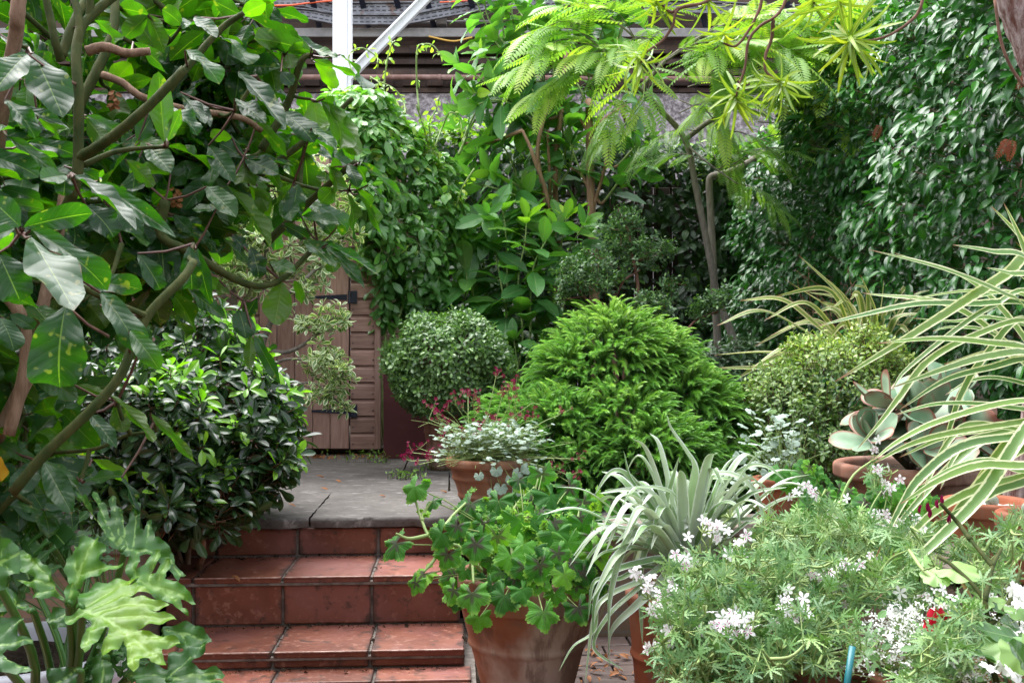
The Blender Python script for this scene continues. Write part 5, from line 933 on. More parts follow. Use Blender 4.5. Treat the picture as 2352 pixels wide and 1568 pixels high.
sh1 = [([(1270, 330, 6.6), (1210, 240, 6.5), (1150, 170, 6.5), (1105, 120, 6.45)], 1.0), ([(1250, 300, 6.7), (1200, 160, 6.7), (1180, 60, 6.7), (1170, -40, 6.7)], .8), ([(1230, 260, 6.6), (1160, 215, 6.5), (1090, 215, 6.4)], 1.0), ([(1290, 280, 6.8), (1270, 130, 6.8), (1290, 30, 6.8), (1300, -60, 6.8)], .6), ([(1330, 260, 6.9), (1370, 120, 6.9), (1400, 0, 6.9)], .6), ([(1240, 200, 6.6), (1130, 60, 6.6), (1110, -30, 6.6)], .9), ([(1320, 120, 6.8), (1340, 20, 6.8), (1350, -60, 6.8)], .6), ([(1400, 140, 7.0), (1440, 40, 7.0), (1450, -50, 7.0)], .5),
       ([(1230, 470, 6.5), (1180, 420, 6.4), (1130, 400, 6.4)], 1.0), ([(1210, 480, 6.6), (1165, 350, 6.5), (1120, 330, 6.5)], .7), ([(1280, 420, 6.6), (1300, 330, 6.5), (1290, 250, 6.5)], .6), ([(1200, 560, 6.4), (1190, 480, 6.4), (1200, 430, 6.4)], .9), ([(1260, 330, 6.8), (1240, 120, 6.9), (1230, -20, 6.9)], .6), ([(1060, 330, 6.5), (1100, 250, 6.5), (1160, 230, 6.5), (1180, 200, 6.5)], .9)]
st1 = [[(1290, 900, 6.45), (1275, 650, 6.45), (1250, 450, 6.40), (1235, 340, 6.35), (1270, 200, 6.35), .02, .012], [(1300, 900, 6.50), (1285, 600, 6.50), (1275, 400, 6.50), (1290, 250, 6.50), (1300, 120, 6.50), .022, .014], [(1295, 900, 6.45), (1270, 520, 6.35), (1225, 360, 6.25), (1200, 300, 6.25), .016, .009], [(1290, 880, 6.45), (1268, 560, 6.45), (1262, 400, 6.45), (1258, 300, 6.45), .014, .009]]
broad_tree('broad_leaf_tree', 'tall multi stemmed young tree of broad wavy leaves with yellow green tips, beside the vine', sh1, st1, 171, 6.7)
sh2 = [([(1150, 880, 6.2), (1160, 760, 6.2), (1165, 640, 6.2), (1160, 520, 6.2), (1150, 470, 6.2)], .8), ([(1175, 900, 6.1), (1200, 780, 6.1), (1190, 650, 6.1), (1205, 560, 6.1), (1210, 500, 6.1)], .9), ([(1110, 800, 6.3), (1090, 700, 6.3), (1080, 620, 6.3), (1070, 570, 6.3)], .8), ([(1240, 820, 6.3), (1270, 680, 6.3), (1290, 560, 6.25), (1300, 500, 6.2)], 1.0), ([(1230, 760, 6.4), (1240, 640, 6.4), (1240, 560, 6.4), (1225, 480, 6.4)], .7), ([(1130, 760, 6.4), (1110, 600, 6.4), (1100, 520, 6.4)], .7), ([(1080, 800, 6.3), (1050, 740, 6.3), (1040, 690, 6.3)], .5), ([(1180, 940, 6.0), (1190, 860, 6.0), (1180, 780, 6.0)], .5)]
st2 = [[(1180, 1040, 6.25), (1170, 960, 6.2), (1165, 860, 6.2), .016, .012], [(1200, 1040, 6.3), (1230, 920, 6.3), (1240, 820, 6.3), .014, .010]]
broad_tree('broad_leaf_shrub', 'upright leafy shoots with large wavy edged leaves low behind the round clipped bush', sh2, st2, 172, 6.2, (.21, .29), (0, .7), .046, M_PALESTEM, 'shrub')
sh3 = [([(1370, 280, 6.55), (1400, 200, 6.55), (1420, 120, 6.55)], .5), ([(1400, 330, 6.45), (1440, 280, 6.45), (1480, 230, 6.35)], .4), ([(1420, 380, 6.45), (1470, 330, 6.35), (1440, 400, 6.25)], .3), ([(1360, 270, 6.55), (1330, 200, 6.55), (1310, 180, 6.55)], .5), ([(1390, 460, 6.45), (1440, 390, 6.35), (1460, 350, 6.35)], .35), ([(1350, 430, 6.45), (1320, 360, 6.45), (1310, 330, 6.45)], .35), ([(1450, 300, 6.65), (1490, 260, 6.65), (1500, 180, 6.65)], .4)]
st3 = [[(1372, 900, 6.45), (1366, 700, 6.45), (1362, 560, 6.45), (1356, 420, 6.45), (1354, 300, 6.45), (1352, 230, 6.50), .036, .022], [(1360, 450, 6.45), (1335, 400, 6.45), (1310, 385, 6.45), .014, .007], [(1362, 480, 6.45), (1385, 400, 6.40), (1400, 330, 6.40), .013, .009], [(1354, 300, 6.45), (1400, 265, 6.50), (1440, 240, 6.50), .014, .008], [(1354, 310, 6.45), (1330, 270, 6.45), .012, .008]]
broad_tree('tan_trunk_tree', 'young tree with straight tan trunk and sparse broad leaves behind the small leaved shrub', sh3, st3, 173, 6.45, (.18, .25), (0, .45), .085)

# ================================================================== feathery tree
rng = RNG(18)
def pinna(n, lw, ll, curl, droop):
    th = np.linspace(0, curl, n + 1); yc = np.concatenate([[0], np.cumsum(np.cos(th[1:]))]) / n; zc = np.concatenate([[0], -np.cumsum(np.sin(th[1:]))]) / n; Ts = []
    lf = strip(ell(lw, .9, .55), 3, 2, droop, .1)
    for i in range(1, n + 1):
        f = i / n; s = ll * (1 - .55 * max(0, f - .55) / .45) * (.75 + .25 * min(1, f * 4))
        for e in (-1, 1):
            V, F, F3, UV = rot_t(lf, 'z', -e * (1.15 - .35 * f)); V = V * s; c_, n_ = cos(th[i]), sin(th[i])
            V = np.stack([V[:, 0], V[:, 1] * c_ + V[:, 2] * n_, -V[:, 1] * n_ + V[:, 2] * c_], -1) + [0, yc[i], zc[i]]; Ts.append((V, F, F3, UV))
    m_ = MB(); tube(m_, np.stack([0 * yc, yc, zc - .002], -1), .007, 4, cap=False); Ts.append((m_.V[0], m_.F4[0], np.zeros((0, 3), int), np.tile([[0, .2]], (len(m_.V[0]), 1))))
    return join(Ts)
fr1 = [pinna(13, .135, .23, cu, .35) for cu in (.1, .35, .6)]; fr2 = [pinna(22, .075, .15, cu, .3) for cu in (.4, .9)]
ft = thing('feathery_tree', 'slender tree with a forked grey brown trunk and lime feathery leaves arching across the top', 'tree', at(1690, 830, 6.3))
mbl, mbt = MB(), MB(); D = 6.2
ftst = [([(1722, 1000, 6.3), (1690, 800, 6.3), (1650, 690, 6.3), (1632, 600, 6.25), (1600, 440, 6.2), (1572, 318, 6.2), (1500, 235, 6.1), (1480, 200, 6.05), (1510, 160, 6.0), (1528, 140, 6.0)], .027, .011), ([(1574, 320, 6.2), (1620, 285, 6.1), (1660, 258, 6.0), (1710, 180, 5.9), (1760, 90, 5.9)], .018, .008), ([(1482, 215, 6.05), (1440, 185, 5.95), (1375, 178, 5.8), (1300, 150, 5.7)], .012, .005),
        ([(1528, 140, 6.0), (1600, 90, 6.0), (1700, 40, 6.1), (1800, 0, 6.2)], .012, .006), ([(1505, 160, 6.0), (1460, 90, 5.9), (1400, 40, 5.8)], .011, .005), ([(1700, 190, 5.9), (1780, 150, 6.0), (1860, 120, 6.2)], .009, .005), ([(1575, 330, 6.2), (1620, 370, 6.1), (1690, 420, 6.0)], .007, .004)]
tw = []
for cp, r0, r1 in ftst:
    q = spline([at(*p) for p in cp], 40); tube(mbt, q, np.array([r0, r1]), 10, rng.uniform(), .03, rng); tw.append(q)
def frond(P0, d, L, Ts, lo, hi, seed):
    """twice divided leaf: pairs of feathers along a drooping stalk"""
    r_ = RNG(seed); d = nrm(np.array(d)); q = spline([P0, P0 + d * L * .5 + UP * .05 * L, P0 + d * L + np.array([0, 0, -.16 * L])], 14); tube(mbt, q, np.array([.004, .002]), 4, .9); T = nrm(np.gradient(q, axis=0)); m = 4
    for i in range(m):
        j = 4 + int(9 * i / (m - 1)); x = nrm(np.cross(T[j], UP)); f = i / (m - 1)
        for e in (-1, 1): place(mbl, Ts, [q[j]], [x * e * (1 - .45 * f) + T[j] * (.45 + .7 * f) + UP * r_.normal(0, .12)], [UP + x * e * .2 + np.array([0, -.25, 0])], L * r_.uniform(.7, 1.0) * (1 - .15 * abs(f - .4)), r_.uniform(lo, hi), r_)
FR = [(1300, 150, 5.7, -1, -.2, .35), (1330, 160, 5.7, -.6, -.7, .3), (1375, 178, 5.8, -.9, -.3, .4), (1400, 120, 5.7, -.9, .1, .42), (1440, 185, 5.9, -.3, -.9, .35), (1400, 40, 5.8, -1, .1, .4), (1460, 90, 5.8, -.5, .3, .42), (1480, 60, 5.8, .3, .4, .4), (1450, 110, 5.7, -.8, -.4, .4), (1520, 140, 5.9, -.2, -.6, .4), (1528, 140, 5.9, .7, .2, .42), (1560, 110, 5.9, .4, -.5, .42), (1600, 90, 5.9, .8, .3, .42), (1640, 70, 5.9, .4, -.6, .4), (1700, 40, 6.1, .8, -.2, .42), (1740, 30, 6.1, .3, -.7, .4), (1800, 0, 6.2, .9, -.3, .42), (1760, 90, 5.9, .7, .0, .4), (1750, 100, 5.9, .2, -.9, .36), (1710, 180, 5.9, .8, -.2, .38), (1690, 200, 5.9, -.6, -.5, .3), (1780, 150, 6.0, .5, -.7, .36), (1860, 120, 6.2, .9, .0, .42), (1860, 120, 6.2, .6, -.6, .36), (1350, 60, 5.7, -1, -.3, .4), (1900, 60, 6.3, .9, -.3, .45), (1880, 30, 6.3, .5, .4, .45), (1620, 20, 6.1, -.3, .6, .4), (1540, 40, 6.0, -.5, .3, .42), (1580, 200, 6.1, .6, -.2, .32), (1900, 160, 6.4, .9, -.2, .4), (1850, 200, 6.2, .8, -.4, .34), (1330, 90, 5.6, -.9, -.6, .36), (1700, 110, 5.8, -.5, -.3, .4), (1820, 70, 6.0, .2, -.8, .42), (1640, 140, 5.8, .1, -.9, .36), (1560, 60, 5.7, -.7, -.5, .42), (1500, 90, 5.6, -.8, -.5, .38), (1640, 200, 5.9, .8, .1, .42), (1700, 150, 5.9, .9, .2, .42), (1760, 200, 5.9, .8, -.3, .4), (1600, 150, 5.8, .5, .2, .42), (1680, 60, 5.9, .9, .1, .45), (1820, 130, 6.0, .9, .1, .42), (1800, 250, 6.0, .7, -.4, .38), (1740, 280, 6.0, .6, -.3, .36), (1660, 260, 5.9, .9, .2, .4), (1880, 190, 6.1, .8, -.1, .42), (1560, 260, 6.0, .8, .1, .36), (1720, 90, 5.8, .4, -.5, .42), (1780, 60, 5.9, .9, .3, .45), (1450, 150, 5.7, -.9, .1, .4), (1380, 110, 5.7, -.8, .3, .38), (1960, 30, 6.3, .9, .1, .5), (2020, 60, 6.4, .8, -.2, .5), (1980, 110, 6.4, .9, -.1, .45), (2060, 10, 6.5, .8, -.3, .5), (1940, -20, 6.3, .6, -.6, .5), (2100, 40, 6.5, .5, -.4, .5), (1660, 10, 6.1, .5, -.5, .45), (1900, 110, 6.3, .4, -.7, .4)]
for k, (x, y, D, dx, dz, L) in enumerate(FR): frond(at(x, y, D), (dx, rng.uniform(-.7, .1), dz * .8 + .1), L * .9, fr1, .3, 1.0, 500 + k)
for k, (x, y, D, dx, dz, L) in enumerate([(1690, 420, 6.0, .8, -.3, .3), (1650, 390, 6.1, .3, .2, .3), (1680, 380, 6.0, .7, .3, .36), (1620, 370, 6.1, -.9, .2, .3), (1600, 300, 6.1, -.9, -.2, .36), (1620, 250, 6.0, .2, -.3, .36), (1650, 300, 6.0, .9, -.2, .32), (1560, 230, 6.2, .5, -.3, .34), (1720, 330, 6.1, .9, .1, .4), (1440, 230, 6.2, -.5, -.5, .3), (1460, 300, 6.3, -.9, -.3, .26)]): frond(at(x, y, D), (dx, rng.uniform(-.5, .2), dz), L, fr2, 0., .5, 600 + k)
mbl.build('foliage', L_ALB, ft); mbt.build('trunk', M_BARKG, ft)
m2 = MB()
for x, y in ((1655, 283), (1870, 258), (1985, 78), (1860, 262)):
    for k in range(60): d = nrm(rng.normal(size=3)); sticks(m2, [at(x, y, 6.2)], [at(x, y, 6.2) + d * .035], .0012, .0008, .5)
m2.build('pink_blossom', P_PINK, ft)
gs = thing('bent_grey_trunk', 'thin grey trunk that bends sharply sideways near its top beside the feathery tree', 'tree', at(1650, 800, 6.5))
mb = MB(); tube(mb, spline([at(1652, 900, 6.5), at(1648, 780, 6.5), at(1640, 650, 6.5), at(1634, 520, 6.5), at(1629, 430, 6.5), at(1634, 406, 6.5), at(1660, 400, 6.5), at(1700, 385, 6.5), at(1740, 360, 6.55), at(1770, 340, 6.6)], 50), np.array([.026, .024, .022, .024, .017]), 12, .6, .03, rng); mb.build('trunk', M_BARKG, gs)
mb = MB(); 
for a, b in (((1690, 390, 6.5), (1700, 300, 6.5)), ((1665, 400, 6.5), (1625, 330, 6.5)), ((1715, 380, 6.5), (1690, 260, 6.4))): tube(mb, spline([at(*a), (at(*a) + at(*b)) / 2 + rng.normal(size=3) * .05, at(*b)], 10), np.array([.006, .003]), 6, .3)
mb.build('twigs', M_BARKG, gs)

# ================================================================== tree at the right edge with hanging whorls of serrated leaves
rng = RNG(19)
rt = thing('peeling_bark_tree', 'tree at right edge with peeling red bark and hanging whorls of serrated lime leaves', 'tree', at(2355, 1210, 3.0))
mb = MB(); tube(mb, spline([at(2350, 1230, 3.0), at(2356, 1120, 3.0), at(2400, 950, 2.95), at(2460, 600, 2.9), at(2430, 300, 2.8), at(2395, 150, 2.8), at(2345, 20, 2.8), at(2290, -120, 2.8), at(2220, -320, 2.8)], 60), np.array([.062, .06, .058, .056, .055]), 22, .5, .035, rng); mb.build('trunk', M_PEEL, rt)
mb = MB(); brs = [[(2290, -120, 2.8), (2150, -140, 2.7), (2122, -10, 2.6), (2105, 35, 2.6), (2060, 72, 2.6), (2010, 92, 2.6), (1968, 93, 2.6)], [(2200, -160, 2.75), (1900, -120, 2.8), (1820, -30, 2.8), (1790, 30, 2.8), (1740, 65, 2.8), (1718, 100, 2.8), (1712, 150, 2.8), (1700, 190, 2.8), (1690, 222, 2.8)], [(1776, 45, 2.8), (1772, 90, 2.82), (1758, 130, 2.82), (1760, 165, 2.82), (1790, 188, 2.82)], [(2150, -180, 2.8), (1800, -120, 2.9), (1745, 20, 2.9), (1720, 70, 2.9), (1690, 106, 2.9), (1662, 100, 2.9)],
      [(2150, -180, 2.8), (1700, -160, 2.85), (1640, -10, 2.8), (1560, 20, 2.75), (1545, 60, 2.75), (1520, 95, 2.75), (1485, 120, 2.75), (1472, 145, 2.75)], [(1560, 20, 2.75), (1540, 28, 2.75), (1520, 10, 2.75)], [(1900, -120, 2.8), (1880, -40, 2.75), (1870, 8, 2.7)]]
for q in brs: tube(mb, spline([at(*p) for p in q], 36), np.array([.006, .0042, .003]), 7, .2, .12, rng)
tube(mb, spline([at(2285, 0, 2.7), at(2298, 90, 2.7), at(2320, 150, 2.7), at(2352, 200, 2.7)], 16), .004, 6, .6); mb.build('branches', M_TWIG, rt)
def serr(cu, tw):
    def wf(t): return (.046 * sin(pi * min(1, t) ** .7) ** .45 + .003) * (1 - .22 * ((t * 13) % 1.0))
    return strip(wf, 39, 2, cu, .25, 0, 1, 0, tw)
sr = [serr(.35, .15), serr(.9, -.3), serr(1.4, .3)]; mbl = MB()
for x, y, D, k, s, ax in ((1464, 119, 2.75, 15, .125, (0, -.2, .5)), (1472, 150, 2.75, 12, .13, (.1, -.3, -1)), (1662, 82, 2.9, 11, .12, (0, -.5, -.8)), (1691, 205, 2.8, 15, .13, (0, -.3, .8)), (1691, 232, 2.8, 14, .13, (0, -.3, -.9)), (1793, 187, 2.82, 16, .13, (.1, -.4, .3)), (1795, 195, 2.82, 10, .13, (0, -.3, -.9)), (1950, 83, 2.6, 20, .145, (-.3, -.4, .3)), (1955, 95, 2.6, 14, .15, (-.2, -.4, -.6)), (1507, 8, 2.75, 15, .13, (0, -.3, -.8)), (1626, 0, 2.8, 13, .13, (0, -.3, -.8)), (1868, 10, 2.7, 16, .14, (0, -.3, -.7)), (1530, 30, 2.75, 8, .1, (0, -.3, -.8)), (1930, 10, 2.65, 12, .14, (0, -.3, -.4))):
    whorl(mbl, sr, [at(x, y, D)], [ax], k + 1, (s * .8, s * 1.15), rng, (-.5, 1.0), (.0, .8), .006, .35)
mbl.build('hanging_leaf_whorls', L_GRE, rt)

# ================================================================== tall evergreen hedge on the right
rng = RNG(20)
hg = thing('evergreen_hedge', 'tall dense hedge of glossy pointed dark green leaves along the right side', 'hedge', (1.9, 5.6, .3))
hl = [strip(ell(.19, .8, .85), 5, 4, cu, .25, .02, 1.5, 0, tw) for cu, tw in ((.3, 0), (.7, .2), (1.1, -.2), (.5, .35))]
def hedge_face(n, seed):
    r_ = RNG(seed); s = r_.uniform(0, 1, n); Yh = 8.0 - 4.9 * s; Xf = 1.60 + .42 * s + .25 * np.clip(s - .75, 0, 1); top = np.interp(s, [0, .12, .3, .45, .6, .8, 1], [2.55, 2.7, 2.95, 3.05, 3.25, 3.4, 3.4]); z = .35 + (top - .35) * r_.uniform(0, 1, n) ** .9
    lump = .10 * np.sin(Yh * 3.1 + z * 2.0) + .09 * np.sin(Yh * 6.7 - z * 4.1 + 1) + .06 * np.sin(z * 8 + Yh * 2); tz = np.clip((z - .72 * top) / (.28 * top), 0, 1)
    return s, Yh, Xf + lump + .45 * tz ** 2, z, tz, r_
mbl, mbt = MB(), MB()
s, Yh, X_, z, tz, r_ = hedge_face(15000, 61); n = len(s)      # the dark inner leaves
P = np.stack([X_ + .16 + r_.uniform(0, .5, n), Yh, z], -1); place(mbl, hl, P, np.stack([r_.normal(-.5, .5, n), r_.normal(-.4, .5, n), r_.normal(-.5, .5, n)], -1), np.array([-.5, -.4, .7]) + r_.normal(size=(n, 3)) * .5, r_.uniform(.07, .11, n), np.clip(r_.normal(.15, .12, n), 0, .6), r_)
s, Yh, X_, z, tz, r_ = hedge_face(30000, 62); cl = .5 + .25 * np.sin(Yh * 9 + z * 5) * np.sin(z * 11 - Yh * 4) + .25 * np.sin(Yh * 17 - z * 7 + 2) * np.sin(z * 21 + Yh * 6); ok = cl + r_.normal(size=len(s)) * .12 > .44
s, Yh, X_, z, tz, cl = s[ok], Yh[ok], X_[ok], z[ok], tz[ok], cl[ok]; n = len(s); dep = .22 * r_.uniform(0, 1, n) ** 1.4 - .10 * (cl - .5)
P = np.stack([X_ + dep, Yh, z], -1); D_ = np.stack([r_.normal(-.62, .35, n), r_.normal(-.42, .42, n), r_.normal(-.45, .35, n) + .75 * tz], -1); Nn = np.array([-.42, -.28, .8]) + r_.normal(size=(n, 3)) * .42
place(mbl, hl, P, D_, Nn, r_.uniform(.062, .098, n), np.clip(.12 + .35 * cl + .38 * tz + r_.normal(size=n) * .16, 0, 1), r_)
k = n // 6; sticks(mbt, P[:k] + np.array([.12, .05, -.02]), P[:k], .0024, .0014, .4)
# end of the hedge turning behind the feathery tree, and its leafy crest
n = 2600; q = rng.uniform(0, 1, n); P = np.stack([1.62 + .9 * q, 7.7 + .35 * q + rng.uniform(-.1, .3, n), .35 + 2.2 * rng.uniform(0, 1, n)], -1)
place(mbl, hl, P, np.stack([rng.normal(-.2, .5, n), rng.normal(-.7, .3, n), rng.normal(-.5, .4, n)], -1), np.array([-.2, -.6, .8]) + rng.normal(size=(n, 3)) * .3, rng.uniform(.06, .1, n), np.clip(rng.normal(.25, .15, n), 0, 1), rng)
m = 520; s = rng.uniform(0, 1, m); Yh = 8.0 - 4.7 * s; top = np.interp(s, [0, .12, .3, .45, .6, .8, 1], [2.55, 2.7, 2.95, 3.05, 3.25, 3.4, 3.4]); P = np.stack([1.75 + .42 * s + rng.uniform(0, .6, m), Yh, top - rng.uniform(0, .5, m) + .1], -1); ax = nrm(np.stack([rng.normal(-.35, .4, m), rng.normal(-.25, .4, m), np.ones(m)], -1))
sticks(mbt, P - ax * .22, P, .0025, .0015, .4); whorl(mbl, hl, P, ax, rng.integers(6, 10, m), (.055, .095), rng, (-.2, .9), (.35, .95), .05, .1, .1, None)
for i in range(70):
    y = rng.uniform(3.2, 7.8); x = 1.72 + (8 - y) * .085; z0 = rng.uniform(.4, 2.6); p0 = np.array([x + .25, y, z0]); tube(mbt, spline([p0, p0 + [-.12, -.05, .12], p0 + [-.25, -.15, rng.uniform(.0, .3)]], 8), np.array([.004, .002]), 4, .3)
for i in range(9):
    y = 7.6 - i * .5; x = 2.0 + (8 - y) * .085; tube(mbt, spline([np.array([x, y, .32]), np.array([x + .05, y, 1.2]), np.array([x + .1, y + .1, 2.3])], 12), np.array([.022, .012]), 7, .2)
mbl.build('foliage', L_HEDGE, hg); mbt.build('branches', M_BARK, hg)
m2 = MB(); fp = pinna(9, .16, .3, .8, .3)
for x, y, D, d, s in ((2320, 318, 3.55, (-.6, -.3, -.8), .075), (2325, 318, 3.55, (-.1, -.3, -1), .075), (2300, 320, 3.55, (.3, -.3, -.6), .06), (2022, 285, 5.2, (-.3, -.3, -.7), .09), (2395 - 30, 165, 3.6, (-.5, -.3, -.6), .07)): place(m2, fp, [at(x, y, D - .12)], [d], [(0, -1, .3)], s, .5, rng)
tag(m2.build('dead_frond', P_RUST), 'rust orange dead frond caught on the face of the hedge at the right', 'dead leaf')

# ================================================================== small leaved open shrub behind the conifer
rng = RNG(21)
my = thing('small_leaf_shrub', 'open cloud pruned shrub with tiny grey green leaves on red brown stems behind the conifer', 'shrub', at(1430, 900, 5.6))
ml = [strip(ell(.24, 1.0, .8), 3, 2, cu, .2) for cu in (.1, .5)]; mbl, mbt = MB(), MB()
EM = [eb(1325, 620, 5.5, 60, 45), eb(1370, 600, 5.5, 60, 45), eb(1410, 540, 5.6, 40, 60), eb(1440, 500, 5.6, 40, 40), eb(1480, 580, 5.6, 50, 45), eb(1500, 560, 5.65, 30, 30), eb(1300, 650, 5.45, 40, 30), eb(1400, 640, 5.45, 50, 36), eb(1490, 690, 5.4, 60, 30), eb(1540, 650, 5.5, 30, 26), eb(1450, 560, 5.5, 40, 40), eb(1540, 560, 5.6, 26, 30)]
EM2 = [eb(1630, 690, 5.3, 48, 34), eb(1600, 715, 5.3, 30, 20), eb(1655, 670, 5.3, 26, 20)]
EM3 = [eb(1235, 800, 5.5, 26, 30)]
P, N_ = blob(EM + EM2 + EM3, 480, rng, (.45, 1.1), .6); ax = nrm(N_ * .5 + UP * .6 + rng.normal(size=N_.shape) * .5)
for f in (0, .33, .66): whorl(mbl, ml, P - ax * f * .07, ax, rng.integers(4, 7, len(P)), (.019, .034), rng, (-.1, .8), (0 if f else .4, .8 if f else 1), .012, 0, .05, None)
sk = []
for cp, r0, r1 in (([(1420, 900, 5.6), (1400, 740, 5.55), (1385, 700, 5.5), (1350, 690, 5.5), (1320, 650, 5.5)], .016, .006), ([(1430, 900, 5.6), (1455, 740, 5.55), (1465, 660, 5.55), (1455, 600, 5.55), (1440, 520, 5.6), (1420, 480, 5.6)], .015, .005), ([(1400, 720, 5.5), (1430, 650, 5.5), (1470, 620, 5.55)], .009, .004), ([(1465, 740, 5.5), (1510, 715, 5.45), (1540, 690, 5.5)], .009, .004), ([(1480, 780, 5.4), (1560, 770, 5.3), (1600, 735, 5.3), (1650, 715, 5.3)], .009, .005), ([(1455, 600, 5.55), (1500, 590, 5.6), (1520, 570, 5.6)], .007, .003), ([(1300, 900, 5.5), (1250, 850, 5.5), (1238, 810, 5.5)], .008, .004)):
    q = spline([at(*p) for p in cp], 24); tube(mbt, q, np.array([r0, r1]), 8, rng.uniform(), .05, rng); sk.append(q)
branch_net(mbt, np.concatenate(sk), (P - ax * .05)[::2], rng, (.004, .0012), .25, 4, at(1430, 900, 5.6), .05)
mbl.build('foliage', L_MYR, my); mbt.build('branches', M_TWIG, my)
# grey leaved low plant behind, at the foot of the hedge
rng = RNG(22); gp = thing('grey_leaf_plant', 'low grey green leafy plant in the shade at the foot of the hedge', 'plant', at(1670, 880, 5.9)); mbl = MB(); gl = [strip(ell(.14, 1.1, .8), 4, 2, cu, .2) for cu in (.4, .9)]
P, N_ = blob([eb(1640, 830, 5.9, 60, 50), eb(1710, 820, 5.9, 60, 50), eb(1690, 880, 5.8, 90, 50)], 170, rng, (.5, 1.05), .7, None, .5); whorl(mbl, gl, P, nrm(N_ * .6 + UP * .6), 9, (.05, .085), rng, (-.1, .9), (0, .5), .01, .05, .1); mbl.build('foliage', L_MYR, gp)

# ================================================================== clipped round bush
rng = RNG(23)
bx = thing('clipped_round_bush', 'small round clipped evergreen bush growing in the tall terracotta pot', 'bush', (pb[0], 5.24, .72))
bl = [strip(ell(.24, 1.05, .8), 3, 2, cu, .25) for cu in (.1, .5, .8)]; mbl, mbt = MB(), MB(); c = at(1034, 835, 5.24); k = 5.24 / FPX
P, N_ = blob([(c + UP * .02, np.array([144 * k, 140 * k, 106 * k])), (c - UP * .12, np.array([134 * k, 130 * k, 70 * k]))], 1800, rng, (.88, 1.04), .9, None, .6); P = P + N_ * (.02 * np.sin(P[:, :1] * 23 + P[:, 2:] * 17) + rng.exponential(.006, (len(P), 1))); ax = nrm(N_ * .9 + UP * .3 + rng.normal(size=N_.shape) * .4)
whorl(mbl, bl, P, ax, rng.integers(5, 8, len(P)), (.028, .046), rng, (-.15, .8), (0, .95), .01, 0, .05)
P2 = P[::6] - N_[::6] * .08; sticks(mbt, P2 - (P2 - (c - UP * .16)) * .6, P2, .003, .0015, .3)
tube(mbt, spline([np.array([pb[0], 5.24, .70]), c - UP * .17, c - UP * .05], 8), .012, 8, .3)
for i in range(16): t_ = P[rng.integers(len(P))]; tube(mbt, spline([c - UP * .2, (c + t_) / 2 - UP * .04, t_ - (t_ - c) * .15], 8), np.array([.007, .003]), 5, .2)
mbl.build('foliage', L_BOX, bx); mbt.build('branches', M_BARK, bx)
# ================================================================== pale variegated rounded bush on the right
rng = RNG(24)
gb = thing('pale_mounded_bush', 'rounded bush of tiny pale variegated leaves in front of the hedge, left of the succulent', 'bush', at(1900, 1080, 4.2))
mbl, mbt = MB(), MB(); EG = [eb(1905, 930, 4.3, 175, 150), eb(1960, 860, 4.35, 120, 85), eb(1830, 970, 4.2, 105, 120), eb(2030, 920, 4.35, 85, 100), eb(1900, 1010, 4.15, 150, 90), eb(1985, 800, 4.4, 50, 40)]
P, N_ = blob(EG, 1750, rng, (.86, 1.06), .92, None, .5); P = P + N_ * (.025 * np.sin(P[:, :1] * 19 + P[:, 2:] * 15) + rng.exponential(.012, (len(P), 1))); ax = nrm(N_ * .7 + UP * .55 + rng.normal(size=N_.shape) * .35); gz = np.clip((P[:, 2] - .55) / .6, 0, 1)
for lo, hi, m_ in ((0, .5, gz < .4), (.15, .8, (gz >= .4) & (gz < .7)), (.35, 1, gz >= .7)): whorl(mbl, bl, P[m_], ax[m_], rng.integers(6, 10, m_.sum()), (.022, .036), rng, (-.2, .95), (lo, hi), .014, 0, .05)
sticks(mbt, P - ax * .10, P, .0014, .0010, .2); mbl.build('foliage', L_GOLF, gb); mbt.build('twigs', M_TWIG, gb)
# ================================================================== lime conifer mound
rng = RNG(25)
cf = thing('mounded_conifer', 'large rounded lime green conifer with drooping feathery shoots in the middle of the garden', 'conifer', at(1420, 1120, 4.4))
def plume(n, cu, up):
    t = np.linspace(0, 1, n); th = -up + cu * t; y = np.concatenate([[0], np.cumsum(np.cos(th))[:-1]]) / n; z = np.concatenate([[0], -np.cumsum(np.sin(th))[:-1]]) / n; rr = np.random.default_rng(n); Ts = []; V = []; F3 = []; UV = []
    for i in range(n):
        for k in range(3):
            a = i * 2.4 + k * 2.094; L = .26 * (.55 + .45 * sin(pi * min(1, .15 + t[i]))) * (1 - .45 * t[i]); o = np.array([cos(a), 0, sin(a)]); f = np.array([0, cos(th[i]), -sin(th[i])]); d = o * .75 + f * .85; sd = np.cross(o, f) * .026; b = np.array([0, y[i], z[i]]); j = len(V)
            V += [b - sd, b + sd, b + d * L + f * .02]; F3.append([j, j + 1, j + 2]); UV += [[0, t[i]]] * 3
    m_ = MB(); tube(m_, np.stack([0 * y, y, z], -1), np.array([.018, .012]), 4, cap=False)
    core = (m_.V[0], m_.F4[0], np.zeros((0, 3), int), np.tile([[0, .5]], (len(m_.V[0]), 1)))
    return join([(np.array(V), np.zeros((0, 4), int), np.array(F3), np.array(UV)), core])
pl = [plume(20, 1.3, .25), plume(18, 1.9, .5), plume(22, .9, .0), plume(20, 1.6, .6)]; mbl, mbt = MB(), MB()
EC = [eb(1410, 880, 4.5, 165, 165), eb(1340, 900, 4.4, 120, 120), eb(1500, 890, 4.5, 120, 135), eb(1200, 1000, 4.4, 115, 100), eb(1290, 1010, 4.15, 130, 110), eb(1610, 1000, 4.4, 125, 125), eb(1500, 1060, 4.0, 140, 100), eb(1420, 980, 4.15, 130, 90), eb(1650, 1090, 4.2, 90, 100), eb(1330, 1080, 4.0, 120, 70), eb(1570, 930, 4.35, 100, 90)]
P, N_ = blob(EC, 3300, rng, (.80, 1.08), .9, None, .55); Ax = nrm(N_ * 1.0 + UP * .30 + rng.normal(size=N_.shape) * .20)
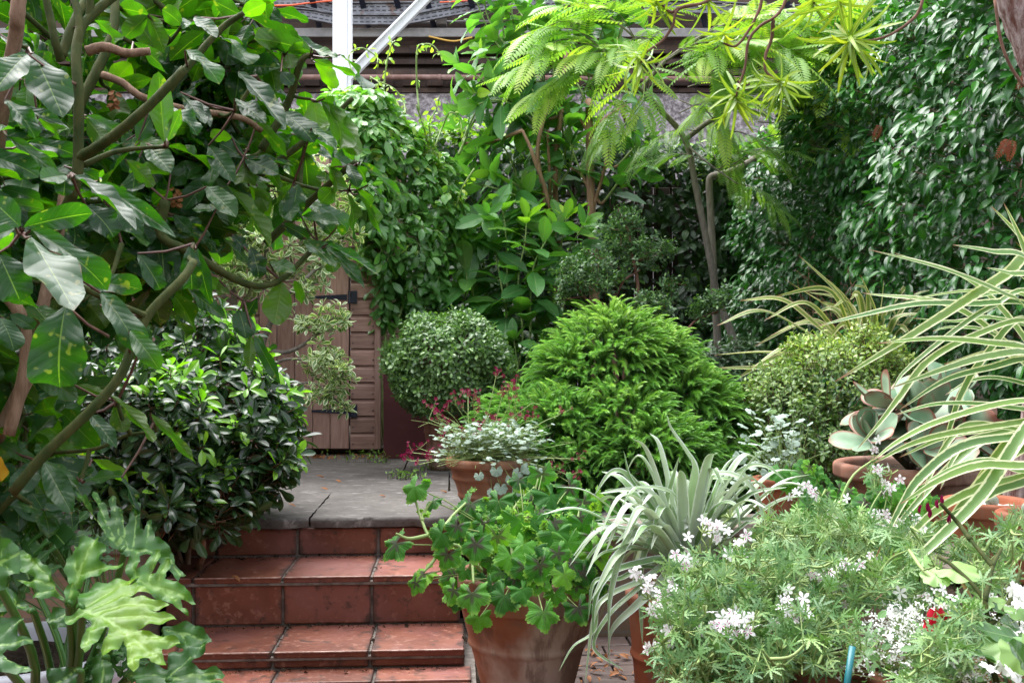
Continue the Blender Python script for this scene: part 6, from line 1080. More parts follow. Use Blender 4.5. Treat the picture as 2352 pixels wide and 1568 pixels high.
hi = np.clip((P[:, 2] - .55) / .75, 0, 1); sz_ = rng.uniform(.10, .165, len(P)); place(mbl, pl, P - Ax * sz_[:, None] * .45, Ax, UP + N_ * .3 + rng.normal(size=N_.shape) * .1, sz_, np.clip(.1 + .45 * hi + .35 * np.clip(N_[:, 2], 0, 1) + rng.normal(size=len(P)) * .14, 0, 1), rng)
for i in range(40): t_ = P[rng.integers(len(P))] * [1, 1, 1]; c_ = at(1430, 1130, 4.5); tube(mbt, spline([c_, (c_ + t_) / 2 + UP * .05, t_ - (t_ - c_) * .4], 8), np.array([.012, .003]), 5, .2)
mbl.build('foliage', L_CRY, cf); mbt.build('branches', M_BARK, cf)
# ================================================================== strap leaved plants
def ribbon(mb, P, wd, hint, rnd=.5, fold=.25, n=26, tip=.0, base=.55, twist=0., pk=.35, nu=4):
    q = spline(P, n); T = nrm(np.gradient(q, axis=0)); t = np.linspace(0, 1, n); h = nrm(np.array(hint, float))
    x = nrm(np.cross(T, h)); z = np.cross(x, T); a = twist * t; x, z = x * np.cos(a)[:, None] + z * np.sin(a)[:, None], z * np.cos(a)[:, None] - x * np.sin(a)[:, None]
    w_ = wd * .5 * np.where(t < pk, base + (1 - base) * np.sin(t / pk * pi / 2), np.cos((t - pk) / (1 - pk) * pi / 2) ** .75 + tip); u = np.linspace(-1, 1, nu + 1)
    V = q[:, None] + (u[None, :, None] * w_[:, None, None]) * x[:, None] + (np.abs(u)[None, :, None] * w_[:, None, None] * fold) * z[:, None]
    ix = np.arange(n * (nu + 1)).reshape(n, nu + 1); F = np.stack([ix[:-1, :-1], ix[:-1, 1:], ix[1:, 1:], ix[1:, :-1]], -1).reshape(-1, 4)
    A = np.stack([np.broadcast_to(u, (n, nu + 1)), np.broadcast_to(t[:, None], (n, nu + 1)), np.full((n, nu + 1), rnd)], -1).reshape(-1, 3); mb.add(V.reshape(-1, 3), F, None, A)
rng = RNG(31)
K = lambda x, y: (1646 + x * .42, y * .42 + 470); Q = lambda x, y: (1552 + x * .3702, 988 + y * .3702)
f1 = thing('strap_leaf_plant', 'large clump of long cream edged strap leaves reaching in from the right edge', 'plant', (1.42, 2.75, .42)); mbl = MB()
R0 = at(2490, 980, 2.75)
FL = [(K, [(1680, 560), (1560, 480), (1240, 350), (830, 245)], 40, 2.5, 2.35), (K, [(1720, 300), (1560, 395), (1100, 690), (650, 965)], 62, 2.6, 2.3), (K, [(1720, 560), (1400, 545), (1100, 545), (800, 605), (550, 665)], 50, 2.6, 2.45), (K, [(1720, 520), (1500, 480), (1330, 475), (1010, 525)], 30, 2.7, 2.6), (K, [(1720, 320), (1500, 255), (1290, 220)], 44, 2.5, 2.4), (K, [(1760, 430), (1600, 375), (1475, 345)], 46, 2.45, 2.35), (K, [(1760, 330), (1660, 180), (1500, 8)], 40, 2.6, 2.55), (K, [(1750, 420), (1660, 190), (1570, -10)], 44, 2.55, 2.5),
      (K, [(1720, 800), (1500, 760), (1200, 735), (880, 758)], 56, 2.5, 2.35), (K, [(1720, 815), (1480, 830), (1250, 895), (960, 1000)], 46, 2.45, 2.25), (K, [(1720, 480), (1500, 560), (1300, 690), (1040, 900), (960, 1010)], 34, 2.6, 2.5), (K, [(1720, 640), (1400, 720), (1150, 860), (1000, 1050), (900, 1180), (770, 1335)], 38, 2.5, 2.3), (K, [(1720, 1070), (1500, 1100), (1200, 1190), (1000, 1290), (850, 1400)], 44, 2.4, 2.2), (K, [(1720, 850), (1500, 890), (1250, 960), (1000, 1120)], 40, 2.55, 2.4), (K, [(1720, 1120), (1450, 1090), (1200, 1090), (970, 1150)], 44, 2.5, 2.35), (K, [(1680, 620), (1450, 850), (1330, 1050), (1250, 1300), (1215, 1380)], 36, 2.55, 2.45), (K, [(1720, 1250), (1500, 1230), (1250, 1270), (1000, 1380)], 40, 2.6, 2.5), (K, [(1750, 700), (1500, 620), (1300, 640), (1060, 620)], 40, 2.75, 2.65), (K, [(1750, 560), (1600, 480), (1450, 500), (1280, 560)], 36, 2.8, 2.7), (K, [(1750, 880), (1500, 700), (1300, 670), (1180, 690)], 36, 2.7, 2.6), (K, [(1750, 1000), (1550, 950), (1400, 960), (1250, 1040)], 40, 2.6, 2.5), (K, [(1700, 1450), (1500, 1400), (1320, 1430), (1100, 1540)], 44, 2.3, 2.2),
      (Q, [(2200, -40), (1900, 400), (1550, 750), (1235, 1055)], 78, 2.3, 2.05), (Q, [(2250, 20), (1800, 90), (1540, 270), (1400, 460), (1235, 800)], 62, 2.35, 2.15), (Q, [(2200, 260), (1900, 350), (1640, 480), (1480, 620), (1335, 790)], 56, 2.35, 2.15), (Q, [(2250, 200), (1900, 215), (1650, 300), (1395, 455)], 60, 2.25, 2.15), (Q, [(2250, 270), (1980, 380), (1800, 480), (1620, 560)], 52, 2.3, 2.2), (Q, [(2200, -60), (1700, 20), (1450, 90), (1225, 205)], 44, 2.4, 2.3), (Q, [(2200, 0), (1850, -40), (1700, 60), (1580, 280), (1530, 420)], 40, 2.45, 2.35), (Q, [(2150, -20), (1830, 60), (1720, 180), (1640, 370)], 40, 2.5, 2.4)]
for f, pts, wd, D0_, D1_ in FL:
    px = [f(*p) for p in pts]; Ds = np.linspace(D0_, D1_, len(px)); W = [at(a, b, d) for (a, b), d in zip(px, Ds)]; m = R0 + (W[0] - R0) * .45 + UP * .03; W = [R0 + rng.normal(size=3) * np.array([.03, .03, .02]), m] + W
    ribbon(mbl, W, wd * (.42 if f is K else .3702) / FPX * D1_ * 1.1, (rng.normal() * .3, -.8, .75), rng.uniform(), rng.uniform(.15, .4), 40, .04, .8, rng.normal() * .25, .45)
for i in range(16):
    a = rng.uniform(-.6, 2.2); d = np.array([-cos(a), rng.uniform(-.5, .6), sin(a)]); L = rng.uniform(.35, .75); W = [R0, R0 + d * L * .5 + UP * .08, R0 + d * L - UP * L * .12]; ribbon(mbl, W, .026, (0, -.7, .7), rng.uniform(), .3, 26, .04, .8, rng.normal() * .3)
mbl.build('strap_leaves', L_PHO, f1)
f2 = thing('strap_leaf_plant', 'smaller clump of arching cream striped strap leaves behind the pale rounded bush', 'plant', at(1990, 900, 4.8)); mbl = MB(); R1 = at(2000, 850, 4.8)
TIPS = [(1646, 748, 1750, 715), (1700, 690, 1800, 690), (1756, 735, 1850, 695), (1780, 680, 1900, 665), (1833, 585, 1930, 680), (1732, 795, 1850, 740), (1640, 815, 1760, 810), (1640, 845, 1780, 845), (1975, 630, 2010, 720), (1960, 655, 1990, 670), (2050, 700, 2080, 660), (2130, 720, 2060, 730), (2085, 660, 2085, 760), (1850, 670, 1930, 690), (1720, 850, 1820, 790), (1770, 770, 1870, 735), (1690, 870, 1790, 820), (1880, 690, 1950, 720), (1800, 640, 1920, 720), (1930, 720, 1960, 760), (2100, 790, 2070, 750), (1900, 640, 1950, 700), (2030, 640, 2020, 720), (1750, 870, 1850, 830)]
for (x, y, mx, my_) in TIPS:
    D = 4.8 + rng.uniform(-.25, .2); W = [R1 + rng.normal(size=3) * .03, (R1 + at(mx, my_, D)) / 2 + UP * .01, at(mx, my_, D), at(x, y, D - .08)]; ribbon(mbl, W, rng.uniform(.024, .036), (rng.normal() * .4, -.8, .7), rng.uniform(), rng.uniform(.1, .4), 30, .05, .8, rng.normal() * .4, .5)
for i in range(26):
    a = rng.uniform(.1, 2.9); d = np.array([cos(a), rng.uniform(-.6, .5), sin(a) * .8]); L = rng.uniform(.35, .62); W = [R1, R1 + d * L * .55 + UP * .1, R1 + d * L - UP * rng.uniform(.0, .14)]; ribbon(mbl, W, rng.uniform(.02, .03), (0, -.8, .7), rng.uniform(), .3, 24, .05, .8, rng.normal() * .5)
mbl.build('strap_leaves', L_PHO2, f2)
dw = thing('dry_twig_bush', 'thin leafless red brown twigs in front of the hedge above the cream striped straps', 'bush', at(1900, 760, 5.0)); mb = MB()
for i in range(16):
    p0 = at(1930 + rng.normal() * 25, 760, 5.0); p1 = at(1840 + rng.uniform(-40, 130), 600 + rng.uniform(0, 90), 5.0 + rng.normal() * .1); m = (p0 + p1) / 2 + rng.normal(size=3) * .03; q = spline([p0, m, p1], 14); tube(mb, q, np.array([.0025, .001]), 4, .7)
    for j in (6, 9, 11): tube(mb, [q[j], q[j] + rng.normal(size=3) * .03 + UP * .02], .001, 3, .7)
mb.build('twigs', M_TWIG, dw)

rng = RNG(32)
ast = thing('silver_strap_plant', 'arching silver grey strap leaved plant spilling out of the tall brick red pot', 'plant', (xa, 2.62, .34)); mbl = MB(); Z = lambda x, y: (847 + x * .3702, 988 + y * .3702); R2_ = at(1575, 1320, 2.62)
AL = [(Z, [(1920, 760), (1800, 590), (1600, 690), (1500, 1000), (1485, 1280)], 62, 2.55, 2.4), (Z, [(1940, 760), (1820, 600), (1700, 800), (1690, 1100), (1698, 1320)], 50, 2.55, 2.45), (Z, [(1930, 780), (1800, 570), (1600, 535), (1400, 560)], 44, 2.6, 2.55), (Z, [(1940, 740), (1780, 420), (1620, 370), (1430, 390)], 54, 2.65, 2.6), (Z, [(1960, 760), (1750, 480), (1620, 300), (1580, 125)], 48, 2.65, 2.6), (Z, [(1970, 700), (2000, 420), (2010, 230), (1960, 130), (1870, -10), (1850, -95)], 70, 2.62, 2.55), (Z, [(1900, 720), (1840, 500), (1880, 330), (1925, 165)], 50, 2.65, 2.6), (Z, [(1900, 740), (1760, 480), (1600, 280), (1500, 265), (1400, 400)], 56, 2.7, 2.62), (Z, [(1950, 600), (1900, 420), (1800, 360), (1620, 350)], 54, 2.6, 2.5), (Q, [(60, 650), (160, 330), (300, 270), (450, 330), (530, 480), (538, 620)], 46, 2.65, 2.5), (Q, [(120, 700), (300, 520), (480, 390), (690, 352)], 52, 2.6, 2.5), (Q, [(100, 700), (250, 400), (430, 240), (560, 225), (680, 310)], 46, 2.7, 2.6), (Q, [(60, 600), (120, 350), (280, 300), (500, 360)], 50, 2.7, 2.65),
      (Q, [(200, 560), (280, 460), (370, 470), (400, 610)], 44, 2.55, 2.45), (Q, [(150, 560), (330, 560), (520, 560), (720, 640)], 46, 2.6, 2.55), (Z, [(1850, 830), (1700, 930), (1500, 1020), (1400, 1150), (1340, 1580)], 46, 2.5, 2.4), (Z, [(1850, 800), (1650, 830), (1480, 900), (1400, 1060), (1390, 1300)], 50, 2.5, 2.4), (Z, [(1850, 850), (1640, 1010), (1480, 1160), (1400, 1350), (1590, 1490)], 44, 2.5, 2.4), (Z, [(1800, 850), (1560, 860), (1420, 1010), (1400, 1240), (1270, 1340), (1180, 1490)], 36, 2.5, 2.4), (Z, [(1850, 900), (1750, 1000), (1640, 1100), (1500, 1250), (1490, 1480)], 56, 2.45, 2.4), (Z, [(1900, 800), (1880, 860), (1840, 1000), (1800, 1480)], 46, 2.42, 2.35), (Z, [(1780, 760), (1600, 740), (1460, 760), (1380, 830)], 50, 2.6, 2.5), (Z, [(1850, 640), (1700, 600), (1560, 600), (1430, 520)], 40, 2.65, 2.65), (Z, [(1960, 640), (1965, 560), (1970, 510)], 60, 2.55, 2.5), (Z, [(1830, 980), (1840, 900), (1860, 840)], 70, 2.45, 2.42), (Z, [(1780, 820), (1560, 920), (1400, 940), (1360, 1180)], 36, 2.55, 2.45)]
for f, pts, wd, D0_, D1_ in AL:
    px = [f(*p) for p in pts]; Ds = np.linspace(D0_, D1_, len(px)); W = [R2_ + rng.normal(size=3) * .015] + [at(a, b, d) for (a, b), d in zip(px, Ds)]; ribbon(mbl, W, wd * .3702 / FPX * D1_, (rng.normal() * .3, -.55, .8), rng.uniform(), rng.uniform(.3, .6), 36, .03, .9, rng.normal() * .2, .3)
for i in range(80):
    az = rng.uniform(0, 2 * pi); e = rng.uniform(.35, 1.35); d = np.array([cos(az) * cos(e), sin(az) * cos(e), sin(e)]); L = rng.uniform(.24, .46); dr = rng.uniform(.02, .22) * (1.3 - e * .6); W = [R2_ + d * .02, R2_ + d * L * .55, R2_ + d * L * .85 - UP * dr * .4, R2_ + d * L + np.array([d[0], d[1], 0]) * .05 - UP * dr * 1.3]
    ribbon(mbl, W, rng.uniform(.022, .032), (d[0] * -.3, d[1] * -.3, 1), rng.uniform(), rng.uniform(.3, .6), 24, .03, .9, rng.normal() * .25, .3)
mbl.build('strap_leaves', L_AST, ast)

# ================================================================== red edged succulent
rng = RNG(33)
su = thing('paddle_succulent', 'big succulent with thick round grey green paddles edged in red in the wide bowl pot', 'succulent', at(2085, 1060, 3.4))
def paddle(cu, th):
    Vt, F, F3, UV = strip(lambda t: .30 * sin(pi * min(1, .04 + .96 * t) ** 1.45) ** .62 + .03, 14, 8, cu, .12); n = len(Vt); W = np.sqrt(np.clip(1 - UV[:, 0] ** 2, 0, 1)); lowV = Vt.copy(); lowV[:, 2] -= th * W * np.sin(pi * np.clip(UV[:, 1] * .96 + .03, 0, 1)) ** .5
    return np.concatenate([Vt, lowV]), np.concatenate([F, F[:, ::-1] + n]), F3, np.concatenate([UV, UV])
pd = [paddle(cu, .075) for cu in (-.35, .15, -.6)]
RO = [(2120, 960, 3.35, (.0, -.35, 1), 15, .135, .0, .7), (2000, 1000, 3.28, (-.35, -.5, .9), 11, .085, .0, .6), (2185, 905, 3.5, (.2, -.1, 1), 11, .11, .0, .5), (2215, 985, 3.35, (.8, -.3, .6), 12, .12, .25, 1.0), (2130, 1030, 3.22, (.2, -.9, .5), 7, .11, .3, 1.0), (2040, 930, 3.4, (-.6, -.2, .9), 8, .11, .3, 1.0)]
for x, y, D, ax, k, s, lo, hi_ in RO:
    m2 = MB(); c = at(x, y, D); whorl(m2, pd, [c], [ax], k, (s * 1.25, s * 1.75), rng, (-.05, 1.15), (lo, hi_), .010, 0, 0, None, .15); o = m2.build('rosette', L_SUC, su)
    m2 = MB(); tube(m2, spline([at(2090, 1075, 3.4), (at(2090, 1065, 3.4) + c) / 2, c], 8), .012, 8); m2.build('stem', M_BARKG, su)
# ================================================================== grey round leaved plant in the small pot
rng = RNG(34)
rl = [palm(lambda t: .5 * (1 - .12 * abs(sin(t * 4.0)) ** 2) * (1 if abs(t) < 2.7 else .7), 26, 2.85, (0, .55, 1), .25, .06, 8, p_) for p_ in (0, 2)]
gy = thing('silver_leaf_plant', 'blue grey round leaved plant on wiry stalks in the small orange pot', 'plant', (pg[0], 3.32, .56)); mbl, mbt = MB(), MB(); n = 120
tipx = at(1, 1, 1); P = np.array([at(1788 + rng.normal() * 42, 1040 + rng.normal() * 42 - 8, 3.32 + rng.normal() * .06) for _ in range(n)]); b = np.array([pg[0], 3.32, .565]); sticks(mbt, b + rng.normal(size=(n, 3)) * np.array([.025, .025, .004]), P, .0012, .0009, .8, rng.normal(size=(n, 3)) * .015)
place(mbl, rl, P, np.stack([rng.normal(size=n), rng.normal(size=n) - .3, rng.normal(size=n) * .3], -1), np.stack([rng.normal(size=n) * .4, rng.normal(size=n) * .4 - .3, np.ones(n)], -1), rng.uniform(.022, .042, n), rng.uniform(0, 1, n), rng)
for x, y in ((1875, 1085), (1765, 1085), (1710, 1095), (1822, 1095), (1700, 1050)): place(mbl, rl, [at(x, y, 3.2)], [(rng.normal() * .3, -.3, -1)], [(0, -1, .4)], .05, .3, rng); sticks(mbt, [b], [at(x, y, 3.2)], .0012, .001, .8, np.array([0, 0, .03]))
mbl.build('foliage', L_GREY, gy); mbt.build('stalks', M_PALESTEM, gy)
def flower(mat_t, npet, cu, wd=.26, el=.35):
    pt = strip(ell(wd, 1.5, .75), 4, 2, cu, .1); return join([rot_t(rot_t(pt, 'x', el), 'z', 2 * pi * k / npet) for k in range(npet)])
# ================================================================== magenta flowered grey plant on the terrace edge
rng = RNG(35)
sd = thing('magenta_flowered_plant', 'grey green plant with wiry stems and tiny dark magenta flowers in the banded pot', 'plant', (ps[0], 3.9, .58)); mbl, mbt = MB(), MB(); b = np.array([ps[0] + .02, 3.9, .56])
n = 620; P = []; 
while len(P) < n:
    x, y = rng.normal(1125, 68), rng.normal(1010, 30)
    if y > 955 + abs(x - 1130) * .12 and 985 < x < 1275: P.append(at(x, y, 3.88 + rng.normal() * .1))
P = np.array(P); sticks(mbt, b + np.stack([rng.normal(size=n) * .07, rng.normal(size=n) * .06, np.zeros(n)], -1), P, .0013, .0009, .5, rng.normal(size=(n, 3)) * .02 + UP * .01)
place(mbl, rl, P, np.stack([rng.normal(size=n), rng.normal(size=n) - .4, rng.normal(size=n) * .2], -1), np.stack([rng.normal(size=n) * .3, rng.normal(size=n) * .3 - .2, np.ones(n)], -1), rng.uniform(.016, .032, n), rng.uniform(0, 1, n), rng)
for x, y, s in ((1140, 1080, .05), (1190, 1085, .045), (1175, 1100, .05), (1100, 1092, .04), (1150, 1120, .055), (1165, 1150, .05), (1210, 1075, .05), (1235, 1080, .04), (1130, 1130, .04), (1190, 1125, .05)): place(mbl, rl, [at(x, y, 3.70)], [(rng.normal() * .4, -.5, -.8)], [(0, -1, .5)], s, .05, rng); sticks(mbt, [b + UP * .03], [at(x, y, 3.71)], .0013, .001, .5, np.array([0, -.02, .02]))
mgf = [flower(None, 5, .3, .17, .5), flower(None, 5, .8, .2, .8)]
MF = [(1085, 905), (1075, 895), (1095, 912), (1140, 852), (1185, 868), (1165, 885), (1155, 895), (985, 930), (1000, 945), (1010, 955), (1025, 930), (1045, 918), (1060, 925), (1030, 960), (1090, 940), (1110, 965), (1130, 960), (1145, 970), (1170, 960), (1200, 945), (1230, 950), (940, 1030), (935, 1050), (955, 1058), (985, 1050), (960, 1020), (1000, 1030), (1290, 940), (1290, 1080), (1320, 1085), (1315, 1100), (1335, 1045), (1100, 990), (1060, 990), (1180, 900), (1020, 1000), (1265, 1068)]
for x, y in MF:
    h = at(x, y, 3.82 + rng.normal() * .07); m2 = MB(); tp = h + rng.normal(size=(6, 3)) * .014; place(m2, mgf, tp, rng.normal(size=(6, 3)), np.array([0, -.7, .3]) + rng.normal(size=(6, 3)) * .5, rng.uniform(.008, .014, 6), .5, rng); m2.build('flower_cluster', P_MAG, sd)
    r_ = b + np.array([rng.normal() * .05, rng.normal() * .05, .03]); md = (r_ + h) / 2 + np.array([(h[0] - r_[0]) * .15, 0, -.01 if h[2] < .75 else .03]); q = spline([r_, md, h - UP * .015 - (h - r_) * .05], 10); tube(mbt, q, .0014, 4, .8, cap=False); sticks(mbt, np.repeat(q[-1:], 6, 0), tp, .0008, .0006, .2)
for i in range(28):
    x, y = rng.uniform(960, 1330), rng.uniform(920, 1090); p0 = b + UP * .03; p1 = at(x, y, 3.85 + rng.normal() * .08); q = spline([p0, (p0 + p1) / 2 + UP * rng.uniform(-.02, .06), p1], 10); tube(mbt, q, .0012, 4, .9, cap=False)
    for j in range(3): tube(mbt, [q[-1], q[-1] + rng.normal(size=3) * .02], .0008, 3, .3, cap=False)
mbl.build('foliage', L_GREY, sd); mbt.build('wiry_stems', M_PALESTEM, sd)
# ================================================================== lobed soft leaved plant in the large pot
rng = RNG(36)
def maple(p_, ruf):
    def rf(t): return .52 * (.70 + .30 * (.5 + .5 * cos(t * 5.2)) ** .8) * (1 + .06 * sin(t * 31 + p_)) * (1.12 - .12 * abs(t) / 2.6) * (1 if abs(t) < 2.45 else .8)
    return palm(rf, 74, 2.6, (0, .25, .5, .75, 1.0), .35, ruf, 9, p_)
pm = [maple(p_, r_) for p_, r_ in ((0, .045), (1.5, .07), (3, .035), (4.5, .06))]
pe = thing('soft_lobed_plant', 'bushy plant with soft lobed green leaves marked purple brown, filling the large terracotta pot', 'plant', (xb, DP, .35)); mbl, mbt = MB(), MB(); b = np.array([xb, DP, .35]); ZZ = Z
PE = [((430, 310), 2.8), ((560, 150), 0)]
LE = [(150, 720, 2.62, 62), (275, 370, 2.75, 55), (390, 450, 2.75, 40), (615, 480, 2.78, 65), (660, 520, 2.8, 40), (440, 660, 2.62, 55), (325, 900, 2.6, 52), (285, 960, 2.58, 40), (540, 610, 2.6, 45), (660, 730, 2.55, 60), (480, 790, 2.6, 52), (640, 1040, 2.45, 62), (830, 1050, 2.45, 62), (960, 1010, 2.45, 48), (1090, 1150, 2.4, 62), (1310, 1120, 2.5, 55), (1150, 1030, 2.5, 42), (680, 1180, 2.5, 45), (520, 1010, 2.5, 48), (540, 1080, 2.52, 30), (800, 680, 2.6, 55), (880, 800, 2.52, 55), (970, 870, 2.48, 55), (1070, 860, 2.48, 62), (1030, 740, 2.6, 40), (1160, 660, 2.65, 62), (1240, 720, 2.6, 60), (1260, 840, 2.55, 62), (1220, 910, 2.5, 48), (1420, 780, 2.6, 62), (1400, 680, 2.65, 62), (1330, 600, 2.7, 50), (1160, 590, 2.75, 62), (950, 590, 2.75, 70), (870, 560, 2.8, 50), (1150, 440, 2.85, 82), (1060, 390, 2.9, 45), (1260, 370, 2.9, 55), (1340, 470, 2.8, 55), (1420, 430, 2.85, 45), (1080, 290, 2.9, 50), (930, 320, 2.9, 38), (960, 360, 2.9, 26), (900, 440, 2.9, 36), (1440, 900, 2.6, 60), (1400, 980, 2.6, 45), (1290, 980, 2.55, 45), (1050, 950, 2.5, 45), (760, 980, 2.5, 45), (760, 820, 2.55, 50), (1000, 480, 2.85, 45), (710, 600, 2.7, 45), (700, 660, 2.65, 40), (1530, 460, 2.9, 60), (1490, 620, 2.7, 40), (590, 880, 2.58, 36), (900, 930, 2.5, 50), (1180, 780, 2.55, 50), (1340, 900, 2.55, 50), (640, 640, 2.7, 40), (950, 720, 2.58, 48), (830, 900, 2.52, 46)]
for x, y, D, s in LE:
    p = at(*Z(x, y), D); s_ = s * 3.7 * .3702 / FPX * D; rad = p - (b + UP * .05); low = np.clip((940 - y) / 500, -.6, 1.)
    n_ = nrm(np.array([rad[0] * 1.5, -.75, .65 + low * .4]) + rng.normal(size=3) * .2); d = np.array([rad[0] * 2 + rng.normal() * .25, -.25 + rng.normal() * .15, -.75]) ; base = p - nrm(d) * s_ * .12
    place(mbl, pm, [base], [d], [n_], s_, rng.uniform(0, .98), rng); st0 = b + np.array([(p[0] - b[0]) * .45, (p[1] - b[1]) * .4, .02 + .6 * max(0, p[2] - b[2])]); sticks(mbt, [st0], [base - n_ * .004], .0022, .0018, .4, UP * .008)
n = 90; 
for i in range(n):
    x, y = rng.uniform(520, 1450), rng.uniform(420, 1080)
    if abs(x - 1000) / 520 + max(0, abs(y - 800) - 180) / 300 > 1: continue
    D = 2.82 + rng.uniform(-.08, .16); p = at(*Z(x, y), D); s_ = rng.uniform(.06, .11); place(mbl, pm, [p], [np.array([rng.normal() * .7, -.3, -.7])], [np.array([rng.normal() * .4, -.5, .8])], s_, rng.uniform(0, .7), rng); sticks(mbt, [b + (p - b) * .3], [p], .002, .0016, .4)
for i in range(46):
    x, y = rng.normal(880, 250), rng.normal(660, 110); p = at(*Z(x, y), 2.6 + rng.uniform(0, .2)); place(mbl, pm, [p] * 3, rng.normal(size=(3, 3)), UP + rng.normal(size=(3, 3)) * .5, rng.uniform(.014, .03, 3), rng.uniform(.85, 1, 3), rng)
for cp in ([(700, 870, 2.65), (560, 720, 2.65), (440, 700, 2.66), (370, 650, 2.68), (330, 560, 2.72), (300, 470, 2.75), (280, 400, 2.76)], [(370, 650, 2.68), (250, 670, 2.64), (170, 640, 2.62)], [(440, 740, 2.66), (400, 810, 2.62), (340, 880, 2.6)], [(330, 560, 2.72), (350, 500, 2.74), (390, 440, 2.75)], [(460, 610, 2.66), (530, 520, 2.72), (600, 450, 2.78)], [(700, 870, 2.62), (640, 800, 2.6), (600, 740, 2.6)], [(900, 900, 2.7), (890, 520, 2.85), (1030, 350, 2.88)], [(1000, 900, 2.7), (1010, 500, 2.85), (1050, 300, 2.9)], [(1200, 860, 2.7), (1280, 620, 2.75), (1310, 480, 2.8)], [(620, 900, 2.6), (640, 820, 2.56), (650, 950, 2.5)]): tube(mbt, spline([at(*Z(x, y), D) for x, y, D in cp], 18), np.array([.006, .003]), 7, .4)
mbl.build('foliage', L_PEP, pe); mbt.build('stems', M_PALESTEM, pe)
# ================================================================== white flowered cut leaved plants, lower right
rng = RNG(37)
def cutleaf(p_):
    Ts = []
    for k, (a, L) in enumerate(((0, 1.), (.75, .9), (-.75, .9), (1.6, .68), (-1.6, .68), (2.4, .42), (-2.4, .42))):
        def wf(t): s = (t * 5.2 + p_) % 1.0; return (.014 + .10 * sin(pi * min(1, t * .85 + .13)) * max(0, sin(pi * s)) ** .8) * (1 if t < .97 else .3)
        Ts.append(rot_t(strip(wf, 26, 2, .35, .1, 0, 1, 0, 0, .7), 'z', -a, (0, 0, 0), L * .55))
    return join(Ts)
ct = [cutleaf(p_) for p_ in (0, .3)]; wfl = [flower(None, 5, .4, .24, .25), flower(None, 5, .9, .24, .5)]
def cut_plant(name, label, regs, n, base, clusters, seed, D, mat=L_WP, pale=.5):
    r_ = RNG(seed); t = thing(name, label, 'plant', base); mbl, mbt = MB(), MB(); b = np.array(base); cum = np.cumsum([a[2] * a[3] for a in regs]); cum = cum / cum[-1]; P = []
    for i in range(n):
        cx, cy_, rx, ry, d = regs[np.searchsorted(cum, r_.uniform())]; a = r_.uniform(0, 6.28); q = r_.uniform() ** .5; P.append(at(cx + rx * q * cos(a), cy_ + ry * q * sin(a), d + r_.normal() * .09))
    P = np.array(P); k = n // 7; tips = P[:k]; ax = nrm(nrm(tips - b - np.array([0, 0, -.1])) + r_.normal(size=(k, 3)) * .35 + UP * .2)
    ix = r_.integers(0, k, n); nearest = np.array([np.argmin(np.linalg.norm(tips - p, axis=1)) for p in P]); nd = tips[nearest] - ax[nearest] * r_.uniform(0, .06, n)[:, None]
    s = r_.uniform(.032, .060, n); d = nrm(P - nd + r_.normal(size=(n, 3)) * .02 + 1e-4); nn = UP * .9 + np.array([0, -.55, 0]) + r_.normal(size=(n, 3)) * .45; place(mbl, ct, P, d, nn, s * 1.15, np.clip(r_.normal(.45, .25, n) + (P[:, 2] - .5) * .5, 0, 1), r_)
    dd = np.linalg.norm(P - nd, axis=1); ok = dd < .12; sticks(mbt, nd[ok], P[ok], .0013, .0010, .7)
    whorl(mbl, ct, tips, ax, 5, (.018, .036), r_, (.2, 1.2), (.6, 1), .004)
    S = b[None] + np.zeros((1, 3)); branch_net(mbt, np.array([b + UP * .02 * i for i in range(4)]), tips, r_, (.0048, .0022), .25, 5, b, .05, .5, None)
    for x, y, dc in clusters:
        h = at(x, y, dc); m2 = MB(); m = r_.integers(4, 7); tp = h + r_.normal(size=(m, 3)) * np.array([.013, .010, .012]) + UP * .006; place(m2, wfl, tp, r_.normal(size=(m, 3)), np.array([0, -.9, .4]) + r_.normal(size=(m, 3)) * .45, r_.uniform(.011, .017, m), r_.uniform(0, 1, m), r_); m2.build('flower_cluster', P_WHITE, t)
        hub = h - UP * .03 + np.array([r_.normal() * .01, .01, 0]); sticks(mbt, np.repeat(hub[None], m, 0), tp, .0009, .0008, .8); j = np.argmin(np.linalg.norm(tips - (hub - UP * .08), axis=1)); tube(mbt, spline([tips[j], (tips[j] + hub) / 2 + np.array([0, -.01, .015]), hub], 8), .0016, 5, .9, cap=False)
    for i in range(k // 3):
        c = tips[r_.integers(k)] + r_.normal(size=3) * .03 + UP * .02; q = nrm(r_.normal(size=(7, 3)) + UP * .4) * .02; sticks(mbt, np.repeat(c[None], 7, 0), c + q, .0012, .0022, .9)
    mbl.build('foliage', mat, t); mbt.build('stems', M_PALESTEM, t)
cl1 = [(1622, 1205, 2.1), (1640, 1222, 2.1), (1660, 1235, 2.12), (1478, 1330, 2.0), (1492, 1345, 2.0), (1540, 1350, 1.95), (1528, 1385, 1.93), (1545, 1400, 1.93), (1512, 1412, 1.93), (1545, 1465, 1.9), (1505, 1490, 1.9), (1640, 1430, 1.85), (1672, 1450, 1.83), (1700, 1420, 1.85), (1705, 1440, 1.83), (1592, 1275, 2.05), (1690, 1262, 2.05), (1800, 1395, 1.9), (1815, 1420, 1.88), (1845, 1405, 1.88), (1578, 1290, 2.03)]
cut_plant('scented_white_plant', 'mass of finely cut leaves with small white flowers beside the silver strap plant', [(1640, 1420, 130, 120, 2.0), (1600, 1330, 80, 60, 2.1), (1720, 1330, 110, 90, 2.1), (1560, 1500, 60, 70, 1.95), (1760, 1470, 120, 90, 1.9), (1680, 1530, 120, 50, 1.85), (1560, 1420, 60, 60, 1.95)], 1000, (at(1690, 0, 1.97)[0], 2.0, .32), cl1, 371, 2.0)
